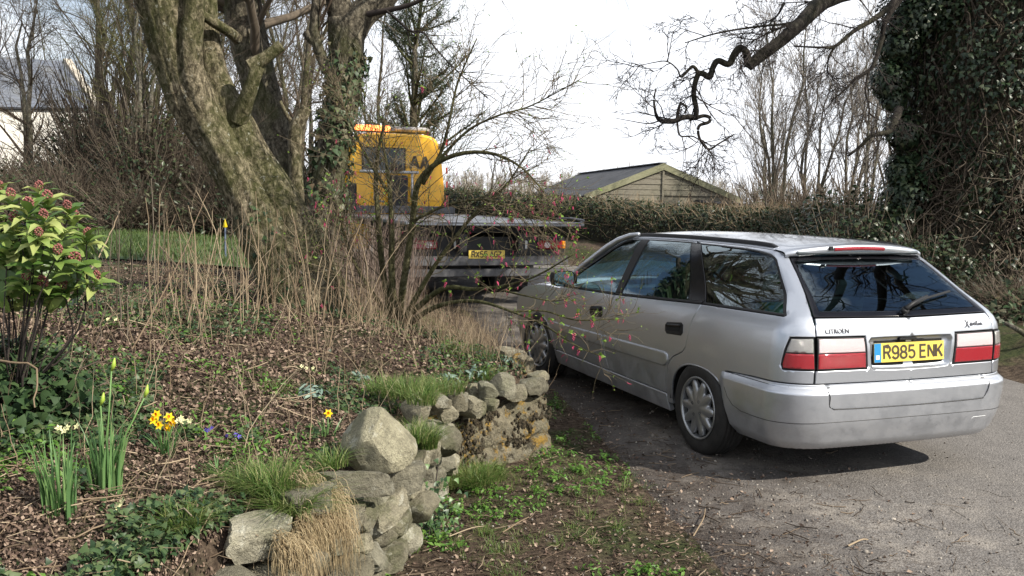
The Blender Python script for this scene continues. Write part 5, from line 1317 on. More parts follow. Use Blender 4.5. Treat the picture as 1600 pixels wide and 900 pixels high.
def children(P, R, rng, cnt, length, angle, n=5, up=.1, wob=.25, rr=.55, t0=.15, t1=1.0, taper=.25, rmin=.001, side=None):
    """branches growing from branches, all at once"""
    Np, m = P.shape[:2]; K = Np * cnt
    pi = np.repeat(np.arange(Np), cnt); t = rng.uniform(t0, t1, K) ** .85 * (m - 1) * .999; i = t.astype(int); f = (t - i)[:, None]
    base = P[pi, i] * (1 - f) + P[pi, i + 1] * f; br = R[pi, i] * (1 - f[:, 0]) + R[pi, i + 1] * f[:, 0]
    tan = P[pi, i + 1] - P[pi, i]; tan /= np.linalg.norm(tan, axis=1, keepdims=True) + 1e-9
    q = rng.normal(size=(K, 3)); 
    if side is not None: q = q + side
    q -= (q * tan).sum(1, keepdims=True) * tan; q /= np.linalg.norm(q, axis=1, keepdims=True) + 1e-9
    an = angle * rng.uniform(.6, 1.3, K)[:, None]; d = tan * np.cos(an) + q * np.sin(an)
    L = length * rng.uniform(.5, 1.2, K) * (1.15 - .55 * t / m); w = np.zeros((K, 3)); pts = [base]
    for s in range(n - 1):
        w = w + rng.normal(size=(K, 3)) * wob / (n - 1) ** .5; dd = d + w; dd[:, 2] += up * (s + 1) / (n - 1); dd /= np.linalg.norm(dd, axis=1, keepdims=True)
        pts.append(pts[-1] + dd * (L / (n - 1))[:, None])
    C = np.stack(pts, 1); r0 = np.maximum(br * rr * rng.uniform(.6, 1.0, K), rmin)
    return C, r0[:, None] * np.linspace(1, taper, n)[None]
def off(P, o): return P - np.asarray(o)[None, None, :]
def tree(name, label, cat, xyz, h, r, rng, stems=1, spread=.2, bark=None, twig=None, lv=((9, .45, .8), (6, .22, .7), (5, .10, .6)), lean=(0, 0), group=None, t0=.3, k0=8, up=(.25, .15, .1), wob=.3, rmin=.004):
    T = empty(name, tuple(xyz), 0, label, cat, group)
    n = 9; hs = h * rng.uniform(.75, 1.05, stems); hs[0] = h
    az = rng.random(stems) * 2 * PI; sp = spread * rng.uniform(.3, 1.0, stems) * (stems > 1)
    t = np.linspace(0, 1, n); P = np.zeros((stems, n, 3))
    P[..., 2] = hs[:, None] * t[None] - .1
    wx = np.cumsum(rng.normal(size=(stems, n)) * h * .020, 1); wy = np.cumsum(rng.normal(size=(stems, n)) * h * .020, 1)
    P[..., 0] = (np.cos(az) * sp * h)[:, None] * t[None] ** 1.3 + lean[0] * t[None] + wx * t; P[..., 1] = (np.sin(az) * sp * h)[:, None] * t[None] ** 1.3 + lean[1] * t[None] + wy * t
    R = r * np.linspace(1, .22, n)[None] * rng.uniform(.7, 1, stems)[:, None]; R[:, 0] *= 1.35
    b = Bag(); b.tubes(P, R, k0, rng); b.build('trunk', bark or BK4, T, True)
    b = Bag(); Pp, Rp = P, R
    for i, (c, L, a) in enumerate(lv):
        Pp, Rp = children(Pp, Rp, rng, c, L * h, a, 6 if i == 0 else 4, up[min(i, 2)], wob, t0=t0 if i == 0 else .15, rmin=rmin)
        b.tubes(Pp, Rp, 4 if i == 0 else 3, rng)
    b.build('branches', twig or TW_BR, T, True)
    return T, (Pp, Rp)

# ---------------------------------------------------------------- the leaning tree on the bank
rt = np.random.default_rng(5)
def path(L): return np.array([at(px, py, y) for px, py, y, r in L]), np.array([r * y / CAM_F for px, py, y, r in L])
B0 = hit(470, 446)
D0 = 7.7
LT = empty('leaning_tree', (B0[0], B0[1], B0[2]), 0, 'thick mossy tree with rough bark leaning left over the bank, many stemmed', 'tree')
lo = np.array(B0)
main = [(486, 530, D0 + .1, 72), (462, 450, D0, 56), (424, 372, D0, 42), (392, 315, D0 - .03, 36), (356, 248, D0 - .1, 33), (326, 200, D0 - .13, 34), (302, 160, D0 - .16, 36), (280, 108, D0 - .2, 35), (264, 56, D0 - .25, 36), (250, 0, D0 - .3, 37), (210, -90, D0 - .4, 33), (160, -260, D0 - .6, 26), (90, -460, D0 - .8, 15)]
C, R = path(main); V, F, Pm, Rm = limb(C, R, 150, 84, .16, 3, .14); mo('trunk', V - lo, F, BK1, LT, True)
stems_ = [Pm[::1]]
for i, (L, k) in enumerate((
    ([(510, 500, D0 + .15, 48), (484, 420, D0 + .1, 40), (444, 332, D0 + .05, 33), (404, 262, D0 + .02, 29), (376, 210, D0, 28), (352, 160, D0, 25), (334, 110, D0, 20), (326, 60, D0 + .05, 17), (322, 0, D0 + .1, 16), (320, -90, D0 + .1, 15), (300, -240, D0, 13), (270, -400, D0, 9)], 44),
    ([(322, 196, D0 - .2, 20), (303, 130, D0 - .28, 19), (298, 70, D0 - .32, 18), (304, 0, D0 - .35, 16), (312, -110, D0 - .4, 13), (330, -260, D0 - .4, 8)], 28),
    ([(372, 190, D0 - .1, 14), (384, 158, D0 - .16, 12), (396, 124, D0 - .2, 10.5), (402, 104, D0 - .2, 11)], 18),
    ([(388, 104, D0 - .22, 10), (402, 98, D0 - .2, 11), (420, 86, D0 - .2, 9.5), (440, 71, D0 - .2, 8.5)], 16),
    ([(314, 22, D0 - .2, 7), (336, 36, D0 - .1, 8), (358, 50, D0 + .0, 8), (372, 62, D0 + .1, 8)], 14))):
    C, R = path(L); V, F, P, R = limb(C, R, 40, k, .12, 20 + i, .10); mo('stem' if i < 2 else 'branch_stub', V - lo, F, BK1, LT, True); stems_.append(P)
b = Bag(); hi = [p for p in (Pm[118:], stems_[1][30:], stems_[2][28:])]
for P in hi:
    P = P[None, :10]; Rr = np.full((1, P.shape[1]), .10)
    c1, r1 = children(P, Rr, rt, 9, 3.0, .7, 7, .25, .35); b.tubes(off(c1, lo), r1, 5, rt)
    c2, r2 = children(c1, r1, rt, 8, 1.4, .7, 5, .1, .3); b.tubes(off(c2, lo), r2, 3, rt)
    c3, r3 = children(c2, r2, rt, 6, .6, .6, 4, .0, .3, rmin=.002); b.tubes(off(c3, lo), r3, 3, rt)
# thin shoots hanging round the trunk
for P in (Pm[40:115], stems_[1][8:30]):
    c1, r1 = children(P[None], np.full((1, len(P)), .03), rt, 22, .55, 1.1, 5, .3, .35, rr=.12, rmin=.0025); b.tubes(off(c1, lo), r1, 3, rt)
    c2, r2 = children(c1, r1, rt, 3, .25, .7, 4, .1, .3, rr=.6, rmin=.0015); b.tubes(off(c2, lo), r2, 3, rt)
b.build('branches', TW_BR, LT, True)
# small ivy leaves and moss pads at the foot
bv = Bag(); n = 130; i = rt.integers(0, 36, n); a = rt.random(n) * 2 * PI
pos = Pm[i] + np.stack([np.cos(a), -abs(np.sin(a)) * 1.0, rt.normal(size=n) * .15], 1) * (Rm[i] * 1.05)[:, None]
bv.leaves(LF_IVY, pos - lo, np.stack([np.cos(a), np.full(n, -1), np.full(n, .5)], 1), rt.uniform(.03, .055, n), rt); bv.build('ivy_leaves', IVYM, LT, kind='stuff')

# ---------------------------------------------------------------- second trunk behind, small stem, ivy clad trunk
def ivy_on(T, lo, P, R, n, size, mat, rng, out=1.15, spread=.25, tpl_=LF_IVY, name='ivy_leaves', thr=.0, seed=1, zlim=None):
    t = rng.random(n) * (len(P) - 1) * .999; i = t.astype(int); f = (t - i)[:, None]; c = P[i] * (1 - f) + P[i + 1] * f; r = R[i]
    a = rng.random(n) * 2 * PI; rad = np.stack([np.cos(a), np.sin(a), rng.normal(size=n) * .2], 1)
    pos = c + rad * (r * (out + rng.random(n) * spread))[:, None]
    k = fbm(a * 1.6 + 20, t * .45, seed, 3) > thr
    b = Bag(); b.leaves(tpl_, (pos - lo)[k], (rad + rng.normal(size=(n, 3)) * .45 + np.array([0, 0, .35]))[k], rng.uniform(.7, 1.2, n)[k] * size, rng, droop=np.array([0, 0, -1.]))
    return b.build(name, mat, T, kind='stuff')
def vines(T, lo, P, R, n, rng, mat, thick=.012, out=1.05, name='ivy_stems', turn=1.6, lenf=.35):
    m = 9; s0 = rng.random(n) * (1 - lenf); t = s0[:, None] + np.linspace(0, 1, m)[None] * lenf * rng.uniform(.4, 1, n)[:, None]; t = np.clip(t, 0, .999) * (len(P) - 1)
    i = np.minimum(t.astype(int), len(P) - 2); f = (t - i)[..., None]; c = P[i] * (1 - f) + P[i + 1] * f; r = R[i]
    a = rng.random(n)[:, None] * 2 * PI + np.cumsum(rng.normal(size=(n, m)) * turn / m ** .5 * .4, 1)
    rad = np.stack([np.cos(a), np.sin(a), rng.normal(size=(n, m)) * .05], -1); Q = c + rad * (r * (out + rng.uniform(0, .22, (n, m))))[..., None]
    b = Bag(); b.tubes(Q - lo, (thick * rng.uniform(.35, 1, n))[:, None] * np.linspace(1, .6, m)[None], 4, rng); return b.build(name, mat, T, True)
d = 9.6; b0 = hit(470, 405)
T2 = empty('rough_trunk_tree', tuple(b0), 0, 'upright rough barked tree just behind the leaning tree', 'tree'); lo = np.array(b0)
C, R = path([(482, 420, d, 36), (462, 330, d, 30), (440, 250, d, 27), (418, 180, d, 26), (400, 110, d, 27), (386, 50, d, 28), (378, 0, d, 29), (366, -120, d, 25), (350, -300, d, 16)])
V, F, P2, R2 = limb(C, R, 50, 32, .14, 61, .10); mo('trunk', V - lo, F, BK2, T2, True)
b = Bag(); c1, r1 = children(P2[None, 18:], R2[None, 18:], rt, 16, 2.6, .8, 7, .1, .35, rr=.32); b.tubes(off(c1, lo), r1, 5, rt)
c2, r2 = children(c1, r1, rt, 8, 1.1, .7, 5, -.1, .35); b.tubes(off(c2, lo), r2, 3, rt); c3, r3 = children(c2, r2, rt, 5, .5, .6, 4, -.25, .3, rmin=.002); b.tubes(off(c3, lo), r3, 3, rt)
b.build('branches', TW_BR, T2, True)
d = 8.4; b0 = hit(470, 425)
T3 = empty('cut_stem', tuple(b0), 0, 'short green stem with a sawn top standing between the two big trunks', 'tree stump'); lo = np.array(b0)
C, R = path([(468, 440, d, 14), (465, 360, d, 12), (464, 300, d, 11), (461, 245, d, 10), (462, 205, d, 11), (472, 182, d, 10), (480, 168, d, 8.5)])
V, F, P3, R3 = limb(C, R, 30, 18, .10, 71, .12); mo('trunk', V - lo, F, BK1, T3, True)
b = Bag(); C, R = path([(462, 198, d, 4.5), (452, 186, d, 4), (444, 172, d, 3), (438, 158, d, 2.5)]); b.tubes(cr(C, 8)[None] - lo, np.interp(np.arange(8) / 7, [0, 1], [R[0], R[-1]])[None], 6); b.build('side_shoot', BK1, T3, True)
d = 9.2; b0 = hit(512, 410)
T4 = empty('ivy_clad_tree', tuple(b0), 0, 'forked tree with ivy climbing its trunk, left of the yellow cab', 'tree'); lo = np.array(b0)
C, R = path([(504, 430, d, 30), (508, 340, d, 26), (516, 260, d, 24), (528, 180, d, 23), (538, 120, d, 24), (541, 70, d, 27), (540, 30, d, 27)])
V, F, P4, R4 = limb(C, R, 44, 28, .10, 81, .10); mo('trunk', V - lo, F, BK2, T4, True)
for L in ([(540, 50, d, 24), (530, 10, d, 19), (522, -60, d, 16), (515, -200, d, 12)], [(542, 60, d, 25), (566, 22, d, 22), (600, -4, d, 18), (650, -60, d, 14), (700, -160, d, 9)], [(512, 112, d - .1, 9), (500, 82, d - .1, 8), (492, 50, d - .1, 8), (495, 0, d - .1, 7.5), (500, -90, d - .1, 6)], [(500, 70, d - .1, 8), (486, 60, d - .1, 7), (478, 50, d - .1, 6.5)]):
    C, R = path(L); V, F, P, R = limb(C, R, 24, 16, .10, 90, .1); mo('fork', V - lo, F, BK2, T4, True)
    if L[-1][1] < -50:
        b = Bag(); c1, r1 = children(P[None, 4:], R[None, 4:], rt, 9, 2.4, .8, 7, .0, .35, rr=.30); b.tubes(off(c1, lo), r1, 5, rt)
        c2, r2 = children(c1, r1, rt, 7, 1.0, .7, 5, -.1, .35); b.tubes(off(c2, lo), r2, 3, rt); c3, r3 = children(c2, r2, rt, 5, .45, .6, 4, -.3, .3, rmin=.002); b.tubes(off(c3, lo), r3, 3, rt)
        b.build('branches', TW_BR, T4, True)
C, R = path([(575, 22, d - .1, 5), (596, 18, d - .15, 4.6), (620, 13, d - .2, 4.2), (645, 6, d - .25, 3.6), (668, -6, d - .3, 3)]); b = Bag(); b.tubes(cr(C, 10)[None] - lo, np.linspace(R[0], R[-1], 10)[None], 8)
hp, hr = path([(604, 17, d - .2, 2.2), (622, 32, d - .2, 2), (640, 48, d - .2, 2), (662, 51, d - .2, 1.9), (676, 70, d - .2, 1.8), (700, 97, d - .2, 1.6), (725, 121, d - .2, 1.3), (745, 138, d - .2, 1.0), (762, 154, d - .2, .8)])
b.tubes(cr(hp, 22)[None] - lo, np.linspace(hr[0], hr[-1], 22)[None], 6)
c2, r2 = children(cr(hp, 22)[None], np.linspace(hr[0], hr[-1], 22)[None], rt, 26, .75, .8, 6, .05, .35, rmin=.0045); b.tubes(off(c2, lo), r2, 3, rt)
b.build('hanging_branch', TW_DK, T4, True)
ivy_on(T4, lo, P4[:34], R4[:34] , 2600, .062, IVYL, rt, 1.05, .45, thr=.40, seed=5)
vines(T4, lo, P4, R4, 60, rt, BK4, .010, 1.02)

# ---------------------------------------------------------------- ivy covered oak on the right
VB = m_bark('ivy_vine_bark', (.03, .024, .018), (.075, .058, .045), (.15, .12, .09), .1, 0)
ro = np.random.default_rng(8); oy = 13.2; ox = at(1498, 400, oy)[0]; oz = float(gz(ox, oy))
OK = empty('ivy_covered_oak', (ox, oy, oz), 0, 'huge oak trunk smothered in ivy with crooked bare boughs, right of the silver car', 'tree'); lo = np.array([ox, oy, oz])
zz = np.linspace(-.2, 9.5, 24); PO = np.stack([ox + .22 * np.sin(zz * .5) - .02 * zz, oy + .1 * np.cos(zz), oz + zz], 1); RO = np.interp(zz, [-.2, .5, 1.5, 3, 6, 9.5], [.92, .74, .72, .76, .66, .45])
V, F, PO2, RO2 = limb(PO, RO, 60, 40, .22, 101, .22); mo('trunk', V - lo, F, BK2, OK, True)
PW = PO2; RW = RO2 * 1.12
ivy_on(OK, lo, PW[:56], RW[:56], 38000, .066, IVY, ro, 1.0, .34, thr=.36, seed=12)
ivy_on(OK, lo, PW[18:58], RW[18:58] * 1.15, 17000, .07, IVY, ro, 1.0, .44, thr=.44, seed=22)
# bushy ivy shoulders that stand out to the left
for (px, py, s_) in ((1392, 120, .32), (1404, 60, .38), (1412, 200, .30), (1396, 150, .22), (1420, 300, .42), (1400, 345, .38), (1425, 20, .5), (1560, 40, .5), (1470, -20, .6), (1452, 250, .35), (1408, 262, .25)):
    c = at(px, py, oy - .3); n = int(1100 * s_ / .3); q = ro.normal(size=(n, 3)); q /= np.linalg.norm(q, axis=1, keepdims=True); pos = c + q * (ro.random(n) ** .45 * s_)[:, None]
    b = Bag(); b.leaves(LF_IVY, pos - lo, q + np.array([0, 0, .5]), ro.uniform(.045, .08, n), ro, droop=np.array([0, 0, -1.])); b.build('ivy_clump', IVY, OK, kind='stuff')
vines(OK, lo, PW[:44], RW[:44] * 1.08, 560, ro, VB, .020, 1.03, turn=1.0, lenf=.34)
vines(OK, lo, PW[:20], RW[:20] * 1.12, 330, ro, TW_BR, .013, 1.06, name='dead_ivy_stems', turn=1.1, lenf=.5)
# crooked bough across the sky, as in the photograph
def z6(L, y, rs): return [(980 + a / 3.6, b / 3.6, y, r) for (a, b), r in zip(L, rs)]
boughs = [
    ([(1450, -60, 12.8, 20), (1380, -30, 12.2, 18), (1310, -8, 11.6, 16), (1280, 8, 11.3, 15), (1247, 40, 11, 13), (1216, 67, 11, 11.5), (1190, 86, 11, 10.5), (1169, 104, 11, 9)], 1),
    ([(1169, 104, 11, 7.5), (1166, 82, 11, 7), (1155, 76, 11, 6.8), (1146, 88, 11, 6.5), (1138, 100, 11, 6), (1122, 95, 11, 5.8), (1114, 106, 11, 5.5), (1109, 120, 11, 6), (1098, 115, 11, 5.5), (1090, 114, 11, 5)], 1),
    ([(1092, 112, 11, 5), (1086, 130, 11, 5), (1084, 150, 11, 5), (1088, 170, 11, 5), (1087, 183, 11, 5.5)], 1),
    ([(1088, 184, 11, 5.5), (1070, 183, 11, 5), (1057, 188, 11, 5), (1045, 190, 11, 4.5), (1030, 187, 11, 4), (1024, 175, 11, 2.6), (1022, 155, 11, 2), (1025, 138, 11, 1.2)], 1),
    ([(1058, 188, 11, 3.5), (1060, 172, 11, 3), (1064, 162, 11, 2.5), (1072, 168, 11, 2), (1070, 178, 11, 1.8)], 0),
    ([(1088, 184, 11, 4), (1100, 181, 11, 3.6), (1109, 184, 11, 3.4), (1107, 191, 11, 3.2), (1093, 196, 11, 3), (1091, 208, 11, 2.6), (1096, 222, 11, 2.3), (1108, 233, 11, 2), (1124, 224, 11, 1.6), (1147, 210, 11, 1.2)], 1),
    ([(1092, 114, 11, 3.5), (1083, 104, 11, 3), (1075, 110, 11, 2.8), (1064, 120, 11, 2), (1058, 108, 11, 1.4), (1042, 96, 11, 1.2), (1020, 98, 11, .9), (990, 105, 11, .6)], 1),
    ([(1058, 190, 11, 2), (1063, 212, 11, 1.6), (1085, 214, 11, 1.3), (1106, 234, 11, 1.2), (1100, 260, 11, .8)], 1),
    ([(1030, 189, 11, 1.5), (1012, 193, 11, 1.0), (980, 188, 11, .7), (960, 184, 11, .5)], 0),
    ([(1247, 34, 11, 4), (1222, 38, 11, 2.4), (1180, 42, 11, 2), (1120, 52, 11, 1.6), (1070, 67, 11, 1)], 1),
    ([(1237, 36, 11, 3), (1200, 52, 11, 1.8), (1168, 68, 11, 1.0)], 1),
    ([(1225, 5, 11.2, 3), (1216, 22, 11.1, 2), (1203, 38, 11, 1.6), (1208, 52, 11, 1)], 1),
    ([(1420, -40, 12.4, 8), (1395, 4, 12, 6), (1368, 28, 11.8, 5), (1335, 48, 11.6, 4), (1305, 72, 11.5, 3.2), (1282, 74, 11.4, 2), (1240, 72, 11.4, 1.4)], 1),
    ([(1305, 72, 11.5, 2.5), (1295, 90, 11.5, 1.6), (1293, 120, 11.5, .8)], 1),
    ([(1420, -20, 12.2, 6), (1385, 30, 12, 5), (1378, 60, 12, 4.5), (1366, 98, 11.9, 3.8), (1356, 112, 11.9, 3), (1338, 122, 11.9, 2.4), (1318, 142, 11.9, 1.8), (1298, 158, 11.9, 1)], 1),
    ([(1358, 110, 11.9, 2.4), (1352, 140, 11.9, 1.8), (1358, 170, 11.9, 1.4), (1356, 195, 11.9, .8)], 1),
    ([(1405, 170, 12.4, 8), (1396, 195, 12.2, 7), (1388, 206, 12.1, 5), (1362, 212, 12, 4), (1345, 228, 12, 3), (1325, 244, 12, 2)], 1)]
CC, RRr = [], []
for i, (L, tw) in enumerate(boughs):
    C, R = path(L); R = R * .82; n_ = 14 + 4 * len(L); V, F, P, R_ = limb(C, R, n_, 12 if i else 20, .08, 130 + i, .10); mo('bough', V - lo, F, BK3, OK, True)
    if tw: CC.append(cr(C, 16)); RRr.append(np.interp(np.linspace(0, 1, 16), np.linspace(0, 1, len(R)), R))
b = Bag(); CC = np.array(CC); RRr = np.array(RRr)
c1, r1 = children(CC, np.minimum(RRr, .03), ro, 7, .75, .9, 7, -.1, .5, rr=.35, rmin=.0065); b.tubes(off(c1, lo), r1, 4, ro)
c2, r2 = children(c1, r1, ro, 6, .34, .8, 5, -.1, .45, rr=.6, rmin=.0045); b.tubes(off(c2, lo), r2, 3, ro)
c3, r3 = children(c2, r2, ro, 4, .16, .8, 4, .0, .4, rr=.6, rmin=.0035); b.tubes(off(c3, lo), r3, 3, ro)
b.build('bough_twigs', TW_DK, OK, True)
# crown above the picture (seen mirrored in the car's windows)
b = Bag(); base = np.array([[ox, oy, oz + z] for z in (5.5, 6.5, 7.5, 8.5, 9.3)]); PC = np.stack([cr(base, 6)] * 1)
c1, r1 = children(PC, np.full((1, 6), .30), ro, 13, 6.0, 1.1, 9, .35, .45, rr=.6, side=np.array([.35, -.9, .1])); b.tubes(off(c1, lo), r1, 8, ro)
c2, r2 = children(c1, r1, ro, 8, 2.4, .8, 7, .1, .5, rr=.5); b.tubes(off(c2, lo), r2, 4, ro)
c3, r3 = children(c2, r2, ro, 7, 1.0, .8, 5, .0, .4, rr=.5, rmin=.005); b.tubes(off(c3, lo), r3, 3, ro)
for q in ([(ox, oy, 6.3), (7.0, 11.2, 7.0), (7.6, 9.4, 7.9), (8.4, 7.4, 8.6), (9.0, 5.2, 9.0)], [(ox, oy, 7.2), (7.9, 11.4, 8.4), (9.6, 9.8, 9.2), (11, 8.4, 9.6)], [(ox, oy, 5.8), (6.2, 10.6, 6.9), (6.5, 8.4, 7.8), (6.9, 6.2, 8.6)]):
    C = cr(np.array(q, float), 18); R = np.linspace(.17, .05, 18); b.tubes(C[None] - lo, R[None], 10, ro)
    c1, r1 = children(C[None], R[None], ro, 14, 2.2, .85, 8, .1, .5, rr=.45, t0=.2); b.tubes(off(c1, lo), r1, 6, ro)
    c2, r2 = children(c1, r1, ro, 7, 1.0, .8, 6, .0, .45, rr=.5, rmin=.006); b.tubes(off(c2, lo), r2, 3, ro); c3, r3 = children(c2, r2, ro, 4, .5, .8, 4, .0, .4, rr=.6, rmin=.005); b.tubes(off(c3, lo), r3, 3, ro)
b.build('crown_branches', TW_DK, OK, True)

# ---------------------------------------------------------------- hedge along the lane
rh = np.random.default_rng(21)
HL = np.array([(5.6, 13.4), (5.2, 14.2), (4.7, 15.4), (3.9, 17.2), (2.4, 20.5), (.2, 24.5), (-3.0, 29.5), (-8, 35)], float)
HD = empty('hedge', (4.9, 14.2, 0), 0, 'clipped dark hedge along the far side of the lane', 'hedge'); lo = np.array([4.9, 14.2, 0])
tt = np.linspace(0, 1, 120); seg = np.interp(tt * 7, np.arange(8), HL[:, 0]), np.interp(tt * 7, np.arange(8), HL[:, 1])
hx, hy = seg; dx, dy = np.gradient(hx), np.gradient(hy); L_ = np.hypot(dx, dy); nx, ny = -dy / L_, dx / L_
topz = np.interp(hy, [10, 12.5, 14, 17, 20, 25, 35], [1.5, 1.5, 1.5, 1.50, 1.58, 1.76, 2.2]) ; sec = []
for k in range(13):
    a = PI * k / 12; wv = .42 * math.cos(a); zf_ = max(0, math.sin(a)) ** .5
    jit = .10 * (fbm(hx * 2 + k, hy * 2, 40 + k, 3) - .5) * 2
    base = gz(hx, hy, False) - .1
    sec.append(np.stack([hx + nx * (wv + jit), hy + ny * (wv + jit), base + (topz - .08 - base) * zf_ + jit * .5], 1))
G = np.stack(sec, 1); MB().grid(G - lo).build('hedge_shade_core', m_plain('hedge_shade', (.012, .014, .008), 1, var=.5), HD, True)  # dark core added inside the foliage to block light
n = 42000; u = rh.random(n) ** 1.25 * 7; i = np.minimum(u.astype(int), 6); f = u - i; cx_ = HL[i, 0] * (1 - f) + HL[i + 1, 0] * f; cy_ = HL[i, 1] * (1 - f) + HL[i + 1, 1] * f
dd = HL[i + 1] - HL[i]; dd /= np.linalg.norm(dd, axis=1, keepdims=True); nn_ = np.stack([-dd[:, 1], dd[:, 0]], 1)
a = rh.random(n) * PI; wv = (.44 + .10 * rh.normal(size=n)) * np.cos(a) * np.where(rh.random(n) < .0, 1, 1); zb = gz(cx_, cy_, False); tz = np.interp(cy_, [10, 12.5, 14, 17, 20, 25, 35], [1.5, 1.5, 1.5, 1.50, 1.58, 1.76, 2.2]) + .14 * (fbm(cx_ * 1.5, cy_ * 1.5, 4, 3) - .5)
pos = np.stack([cx_ + nn_[:, 0] * wv, cy_ + nn_[:, 1] * wv, zb + (tz - zb) * np.sin(a) ** .5 + .05 * rh.normal(size=n)], 1)
nr = np.stack([nn_[:, 0] * np.cos(a), nn_[:, 1] * np.cos(a), np.sin(a) * .8], 1) + rh.normal(size=(n, 3)) * .5
b = Bag(); b.leaves(LF_SIMPLE, pos - lo, nr, np.interp(cy_, [10, 30], [.055, .10]) * rh.uniform(.7, 1.3, n), rh); b.build('foliage', HEDG, HD, kind='stuff')
n = 5200; k = rh.integers(0, 42000, n); P0 = pos[k]; dirs = nr[k] + rh.normal(size=(n, 3)) * .7 + np.array([0, 0, .5]); dirs /= np.linalg.norm(dirs, axis=1, keepdims=True)
P = P0[:, None] + dirs[:, None] * (np.linspace(-.2, .9, 4)[None, :, None] * rh.uniform(.12, .32, n)[:, None, None]) + rh.normal(size=(n, 4, 3)) * .015
b = Bag(); b.tubes(P - lo, rh.uniform(.003, .006, n)[:, None] * np.linspace(1, .5, 4)[None], 3, rh); b.build('hedge_twigs', TW_PL, HD, kind='stuff')
# rank growth where the hedge meets the oak
def bush(name, label, c, dims, n, size, mat, rng, tpl_=LF_SIMPLE, twn=300, twm=None, cat='shrub', group=None, core=True, tl=.35):
    T = empty(name, (c[0], c[1], c[2]), 0, label, cat, group); dims = np.asarray(dims, float)
    q = rng.normal(size=(n, 3)); q /= np.linalg.norm(q, axis=1, keepdims=True); q[:, 2] = np.abs(q[:, 2])
    lump = .72 + .5 * fbm(q[:, 0] * 2.2 + c[0] + 9, q[:, 1] * 2.2 + q[:, 2] * 2.2 + c[1], int(abs(c[0] * 10)) % 50, 3)
    rad = rng.random(n) ** .33; pos = q * dims * (lump * rad)[:, None]
    if mat is not None:
        b = Bag(); b.leaves(tpl_, pos, q + rng.normal(size=(n, 3)) * .6 + np.array([0, 0, .3]), size * rng.uniform(.7, 1.3, n), rng); b.build('foliage', mat, T, kind='stuff')
    if twn:
        d = rng.normal(size=(twn, 3)); d[:, 2] = np.abs(d[:, 2]) + .4; d /= np.linalg.norm(d, axis=1, keepdims=True); L = dims.mean() * rng.uniform(.6, 1.15, twn)
        t = np.linspace(0, 1, 6); P = d[:, None] * dims * t[None, :, None] * rng.uniform(.7, 1.15, twn)[:, None, None] + np.cumsum(rng.normal(size=(twn, 6, 3)) * dims.mean() * .035, 1); R = (.004 + .004 * rng.random(twn))[:, None] * np.linspace(1.6, .5, 6)[None] * max(1, dims.mean())
        b = Bag(); b.tubes(P, R, 3, rng); c2, r2 = children(P, R, rng, 5, tl * dims.mean(), .7, 4, .1, .3, rr=.6, rmin=.003); b.tubes(c2, r2, 3, rng); b.build('twigs', twm or TW_BR, T)
    return T
bush('ivy_thicket', 'dark ivy thicket between the hedge and the ivy covered oak', at(1330, 440, 12.6) * np.array([1, 1, 0]) + np.array([0, 0, .1]), (1.3, 1.0, 1.75), 8000, .065, IVY, rh, LF_IVY, 220, TW_BR)
bush('ivy_thicket', 'tangle of ivy and dead stems at the foot of the ivy covered oak', at(1440, 440, 12.0) * np.array([1, 1, 0]) + np.array([0, 0, .1]), (1.0, .8, 1.2), 6500, .065, IVY, rh, LF_IVY, 240, TW_BR)
bush('ivy_thicket', 'dead bramble and ivy heap beside the lane behind the right tail light', at(1600, 470, 11.0) * np.array([1, 1, 0]) + np.array([0, 0, .15]), (1.0, .8, .65), 1500, .08, IVYL, rh, LF_IVY, 420, TW_BR)
for x_, y_, r_ in ((8.6, 10.8, 'farthest'), (9.8, 8.4, 'middle'), (10.8, 5.6, 'nearest')):
    bush('verge_shrub', r_ + ' of the three dark evergreen shrubs on the verge right of the silver car', (x_, y_, .1), (1.3, 1.5, 1.9), 3200, .09, HEDG, rh, LF_SIMPLE, 200, TW_BR, group='evergreen shrubs on the right verge')
C = np.array([at(1570, 505, 9.6), at(1590, 515, 9.5), at(1625, 535, 9.4), at(1680, 540, 9.5)]); fl = empty('fallen_bough', tuple(C[1]), 0, 'pale fallen bough lying on the verge right of the tail light', 'log')
b = Bag(); b.tubes(cr(C, 14)[None] - C[1], np.linspace(.02, .04, 14)[None], 8); b.build('wood', BK4, fl, True)

# ---------------------------------------------------------------- bare trees beyond the hedge
rb = np.random.default_rng(33)
spec = [(1215, 25, 5.9, 4, 'slim bare tree with pale forked stems just right of the barn roof'), (1262, 27, 5.4, 4, 'bare many stemmed tree second to the right of the barn'),
        (1318, 26, 5.2, 3, 'bare tree with upswept twigs midway between the barn and the ivy covered oak'), (1358, 24, 5.0, 2, 'bare straight stemmed tree standing next to the ivy covered oak'), (1195, 31, 4.6, 3, 'small bare tree whose twigs start behind the right end of the barn roof'), (1395, 28, 6.0, 3, 'bare tree half hidden behind the ivy covered oak')]
for px, y, h, st, lb in spec:
    p = at(px, 330, y); g0 = float(gz(p[0], y, False)); top = h - g0 * 0 
    tree('bare_tree', lb, 'tree', (p[0], y, g0), h + .6, .075, rb, st, .16, BK4, TW_GY, ((11, .34, .55), (7, .17, .55), (5, .08, .5)), group='bare trees beyond the hedge', t0=.2, up=(.5, .3, .2), wob=.2, rmin=.006)
for px, y, w_, lb in ((1205, 24, 1.8, 'low bare scrub behind the hedge right of the barn'), (1260, 23, 2.4, 'brown twiggy scrub behind the middle of the car roof line'), (1340, 21, 2.2, 'scrub with dead stems behind the hedge near the ivy covered oak')):
    p = at(px, 330, y); bush('scrub', lb, (p[0], y, float(gz(p[0], y, False)) - .2), (w_, 1.2, 2.7), 1500, .09, HEDG, rb, twn=420, twm=TW_BR, tl=.3, group=None)
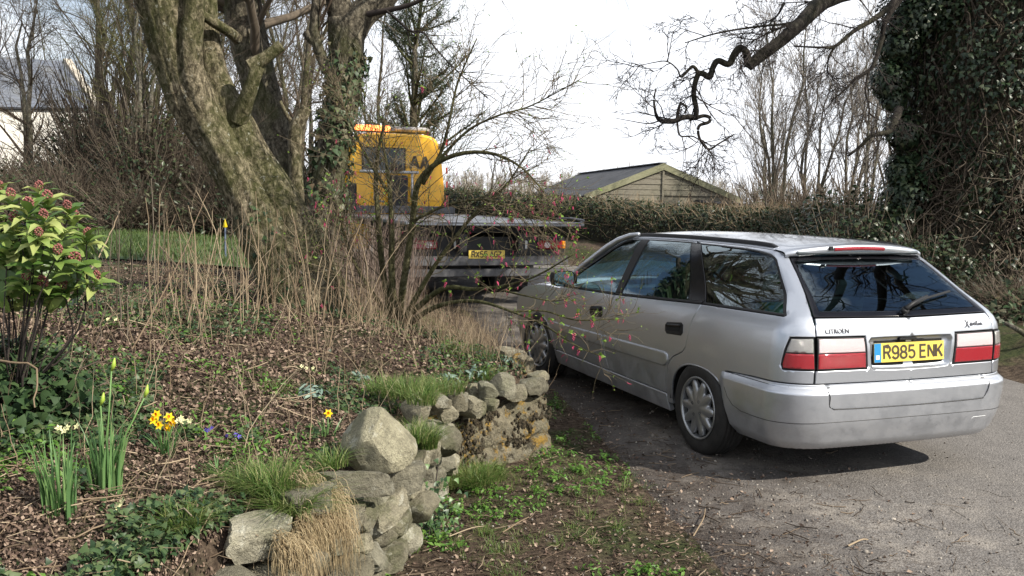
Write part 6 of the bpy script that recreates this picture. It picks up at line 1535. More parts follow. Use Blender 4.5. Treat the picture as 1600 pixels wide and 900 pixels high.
# ---------------------------------------------------------------- far wood on the skyline
b = Bag(); n = 420; xx = rb.uniform(-45, 40, n); yy = rb.uniform(105, 150, n); hh = rb.uniform(3.0, 5.2, n); m_ = 5
P = np.zeros((n, m_, 3)); P[..., 0] = xx[:, None] + np.cumsum(rb.normal(size=(n, m_)) * .15, 1); P[..., 1] = yy[:, None]; P[..., 2] = gz(xx, yy, False)[:, None] - .5 + hh[:, None] * np.linspace(0, 1, m_)
R = np.full((n, 1), .12) * np.linspace(1, .4, m_)[None]; b.tubes(P, R, 3, rb); c1, r1 = children(P, R, rb, 14, 1.9, .6, 4, .3, .3, rmin=.03); b.tubes(c1, r1, 3, rb); c2, r2 = children(c1, r1, rb, 4, .9, .6, 3, .2, .3, rmin=.022); b.tubes(c2, r2, 3, rb)
o = b.build('distant_wood', m_twig('hazy_far_twigs', [(.26, .235, .21), (.34, .31, .27)]), None); tag(o, 'far bare wood on the skyline between the truck and the barn', 'wood', kind='stuff')  # distance haze is put into the pale twig colour
# ---------------------------------------------------------------- evergreen behind the cab
re_ = np.random.default_rng(44); p = at(640, 330, 24.0); g0 = float(gz(p[0], 24.0, False))
CT, (Pp, Rp) = tree('feathery_evergreen', 'tall feathery evergreen behind the yellow cab roof', 'tree', (p[0], 24.0, g0), 6.6, .16, re_, 1, .1, BK2, TW_GN, ((70, .30, 1.15), (14, .09, .6)), t0=.1, up=(.55, .3, 0), wob=.25)
k = Pp.reshape(-1, 3); k = k[re_.integers(0, len(k), 22000)] + re_.normal(size=(22000, 3)) * .03 - 0
b = Bag(); b.leaves((LF_LONG[0] * np.array([.6, 1, 1]), LF_LONG[1]), k, re_.normal(size=(22000, 3)) + np.array([0, 0, .8]), re_.uniform(.06, .12, 22000), re_, droop=np.array([.3, 0, .4])); b.build('foliage', m_leaf('feathery_needles', [(.03, .05, .03), (.06, .085, .05), (.10, .13, .08)], .6, .2), CT, kind='stuff')
# ---------------------------------------------------------------- wood on the left
rw_ = np.random.default_rng(55)
wood = [(44, 21, 5, 'nearest bare tree in front of the white cottage wall'), (165, 25, 10, 'bare tree rising just right of the cottage coping'), (196, 19, 8.5, 'bare grey tree right of the cottage gable'), (185, 23, 11, 'tall bare tree between the cottage gable and the leaning tree'),
        (225, 18, 7.5, 'slim bare tree at the back of the lawn'), (262, 22, 10, 'bare tree half covered by the leaning tree'), (305, 26, 11, 'bare tree showing below the leaning trunk'), (345, 20, 8, 'bare tree behind the foot of the leaning tree'),
        (420, 24, 10, 'bare tree between the two leaning stems'), (460, 19, 8.5, 'thin bare tree behind the sawn green stem'), (495, 27, 9, 'bare tree just left of the ivy clad trunk'), (590, 28, 7.5, 'thin bare tree behind the cab roof bar'),
        (-60, 22, 10, 'bare tree at the left edge by the cottage'), (70, 42, 11, 'slender bare tree standing close to the cottage'), (150, 40, 12, 'tall dark bare tree behind the cottage gable'), (380, 30, 12, 'tall bare tree far behind the leaning tree')]
for i, (px, y, h, lb) in enumerate(wood):
    p = at(px, 330, y); g0 = float(gz(p[0], y, False))
    tree('woodland_tree', lb, 'tree', (p[0], y, g0), h, .055 + .045 * rw_.random(), rw_, 1 + int(rw_.random() < .6) + int(rw_.random() < .5), .17, (BK4, BK2)[i % 2], (TW_BR, TW_GN)[i % 3 == 1], ((13, .30, .75), (9, .15, .7), (6, .07, .6)), group='bare trees in the wood beyond the lawn', t0=.12, up=(.3, .15, .1), wob=.35, rmin=.005)
for px, y, w_, hh, mt, nl, lb in ((150, 19.5, 1.7, 2.7, HEDG, 4200, 'dark evergreen bush below the cottage gable'), (60, 20, 1.9, 1.5, HEDG, 2400, 'dull green bush below the cottage wall'), (230, 18, 1.4, 2.6, HEDG, 3000, 'glossy dark bush in the middle of the wood edge'), (-30, 17.5, 1.9, 1.5, HEDG, 2500, 'dark bush at the left end of the lawn'),
    (300, 18.5, 1.5, 2.0, HEDG, 1400, 'brushy undergrowth behind the leaning tree'), (360, 17.5, 1.2, 1.7, HEDG, 1200, 'brushwood at the right end of the lawn'), (430, 19, 1.6, 2.4, HEDG, 1400, 'brown brushwood between the leaning tree and the ivy clad tree'), (100, 17.2, 1.7, 1.3, HEDG, 900, 'low brushwood along the back of the lawn'), (210, 17, 1.6, 1.1, HEDG, 800, 'low brushwood in the middle of the lawn edge'), (500, 21, 1.5, 2.2, HEDG, 900, 'brown scrub behind the ivy clad trunk'), (270, 25, 2.6, 3.6, None, 0, 'tall leafless thicket in the wood'), (20, 24, 2.2, 1.1, None, 0, 'leafless thicket hiding the foot of the white cottage'), (120, 22, 2.0, 1.5, None, 0, 'brown thicket below the cottage gable coping'), (190, 22, 2.6, 4.2, None, 0, 'tall brown thicket left of the leaning tree')):
    p = at(px, 330, y); bush('wood_bush', lb, (p[0], y, float(gz(p[0], y, False)) - .1), (w_, 1.2, hh), nl, .10, mt, rw_, twn=420, twm=TW_BR, tl=.35)
# ---------------------------------------------------------------- litter and ground cover
rn = np.random.default_rng(77)
def wedge(n, y0, y1, rng, pw=1.6, xl=-.80, xr=.62, pad=.5):
    """points spread so that they are densest close to the viewer"""
    u = rng.random(n); e = 1 - pw; y = (y0 ** e + u * (y1 ** e - y0 ** e)) ** (1 / e); x = rng.uniform(0, 1, n) * ((xr - xl) * y + 2 * pad) + xl * y - pad; return x, y
def onbank(x, y, m=.06): return sdist(BL, x, y) > m
def verge(x, y): return (sdist(BL, x, y) < -.02) & (x < np.interp(y, LY, LX) + .0)
def put(x, y, dz=0.0): return np.stack([x, y, gz(x, y) + dz], 1)
def gn_(x, y):
    e = .05; z = gz(x, y); return np.stack([-(gz(x + e, y) - z) / e, -(gz(x, y + e) - z) / e, np.ones(len(x))], 1)
x, y = wedge(150000, 2.3, 13, rn, 1.7, xr=.1); k = onbank(x, y) & ~((y > 10.4) & (x < -2.4)); x, y = x[k], y[k]
b = Bag(); n = len(x); b.leaves(LF_CURL, put(x, y, .006) + np.abs(rn.normal(size=(n, 1))) * np.array([0, 0, .012]), gn_(x, y) + rn.normal(size=(n, 3)) * .55, rn.uniform(.013, .036, n) * np.clip(y / 5, .62, 1), rn)
o = b.build('leaf_litter', LIT, None); tag(o, 'brown fallen leaves covering the bank', 'leaf litter', kind='stuff')
x, y = wedge(110000, 2.3, 14, rn, 1.7, xr=.1); k = onbank(x, y, .12) & (fbm(x * 1.4, y * 1.4, 61, 4) > .44) & ~((y > 10.4) & (x < -2.4)); x, y = x[k], y[k]; n = len(x)
b = Bag(); b.leaves(LF_IVY, put(x, y, .015) + np.abs(rn.normal(size=(n, 1))) * np.array([0, 0, .03]), gn_(x, y) + rn.normal(size=(n, 3)) * .5, rn.uniform(.014, .034, n), rn)
o = b.build('ground_ivy', m_leaf('ground_ivy_leaf', [(.018, .04, .018), (.035, .07, .028), (.06, .10, .035), (.11, .14, .06)], .45, .18, .3), None); tag(o, 'low ivy creeping through the leaves on the bank', 'ground ivy', kind='stuff')
x, y = wedge(34000, 2.3, 9, rn, 1.7, xr=.1); k = onbank(x, y, .1) & (fbm(x * 2.6 + 9, y * 2.6, 91, 4) > .50); x, y = x[k], y[k]; n = len(x)
b = Bag(); b.leaves(LF_SIMPLE, put(x, y, .02) + np.abs(rn.normal(size=(n, 1))) * np.array([0, 0, .03]), gn_(x, y) + rn.normal(size=(n, 3)) * .5, rn.uniform(.015, .036, n), rn)
o = b.build('bank_weeds', WEED, None); tag(o, 'fresh green seedlings and weeds on the bank', 'weeds', kind='stuff')
# dead twigs lying on the bank
x, y = wedge(1900, 2.3, 10, rn, 1.6, xr=.1); k = onbank(x, y, .08); x, y = x[k], y[k]; n = len(x); a = rn.random(n) * 2 * PI; L = rn.uniform(.06, .38, n); t = np.linspace(-.5, .5, 5)
P = put(x, y, .02)[:, None] + np.stack([np.cos(a), np.sin(a), rn.normal(size=n) * .18], 1)[:, None] * (t[None, :, None] * L[:, None, None]) + rn.normal(size=(n, 5, 3)) * .008
b = Bag(); b.tubes(P, rn.uniform(.0010, .0030, n)[:, None] * np.ones((1, 5)), 4, rn); o = b.build('fallen_twigs', TW_PL, None); tag(o, 'pale dead twigs scattered over the bank', 'twigs', kind='stuff')
# mud strip and lane litter
x, y = wedge(26000, 3.3, 12, rn, 1.7, xl=-.2, xr=.55); e = x - np.interp(y, LY, LX); k = (sdist(BL, x, y) < -.02) & (rn.random(len(x)) < np.exp(-np.clip(e, 0, 9) * 2.2) * np.where(e < 0, .9, .5)); x, y = x[k], y[k]; n = len(x)
z = np.maximum(gz(x, y), np.where(x > np.interp(y, LY, LX) - .1, roadz(y) + .012, -9))
b = Bag(); b.leaves(LF_CURL, np.stack([x, y, z + .003], 1), np.array([0, 0, 1.]) + rn.normal(size=(n, 3)) * .4, rn.uniform(.010, .032, n), rn); o = b.build('lane_litter', LIT, None); tag(o, 'crumbled brown leaves along the muddy lane edge', 'leaf litter', kind='stuff')
x, y = wedge(2600, 3.3, 12, rn, 1.7, xl=-.2, xr=.60); e = x - np.interp(y, LY, LX); k = (sdist(BL, x, y) < -.05) & (rn.random(len(x)) < np.exp(-np.clip(e, 0, 9) * 1.2)); x, y = x[k], y[k]; n = len(x)
z = np.maximum(gz(x, y), roadz(y) + .008); a = rn.random(n) * 2 * PI; L = rn.uniform(.03, .18, n); t = np.linspace(-.5, .5, 4)
P = np.stack([x, y, z + .008], 1)[:, None] + np.stack([np.cos(a), np.sin(a), 0 * a], 1)[:, None] * (t[None, :, None] * L[:, None, None]) + rn.normal(size=(n, 4, 3)) * .004
b = Bag(); b.tubes(P, rn.uniform(.001, .003, n)[:, None] * np.ones((1, 4)), 4, rn); o = b.build('lane_twigs', m_twig('wet_twigs', [(.03, .022, .016), (.07, .05, .035), (.22, .17, .12)]), None); tag(o, 'small broken twigs strewn over the lane edge', 'twigs', kind='stuff')
x, y = wedge(9000, 3.2, 9, rn, 1.8, xl=-.2, xr=.62); e = x - np.interp(y, LY, LX); k = (sdist(BL, x, y) < -.02) & (rn.random(len(x)) < np.where(e < 0, .22, np.exp(-np.clip(e, 0, 9) * .9))); x, y = x[k], y[k]; n = len(x); z = np.maximum(gz(x, y), roadz(y) + .008)
V0, F0 = ICO[0]; s_ = rn.uniform(.002, .008, n) * np.where(rn.random(n) < .06, 2.2, 1); V = (V0[None] * s_[:, None, None] * rn.uniform(.6, 1.2, (n, 1, 3)) + np.stack([x, y, z + .002], 1)[:, None]).reshape(-1, 3); F = (F0[None] + (np.arange(n) * 12)[:, None, None]).reshape(-1, 3)
o = mo('loose_grit', V, F, m_twig('grit', [(.06, .05, .045), (.16, .14, .12), (.34, .31, .27)]), None, rnd=np.repeat(rn.random(n), 12)); tag(o, 'loose grit and small stones on the lane edge', 'grit', kind='stuff')
# weeds in the verge: little leafy plants
rv = np.random.default_rng(78)
b = Bag(); cx, cy = wedge(3400, 3.4, 8, rv, 1.6, xl=-.2, xr=.35); k = verge(cx, cy) & (fbm(cx * 2.3 + 3, cy * 2.3, 17, 3) - .22 * _ss(.35, .9, -sdist(BL, cx, cy)) > .36) & (rv.random(len(cx)) < .6); cx, cy = cx[k], cy[k]
for c_x, c_y in zip(cx, cy):
    m_ = rv.integers(10, 22); a = rv.random(m_) * 2 * PI; r = rv.random(m_) ** .6 * rv.uniform(.02, .055); pos = np.stack([c_x + r * np.cos(a), c_y + r * np.sin(a), np.full(m_, 0.)], 1); pos[:, 2] = gz(pos[:, 0], pos[:, 1]) + rv.uniform(.008, .05, m_)
    b.leaves(LF_SIMPLE, pos, np.stack([np.cos(a) * .5, np.sin(a) * .5, np.full(m_, 1.)], 1) + rv.normal(size=(m_, 3)) * .25, rv.uniform(.016, .040, m_), rv)
o = b.build('verge_weeds', WEED, None); tag(o, 'bright green leafy weeds in the mud below the wall', 'weeds', kind='stuff')
# grass: tufts on the wall top, at its foot and round the stones
def tuft(b, c, n, h, spread, lean, rng, wd=.004):
    a = rng.random(n) * 2 * PI; r = rng.random(n) ** .6 * spread; p = np.stack([c[0] + r * np.cos(a), c[1] + r * np.sin(a), np.full(n, c[2])], 1)
    blades(b, p, h * rng.uniform(.5, 1.1, n), wd, lean * rng.uniform(.2, 2.3, n), rng, 4, a + rng.normal(size=n) * .9)
gb = Bag(); rg2 = np.random.default_rng(79)
def gtuft(px, py, yy, n, h, s_, ln, wd=.004, zz=None):
    p = at(px, py, yy); tuft(gb, (p[0], p[1], p[2] if zz is None else zz), n, h, s_, ln, rg2, wd)
for px, py, yy, n, h, s_, ln in ((735, 752, 5.12, 500, .13, .13, .8), (765, 748, 5.3, 400, .12, .10, .8), (700, 560 + 200, 5.0, 160, .10, .08, .8), (668, 700, 4.4, 420, .16, .05, .5), (650, 690, 4.2, 160, .13, .06, .6), (430, 770, 3.30, 500, .15, .09, .8), (455, 800, 3.2, 350, .14, .07, 1.0), (400, 760, 3.4, 350, .13, .10, .8), (520, 728, 3.7, 160, .11, .06, .7),
    (640, 618, 4.9, 600, .13, .16, .7), (610, 612, 5.0, 300, .12, .14, .7), (690, 612, 5.2, 350, .12, .14, .7), (660, 630, 4.7, 260, .11, .08, .6), (285, 830, 2.95, 380, .12, .06, .7), (750, 590, 5.8, 300, .10, .15, .7), (335, 735, 3.6, 120, .09, .05, .8)): gtuft(px, py, yy, n, h, s_, ln)
x, y = wedge(2600, 3.4, 7.5, rg2, 1.6, xl=-.1, xr=.33); k = verge(x, y) & (fbm(x * 2.3, y * 2.3, 27, 3) > .52); x, y = x[k], y[k]
for a_x, a_y in zip(x[:160], y[:160]): tuft(gb, (a_x, a_y, float(gz(a_x, a_y))), 16, .06, .03, .9, rg2, .003)
x, y = wedge(7000, 3.2, 9, rg2, 1.5, xl=-.3, xr=.0); dd_ = sdist(BL, x, y); k = (dd_ > .02) & (dd_ < .75) & (fbm(x * 1.5, y * 1.5, 37, 3) > .46); x, y = x[k], y[k]
for a_x, a_y in zip(x[:420], y[:420]): tuft(gb, (a_x, a_y, float(gz(a_x, a_y))), 14, .09, .04, .9, rg2, .003)
o = gb.build('grass_tufts', GRS, None); tag(o, 'green grass tufts growing over and below the wall', 'grass', kind='stuff')
# dead grass hanging over the wall
hb = Bag(); rhh = np.random.default_rng(80)
for (px0, px1, py0, yy0, yy1, n, L0, L1) in ((425, 475, 850, 2.98, 3.10, 300, .08, .26), (460, 545, 815, 3.12, 3.44, 380, .10, .26), (500, 535, 775, 3.3, 3.5, 160, .12, .28), (455, 490, 752, 3.3, 3.4, 160, .06, .14)):
    u = rhh.random(n); px = px0 + (px1 - px0) * u; yy = yy0 + (yy1 - yy0) * u; st = np.array([at(a, py0 + rhh.normal() * 9, c) for a, c in zip(px, yy)])
    L = rhh.uniform(L0, L1, n) * rhh.uniform(.5, 1, n); m_ = 6; t = np.linspace(0, 1, m_); o_ = np.array([.75, -.5]) / .9; s1 = rhh.normal(size=(n, 2)) * .35
    outd = (.02 + .04 * rhh.random(n))[:, None] * np.sin(np.minimum(t * 1.9, PI / 2))[None]; P = np.zeros((n, m_, 3))
    P[..., 0] = st[:, None, 0] + outd * (o_[0] + s1[:, None, 0]); P[..., 1] = st[:, None, 1] + outd * (o_[1] + s1[:, None, 1]); P[..., 2] = st[:, None, 2] + .03 * np.sin(t * PI)[None] - L[:, None] * t[None] ** 1.7
    P += np.cumsum(rhh.normal(size=(n, m_, 3)) * .006, 1) + (rhh.normal(size=(14, 3)) * .014)[rhh.integers(0, 14, n)][:, None] * t[None, :, None]
    hb.tubes(P, np.full((n, 1), .0011) * np.linspace(1.3, .5, m_)[None], 3, rhh)
o = hb.build('hanging_dead_grass', HAY, None); tag(o, 'straw coloured dead grass hanging over the front of the wall', 'dead grass', kind='stuff')

# ---------------------------------------------------------------- thickets of dead stems on the bank
def thicket(name, label, x0, x1, y0, y1, n, h0, h1, mat, rng, r=.0035, lean=.22, kids=3, cond=None):
    x = rng.uniform(x0, x1, n); y = rng.uniform(y0, y1, n); k = onbank(x, y, .05)
    if cond is not None: k &= cond(x, y)
    x, y = x[k], y[k]; n = len(x); m_ = 7; t = np.linspace(0, 1, m_); H = rng.uniform(h0, h1, n); a = rng.random(n) * 2 * PI
    P = put(x, y, -.02)[:, None] + np.zeros((n, m_, 3)); P[..., 2] += H[:, None] * t; ln = rng.normal(size=n) * lean
    P[..., 0] += (ln * H * np.cos(a))[:, None] * t ** 1.5; P[..., 1] += (ln * H * np.sin(a))[:, None] * t ** 1.5; P += np.cumsum(rng.normal(size=(n, m_, 3)) * np.array([1, 1, .2]) * .010, 1)
    R = (r * rng.uniform(.5, 1.3, n))[:, None] * np.linspace(1.1, .45, m_)[None]; b = Bag(); b.tubes(P, R, 4, rng)
    if kids: c, rr = children(P, R, rng, kids, .30, .5, 4, .35, .25, rr=.6, rmin=.001, t0=.25); b.tubes(c, rr, 3, rng)
    o = b.build(name, mat, None); return tag(o, label, 'dead stems', kind='stuff')
rs = np.random.default_rng(81)
thicket('dead_stems', 'upright pale dead stems round the foot of the leaning tree', -2.35, -1.05, 5.6, 7.6, 110, .25, .9, TW_PL, rs, .0042, .28, 3)
thicket('dry_stalks', 'dense short dry stalks between the flowering shrub and the wall end', -1.2, .25, 6.0, 8.6, 480, .10, .32, TW_PL, rs, .0026, .35, 2)
thicket('dead_stems', 'thin brown stems standing between the berried bush and the leaning tree', -4.2, -1.9, 4.6, 8.5, 46, .3, 1.0, TW_BR, rs, .004, .25, 4)
thicket('dead_stems', 'tangle of reddish brown stems beside the truck behind the flowering shrub', -1.9, -.9, 8.2, 9.8, 330, .4, .95, m_twig('reddish_stems', [(.085, .062, .05), (.16, .12, .10), (.27, .215, .175)]), rs, .004, .30, 4)
thicket('dry_stalks', 'sparse dry stalks low on the bank', -2.6, -.5, 3.0, 5.8, 170, .10, .42, TW_PL, rs, .0022, .4, 1)
for (p0, p1, lb) in (((250, 385, 6.6), (320, 560, 5.0), 'long pale dead cane leaning across the bank left of the leaning tree'), ((205, 545, 4.8), (330, 300, 7.4), 'tall crossing dead cane in front of the lawn'), ((0, 560, 3.4), (60, 640, 3.2), 'curved pale cane at the left edge of the bank'), ((300, 630, 4.4), (520, 640, 4.6), 'brown twig lying across the bank behind the yellow daffodil'), ((100, 480, 4.6), (190, 330, 5.6), 'bent dead cane beside the berried bush')):
    a, c = at(*p0), at(*p1); C = cr([a, (a + c) / 2 + np.array([.05, .03, .06]), c], 12); C += np.cumsum(rs.normal(size=C.shape) * .004, 0); b = Bag(); b.tubes(C[None] - a, np.linspace(.005, .0025, 12)[None], 6); o = b.build('dead_cane', TW_PL, None, loc=tuple(a)); tag(o, lb, 'dead cane')

# ---------------------------------------------------------------- flowering currant
rc = np.random.default_rng(90); c0 = hit(612, 500, 5.5, 9.5); c0 = np.array([c0[0], 7.5, float(gz(c0[0], 7.5))])
FC = empty('flowering_shrub', tuple(c0), 0, 'leggy shrub with pink hanging flowers and new leaves beside the lane', 'shrub')
main_ = [[(612, 500, 7.5, 8), (598, 420, 7.5, 7), (590, 330, 7.5, 6), (588, 262, 7.5, 4.5), (600, 190, 7.4, 2.5)], [(618, 505, 7.5, 9), (612, 430, 7.45, 8), (612, 350, 7.4, 6), (606, 270, 7.4, 4), (596, 215, 7.4, 2)],
    [(622, 500, 7.5, 9), (634, 420, 7.3, 8), (645, 345, 7.2, 7.5), (652, 290, 7.1, 7), (678, 258, 7.0, 6), (720, 240, 6.9, 5), (770, 240, 6.8, 4), (815, 262, 6.7, 2.5), (850, 300, 6.6, 1.5)],
    [(660, 288, 7.1, 5), (688, 240, 7.1, 4), (702, 190, 7.0, 3.2), (715, 130, 7.0, 2.4), (745, 60, 6.9, 1.4)], [(680, 256, 7, 4), (730, 205, 6.9, 3), (780, 180, 6.8, 2.4), (830, 165, 6.8, 1.8), (905, 125, 6.7, 1)],
    [(628, 505, 7.4, 7), (670, 430, 7.2, 5.5), (705, 380, 7.1, 4.5), (745, 330, 7.0, 3.5), (790, 290, 6.9, 2.5), (830, 230, 6.8, 1.4)], [(630, 500, 7.4, 8), (690, 452, 7.1, 6), (740, 452, 6.9, 4.5), (790, 446, 6.7, 3.2), (840, 430, 6.5, 2.4), (900, 395, 6.3, 1.4)],
    [(630, 512, 7.4, 8), (680, 480, 7.0, 5.5), (740, 470, 6.7, 4), (800, 487, 6.4, 3), (850, 508, 6.2, 2.2), (900, 540, 6.0, 1.6), (938, 556, 5.9, 1.1)], [(800, 487, 6.4, 2.4), (850, 486, 6.25, 2), (900, 500, 6.1, 1.6), (966, 498, 6.0, 1.1)],
    [(790, 455, 6.6, 2.4), (820, 462, 6.4, 2), (860, 470, 6.3, 1.4), (884, 468, 6.2, 1)], [(606, 300, 7.4, 4), (570, 240, 7.4, 3), (548, 190, 7.4, 2), (530, 150, 7.4, 1.2)], [(645, 345, 7.2, 4), (700, 320, 7.1, 3), (760, 312, 6.9, 2.2), (812, 330, 6.8, 1.5), (850, 345, 6.7, 1)],
    [(612, 500, 7.5, 6), (570, 440, 7.4, 4.5), (545, 390, 7.4, 3), (530, 340, 7.3, 2)]]
CCs, RRs = [], []
for i, L in enumerate(main_):
    C, R = path(L); R = R * .68; V, F, P, R_ = limb(C, R, 26, 10, .06, 200 + i, .08); mo('stem' if i < 8 else 'side_branch', V - c0, F, TW_GN2 if False else m_bark('shrub_bark', (.035, .032, .015), (.085, .08, .038), (.16, .15, .08), .3, .15, ridge=30) if i == 0 else bpy.data.materials['shrub_bark'], FC, True)
    CCs.append(cr(C, 18)); RRs.append(np.interp(np.linspace(0, 1, 18), np.linspace(0, 1, len(R)), R))
CCs = np.array(CCs); RRs = np.array(RRs)
b = Bag(); fr = np.array([6, 7, 8, 9]); bk = np.array([i for i in range(len(CCs)) if i not in (6, 7, 8, 9)])
c1, r1 = children(CCs[bk], np.minimum(RRs[bk], .012), rc, 44, .62, .75, 7, .15, .4, rr=.4, rmin=.0030, t0=.15); d1, s1 = children(CCs[fr], np.minimum(RRs[fr], .008), rc, 11, .26, .7, 7, .1, .35, rr=.4, rmin=.0018, t0=.3); c1 = np.concatenate([c1, d1]); r1 = np.concatenate([r1, s1]); b.tubes(off(c1, c0), r1, 4, rc)
c2, r2 = children(c1, r1, rc, 5, .28, .7, 5, .1, .4, rr=.6, rmin=.0022, t0=.3); b.tubes(off(c2, c0), r2, 3, rc); b.build('twigs', m_twig('shrub_twigs', [(.06, .05, .03), (.11, .09, .055), (.19, .15, .10)]), FC)
tips = np.concatenate([c1[:, -1], c2[:, -1], c2[:, -2], CCs[6:10, ::3].reshape(-1, 3), CCs[6:10, 1::4].reshape(-1, 3)]); tips = tips[rc.permutation(len(tips))]
# hanging pink racemes: one mesh, many flowers
V0, F0 = ICO[0]; vv, ff = [], []
for j in range(9):
    t = j / 8; a = j * 2.4; c = np.array([.010 * (1 - t * .4) * math.cos(a), .010 * (1 - t * .4) * math.sin(a), -.008 - .048 * t]); vv.append(V0 * np.array([.0062, .0062, .0085]) * (1.1 - .5 * t) + c); ff.append(F0 + 12 * j)
PK = m_plain('pink_flower', (.40, .05, .12), .55, var=.35, scale=40); rac = mkmesh('flower_cluster', np.concatenate(vv), np.concatenate(ff), True); rac.materials.append(PK)
YG = m_leaf('new_currant_leaf', [(.13, .24, .03), (.20, .34, .05), (.30, .42, .09)], .5, .4)
fb = Bag(); fb.leaves(LF_IVY, np.zeros((3, 3)) + rc.normal(size=(3, 3)) * .006, np.array([[.4, -.6, .6], [-.5, -.3, .7], [0, -1, .3]]), np.array([.030, .026, .022]), rc); lf_o = fb.build('leaf', YG, FC); lfm = lf_o.data; lf_o.location = tuple(tips[0] - c0)
near = (tips[:, 1] < 7.6) & (tips[:, 2] < 1.85 + .3 * (rc.random(len(tips)) < .2)); tp = tips[near]
front = np.array([at(*q) for q in ((938, 556, 5.9), (966, 498, 6.0), (925, 500, 6.0), (905, 488, 6.1), (884, 468, 6.2), (897, 520, 6.02), (905, 545, 5.95), (880, 530, 6.1), (872, 520, 6.1), (860, 500, 6.2), (845, 495, 6.25), (830, 490, 6.3), (815, 440, 6.6), (793, 452, 6.6), (850, 470, 6.4), (900, 370, 6.4), (897, 378, 6.4), (855, 430, 6.5), (752, 385, 6.9), (745, 432, 6.8), (706, 458, 6.9), (697, 440, 6.9), (660, 135, 7.2), (668, 205, 7.1), (740, 352, 6.9), (800, 340, 6.8), (832, 325, 6.7), (762, 400, 6.8))])
pts_f = np.concatenate([front, tp[:70]])
for i, p in enumerate(pts_f):
    s_ = rc.uniform(.5, .95) * (1.0 if i < len(front) else .75); link_mesh('flower_cluster', rac, FC, loc=tuple(p - c0), rot=(rc.normal() * .25, rc.normal() * .25, rc.random() * 6), scale=(s_,) * 3)
for i, p in enumerate(np.concatenate([front, tp[40:130]])):
    s_ = rc.uniform(.7, 1.3) * (1.15 if i < len(front) else .75); link_mesh('leaf', lfm, FC, loc=tuple(p - c0 + np.array([0, 0, .006])), rot=(rc.normal() * .3, rc.normal() * .3, rc.random() * 6), scale=(s_,) * 3)
rest = np.concatenate([tips[near][230:1100], tips[~near][:500]]); b = Bag(); b.leaves(LF_SIMPLE, rest - c0, rc.normal(size=(len(rest), 3)) + np.array([0, -.4, .4]), rc.uniform(.012, .024, len(rest)), rc); b.build('buds', YG, FC, kind='stuff')
rest = tips[near][1100:1260]; b = Bag(); b.leaves(LF_LONG, rest - c0, rc.normal(size=(len(rest), 3)), rc.uniform(.03, .045, len(rest)), rc, droop=np.array([0, 0, -2.])); b.build('small_flowers', m_leaf('pink_raceme', [(.30, .03, .08), (.50, .06, .14)], .6, .3), FC, kind='stuff')

# ---------------------------------------------------------------- berried bush at the left
rk = np.random.default_rng(95); k0 = np.array([-1.95, 3.55, float(gz(-1.95, 3.55))])
SK = empty('budded_bush', tuple(k0), 0, 'glossy leaved bush with dark red flower buds at the left edge', 'shrub')
SKL = m_leaf('skimmia_leaf', [(.05, .11, .02), (.11, .19, .04), (.21, .29, .07), (.40, .43, .16)], .38, .25, .4)
fb = Bag(); W = LF_LONG[0] * np.array([1.75, 1, 1]); fb.leaves((W, LF_LONG[1]), np.zeros((1, 3)), np.array([[0, 0, 1.]]), 1.0, rk, droop=np.array([0., 1, 0])); 
leafm = []
for q in range(5):
    me = mkmesh('leaf', W * np.array([1, 1, 1 + .5 * q]), LF_LONG[1], True, rnd=np.full(len(W), .1 + .2 * q)); me.materials.append(SKL); leafm.append(me)
V0, F0 = ICO[0]; vv, ff = [], []
for j in range(34):
    t = j / 34; a = j * 2.4; r = .016 * math.sin(PI * min(1, t * .8 + .15)); vv.append(V0 * .0042 * rk.uniform(.8, 1.2) + np.array([r * math.cos(a), r * math.sin(a), .006 + .038 * t])); ff.append(F0 + 12 * j)
bud = mkmesh('flower_buds', np.concatenate(vv), np.concatenate(ff), True); bud.materials.append(m_plain('dark_red_bud', (.24, .08, .07), .6, var=.4, scale=60))
shoots = [(150, 440, 3.5), (135, 372, 3.5), (120, 415, 3.45), (108, 330, 3.6), (95, 365, 3.4), (88, 400, 3.3), (75, 318, 3.5), (70, 345, 3.35), (60, 372, 3.3), (52, 410, 3.3), (45, 330, 3.4), (38, 440, 3.35), (25, 352, 3.4), (20, 312, 3.55), (12, 395, 3.4), (8, 440, 3.5), (70, 452, 3.4), (100, 455, 3.5), (-10, 340, 3.5), (-25, 400, 3.5), (-40, 330, 3.6), (60, 300, 3.7), (118, 345, 3.75), (0, 300, 3.7), (-60, 420, 3.6)]
b = Bag(); nl = 0
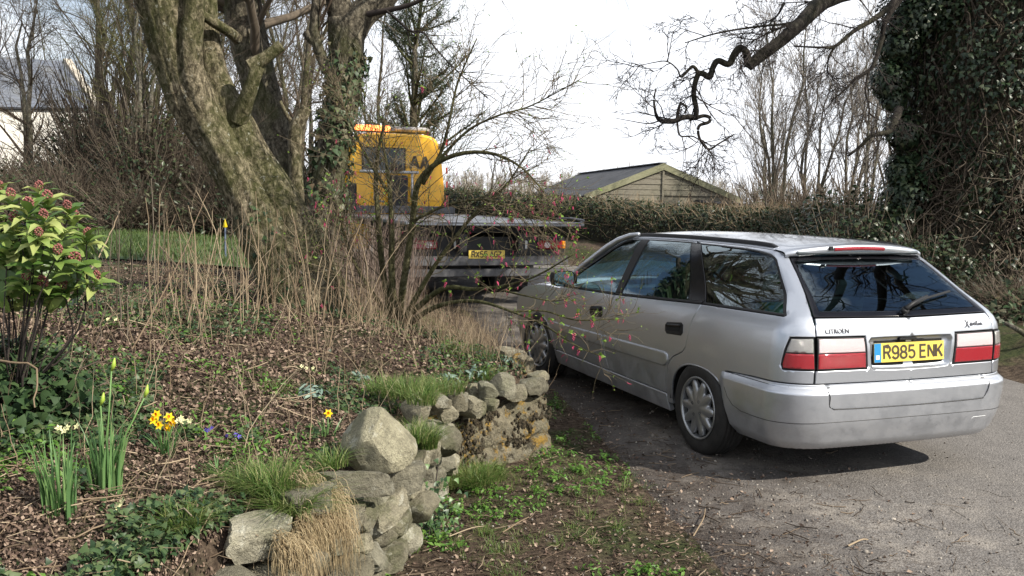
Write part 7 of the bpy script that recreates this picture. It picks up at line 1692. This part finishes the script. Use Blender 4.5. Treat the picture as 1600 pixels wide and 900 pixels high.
for i, s_ in enumerate(shoots):
    T_ = at(*s_) - k0; base = np.array([T_[0] * .25, T_[1] * .25, .12]); mid = (T_ + base) / 2 + np.array([rk.normal() * .05, rk.normal() * .05, -.03]); C = cr([np.array([0, 0, -.05]), base, mid, T_], 12); b.tubes(C[None], np.linspace(.006, .0025, 12)[None] * (1 if i % 2 else .7), 5, rk)
    ax_ = C[-1] - C[-3]; ax_ /= np.linalg.norm(ax_); ax_ = ax_ * .5 + np.array([0, -.15, .7]); ax_ /= np.linalg.norm(ax_)
    for j in range(10):
        if nl >= 290: break
        a = j * 2.4 + rk.random(); el = .25 + .9 * rk.random() * (j / 10); e1 = np.cross(ax_, [0, 0, 1.]); e1 /= np.linalg.norm(e1) + 1e-9; e2 = np.cross(ax_, e1)
        rad = math.cos(a) * e1 + math.sin(a) * e2; y_ = rad * math.cos(el) + ax_ * math.sin(el); z_ = ax_ * math.cos(el) - rad * math.sin(el); x_ = np.cross(y_, z_); L = rk.uniform(.065, .098)
        M_ = Matrix.Identity(4); pp = T_ - ax_ * .035 * (1 - j / 10)
        for q in range(3): M_[q][0] = x_[q] * L; M_[q][1] = y_[q] * L; M_[q][2] = z_[q] * L; M_[q][3] = pp[q]
        link_mesh('leaf', leafm[rk.integers(0, 5)], SK, M4=M_); nl += 1
    if i % 5 != 4: link_mesh('flower_buds', bud, SK, loc=tuple(T_ + ax_ * .004), rot=(rk.normal() * .2, rk.normal() * .2, 0), scale=(rk.uniform(.8, 1.25),) * 3)
b.build('stems', TW_DK, SK, True)
n = 620; q = rk.normal(size=(n, 3)); q /= np.linalg.norm(q, axis=1, keepdims=True); b = Bag(); b.leaves((W, LF_LONG[1]), q * np.array([.34, .24, .20]) * rk.random((n, 1)) ** .4 + np.array([0.02, .05, .63]), q + np.array([0, 0, .6]), rk.uniform(.06, .09, n), rk); b.build('inner_leaves', SKL, SK, True, kind='stuff')

bush('ivy_patch', 'dark ivy and dead stems round the foot of the budded bush', (k0[0] - .05, k0[1] + .05, k0[2] - .04), (.42, .30, .36), 1500, .045, IVYM, rk, LF_IVY, 60, TW_BR, 'ivy')
# ---------------------------------------------------------------- bulbs and small flowers
rf = np.random.default_rng(99)
DG = m_leaf('daffodil_leaf', [(.08, .17, .06), (.13, .25, .09), (.20, .32, .11)], .45, .3); DY = m_plain('daffodil_yellow', (.85, .62, .01), .5, var=.1); DO = m_plain('daffodil_trumpet', (.85, .42, .005), .5, var=.1)
def flower(parent, c, facing, size=.03, petal=DY, cup=DO, n=6, name='flower'):
    f = np.array(facing, float); f /= np.linalg.norm(f); e1 = np.cross(f, [0, 0, 1.]); e1 /= np.linalg.norm(e1); e2 = np.cross(f, e1)
    mb = MB()
    for i in range(n):
        a = i * 2 * PI / n; d = math.cos(a) * e1 + math.sin(a) * e2; t = -math.sin(a) * e1 + math.cos(a) * e2; q = size
        mb.add([c, c + d * q * .55 + t * q * .30 + f * q * .08, c + d * q * 1.05 + f * .1 * q, c + d * q * .55 - t * q * .30 + f * q * .08], [[0, 1, 2], [0, 2, 3]])
    fo = mb.build(name, petal, parent)
    if cup:
        G = []
        for r, h in ((.14, 0), (.24, .25), (.27, .55), (.38, .68)): G.append([c + f * h * size + (math.cos(a) * e1 + math.sin(a) * e2) * r * size for a in np.linspace(0, 2 * PI, 11)])
        MB().grid(G).build('trumpet', cup, fo, True)
    return fo
def clump(name, label, px, py, n, h, wd, lean, spread, y0=2.4, y1=9, cat='daffodils'):
    p = hit(px, py, y0, y1); T = empty(name, tuple(p), 0, label, cat); b = Bag(); a = rf.random(n) * 2 * PI; r = rf.random(n) ** .6 * spread
    pos = np.stack([r * np.cos(a), r * np.sin(a), np.full(n, -.02)], 1); blades(b, pos, h * rf.uniform(.55, 1.08, n), wd, lean * rf.uniform(.1, 1.3, n), rf, 5, a + rf.normal(size=n) * .4); b.build('leaves', DG, T); return T, p
T, p = clump('daffodil_clump', 'clump of tall daffodil leaves with no open flower, leftmost on the bank', 96, 806, 60, .29, .011, .22, .055)
T, p = clump('daffodil_clump', 'clump of tall daffodil leaves with green buds left of the yellow daffodils', 165, 768, 62, .29, .011, .22, .055)
for dx, dz, L in ((.03, .42, .02), (.14, .33, .03), (-.01, .30, .02)):
    mb = MB(); mb.tube([(0, 0, 0), (dx * .4, 0, dz * .5), (dx, 0, dz)], .0028, 5); mb.build('flower_stalk', DG if False else m_plain('stalk_green', (.10, .20, .05), .5), T, True); mb = MB(); mb.tube([(dx, 0, dz), (dx + .008, 0, dz + .02), (dx + .012, 0, dz + .045)], [.003, .008, .002], 6); mb.build('flower_bud', m_plain('bud_green', (.30, .42, .05), .5), T, True)
T, p = clump('daffodil_clump', 'dwarf daffodils with bright yellow open flowers in the middle of the bank', 258, 712, 34, .17, .010, .5, .035)
for q in ((245, 648), (264, 652), (249, 664), (262, 668), (240, 656), (270, 660)):
    c = at(q[0], q[1], p[1] - .02) - p; mb = MB(); mb.tube([(0, 0, 0), (c[0] * .7, c[1], c[2] * .6), tuple(c + np.array([0, .01, .0]))], .0018, 5); mb.build('flower_stalk', bpy.data.materials['stalk_green'], T, True); flower(T, c, (rf.normal() * .5, -1, .25 + .3 * rf.normal()), .020)
T, p = clump('daffodil_clump', 'small daffodil with one yellow flower behind the pointed boulder', 510, 682, 26, .13, .009, .6, .04, 3.4, 6)
c = at(513, 646, p[1] - .02) - p; flower(T, c, (.1, -1, .3), .021); mb = MB().tube([(0, 0, 0), tuple(c)], .002, 5); mb.build('flower_stalk', bpy.data.materials['stalk_green'], T, True)
T, p = clump('leafy_clump', 'dark green strap leaved tuft right of the violets', 338, 745, 46, .11, .010, .9, .04, cat='plant')
T, p = clump('leafy_clump', 'low green strap leaves at the bottom of the bank', 165, 893, 60, .09, .014, 1.1, .06, cat='plant')
CRM = m_plain('primrose_cream', (.72, .70, .38), .6, var=.1); VIO = m_plain('violet_purple', (.09, .05, .42), .5, var=.2)
for (px, py, nf, mt, lb, ct, sz) in ((290, 662, 6, CRM, 'pale primroses just right of the bright yellow daffodils', 'primrose', .014), (106, 676, 4, CRM, 'pale primroses above the leftmost daffodil leaves', 'primrose', .015), (187, 797, 2, CRM, 'single cream primrose below the second daffodil clump', 'primrose', .016), (172, 500, 2, CRM, 'cream primrose high on the bank below the berried bush', 'primrose', .014), (490, 575, 3, CRM, 'pale primroses in the leaves below the leaning tree', 'primrose', .013),
    (330, 676, 3, VIO, 'purple violets left of the middle of the bank', 'violets', .012), (377, 684, 3, VIO, 'purple violets nearest the pointed boulder', 'violets', .011)):
    p = hit(px, py + 12, 2.4, 9); T = empty(ct.rstrip('s') + '_plant', tuple(p), 0, lb, ct); b = Bag(); n = 16; a = rf.random(n) * 2 * PI; b.leaves(LF_SIMPLE, np.stack([.02 * np.cos(a), .02 * np.sin(a), .012 + 0 * a], 1), np.stack([np.cos(a) * .6, np.sin(a) * .6, 1 + 0 * a], 1), rf.uniform(.03, .05, n), rf, droop=None); b.build('leaves', WEED if mt is CRM else DG, T)
    for j in range(nf):
        c = np.array([rf.normal() * .025, -.02 + rf.normal() * .015, .045 + .015 * rf.random()]); flower(T, c, (rf.normal() * .4, -1, .8), sz, mt, None, 5)
for (px, py, sc_, lb) in ((482, 622, 1.0, 'grey green leafy rosette left of the boulder'), (560, 600, .7, 'grey green leafy rosette behind the boulder'), (700, 600, .6, 'grey green leaves left of the wall top stones'), (740, 590, .7, 'grey green leaves at the back of the wall top'), (795, 575, .7, 'grey green leaves beside the end stone of the wall'), (835, 565, .6, 'grey green leaves at the very end of the bank')):
    p = hit(px, py, 3, 9); T = empty('silvery_plant', tuple(p), 0, lb, 'plant'); b = Bag(); n = int(46 * sc_); a = rf.random(n) * 2 * PI; r = rf.random(n) * .09 * sc_; b.leaves(LF_LONG, np.stack([r * np.cos(a), r * np.sin(a), .02 + .04 * rf.random(n)], 1), np.stack([np.cos(a) * .7, np.sin(a) * .7, 1 + 0 * a], 1), rf.uniform(.05, .085, n) * sc_ ** .5, rf); b.build('leaves', GLAU, T)
# ivy trailing on the wall face
p = at(668, 800, 4.45); WI = empty('wall_ivy', tuple(p), 0, 'small dark ivy trailing down the joint of the wall', 'ivy'); n = 340; q = rf.normal(size=(n, 3)) * np.array([.07, .05, .13]) + np.array([.03, -.05, -.06]); b = Bag(); b.leaves(LF_IVY, q, rf.normal(size=(n, 3)) * .4 + np.array([.6, -.8, .5]), rf.uniform(.022, .036, n), rf, droop=np.array([0, 0, -1.])); b.build('leaves', m_leaf('wall_ivy_leaf', [(.02, .05, .02), (.05, .10, .03), (.10, .18, .05)], .4, .15, .4), WI)
b = Bag(); C = cr([at(684, 730, 4.5), at(676, 790, 4.4), at(668, 850, 4.3), at(655, 905, 4.2)], 14); b.tubes(C[None] - p, np.full((1, 14), .003), 5); b.build('stem', TW_DK, WI)
# loose sticks that can be picked out
for (a, c, r, lb) in (((1083, 838, 4.3), (1102, 795, 4.6), .004, 'curved brown stick lying at the edge of the asphalt'), ((1325, 853, 4.3), (1356, 843, 4.35), .005, 'short pale stick lying alone on the lane'), ((785, 832, 4.35), (826, 808, 4.5), .004, 'pale straight stick among the weeds below the wall'), ((702, 838, 4.3), (756, 822, 4.4), .003, 'thin stick by the wall foot left of the weeds')):
    def onroad(q): r_ = at(*q) - np.array([0, 0, CAM_H]); t = (CAM_H - .022) / -r_[2]; return np.array([0, 0, CAM_H]) + r_ * t
    A, B_ = onroad(a), onroad(c); b = Bag(); C = cr([A, (A + B_) / 2 + np.array([.02, .01, .012]), B_], 8); b.tubes(C[None] - A, np.linspace(r, r * .6, 8)[None], 6); o = b.build('stick', TW_PL, None, True, loc=tuple(A)); tag(o, lb, 'stick')
# garden stake on the lawn edge
p = at(352, 372, 11.6); p[2] = float(gz(p[0], p[1])); GS = empty('garden_stake', tuple(p), 0, 'thin garden stake with a yellow top at the lawn edge behind the leaning tree', 'stake')
MB().tube([(0, 0, 0), (0, 0, .42)], .012, 6).build('post', m_plain('blue_post', (.12, .15, .22), .5), GS); MB().lathe([(.001, .52), (.03, .42), (.001, .40)], 10, axis='z').build('cap', DY, GS, True)
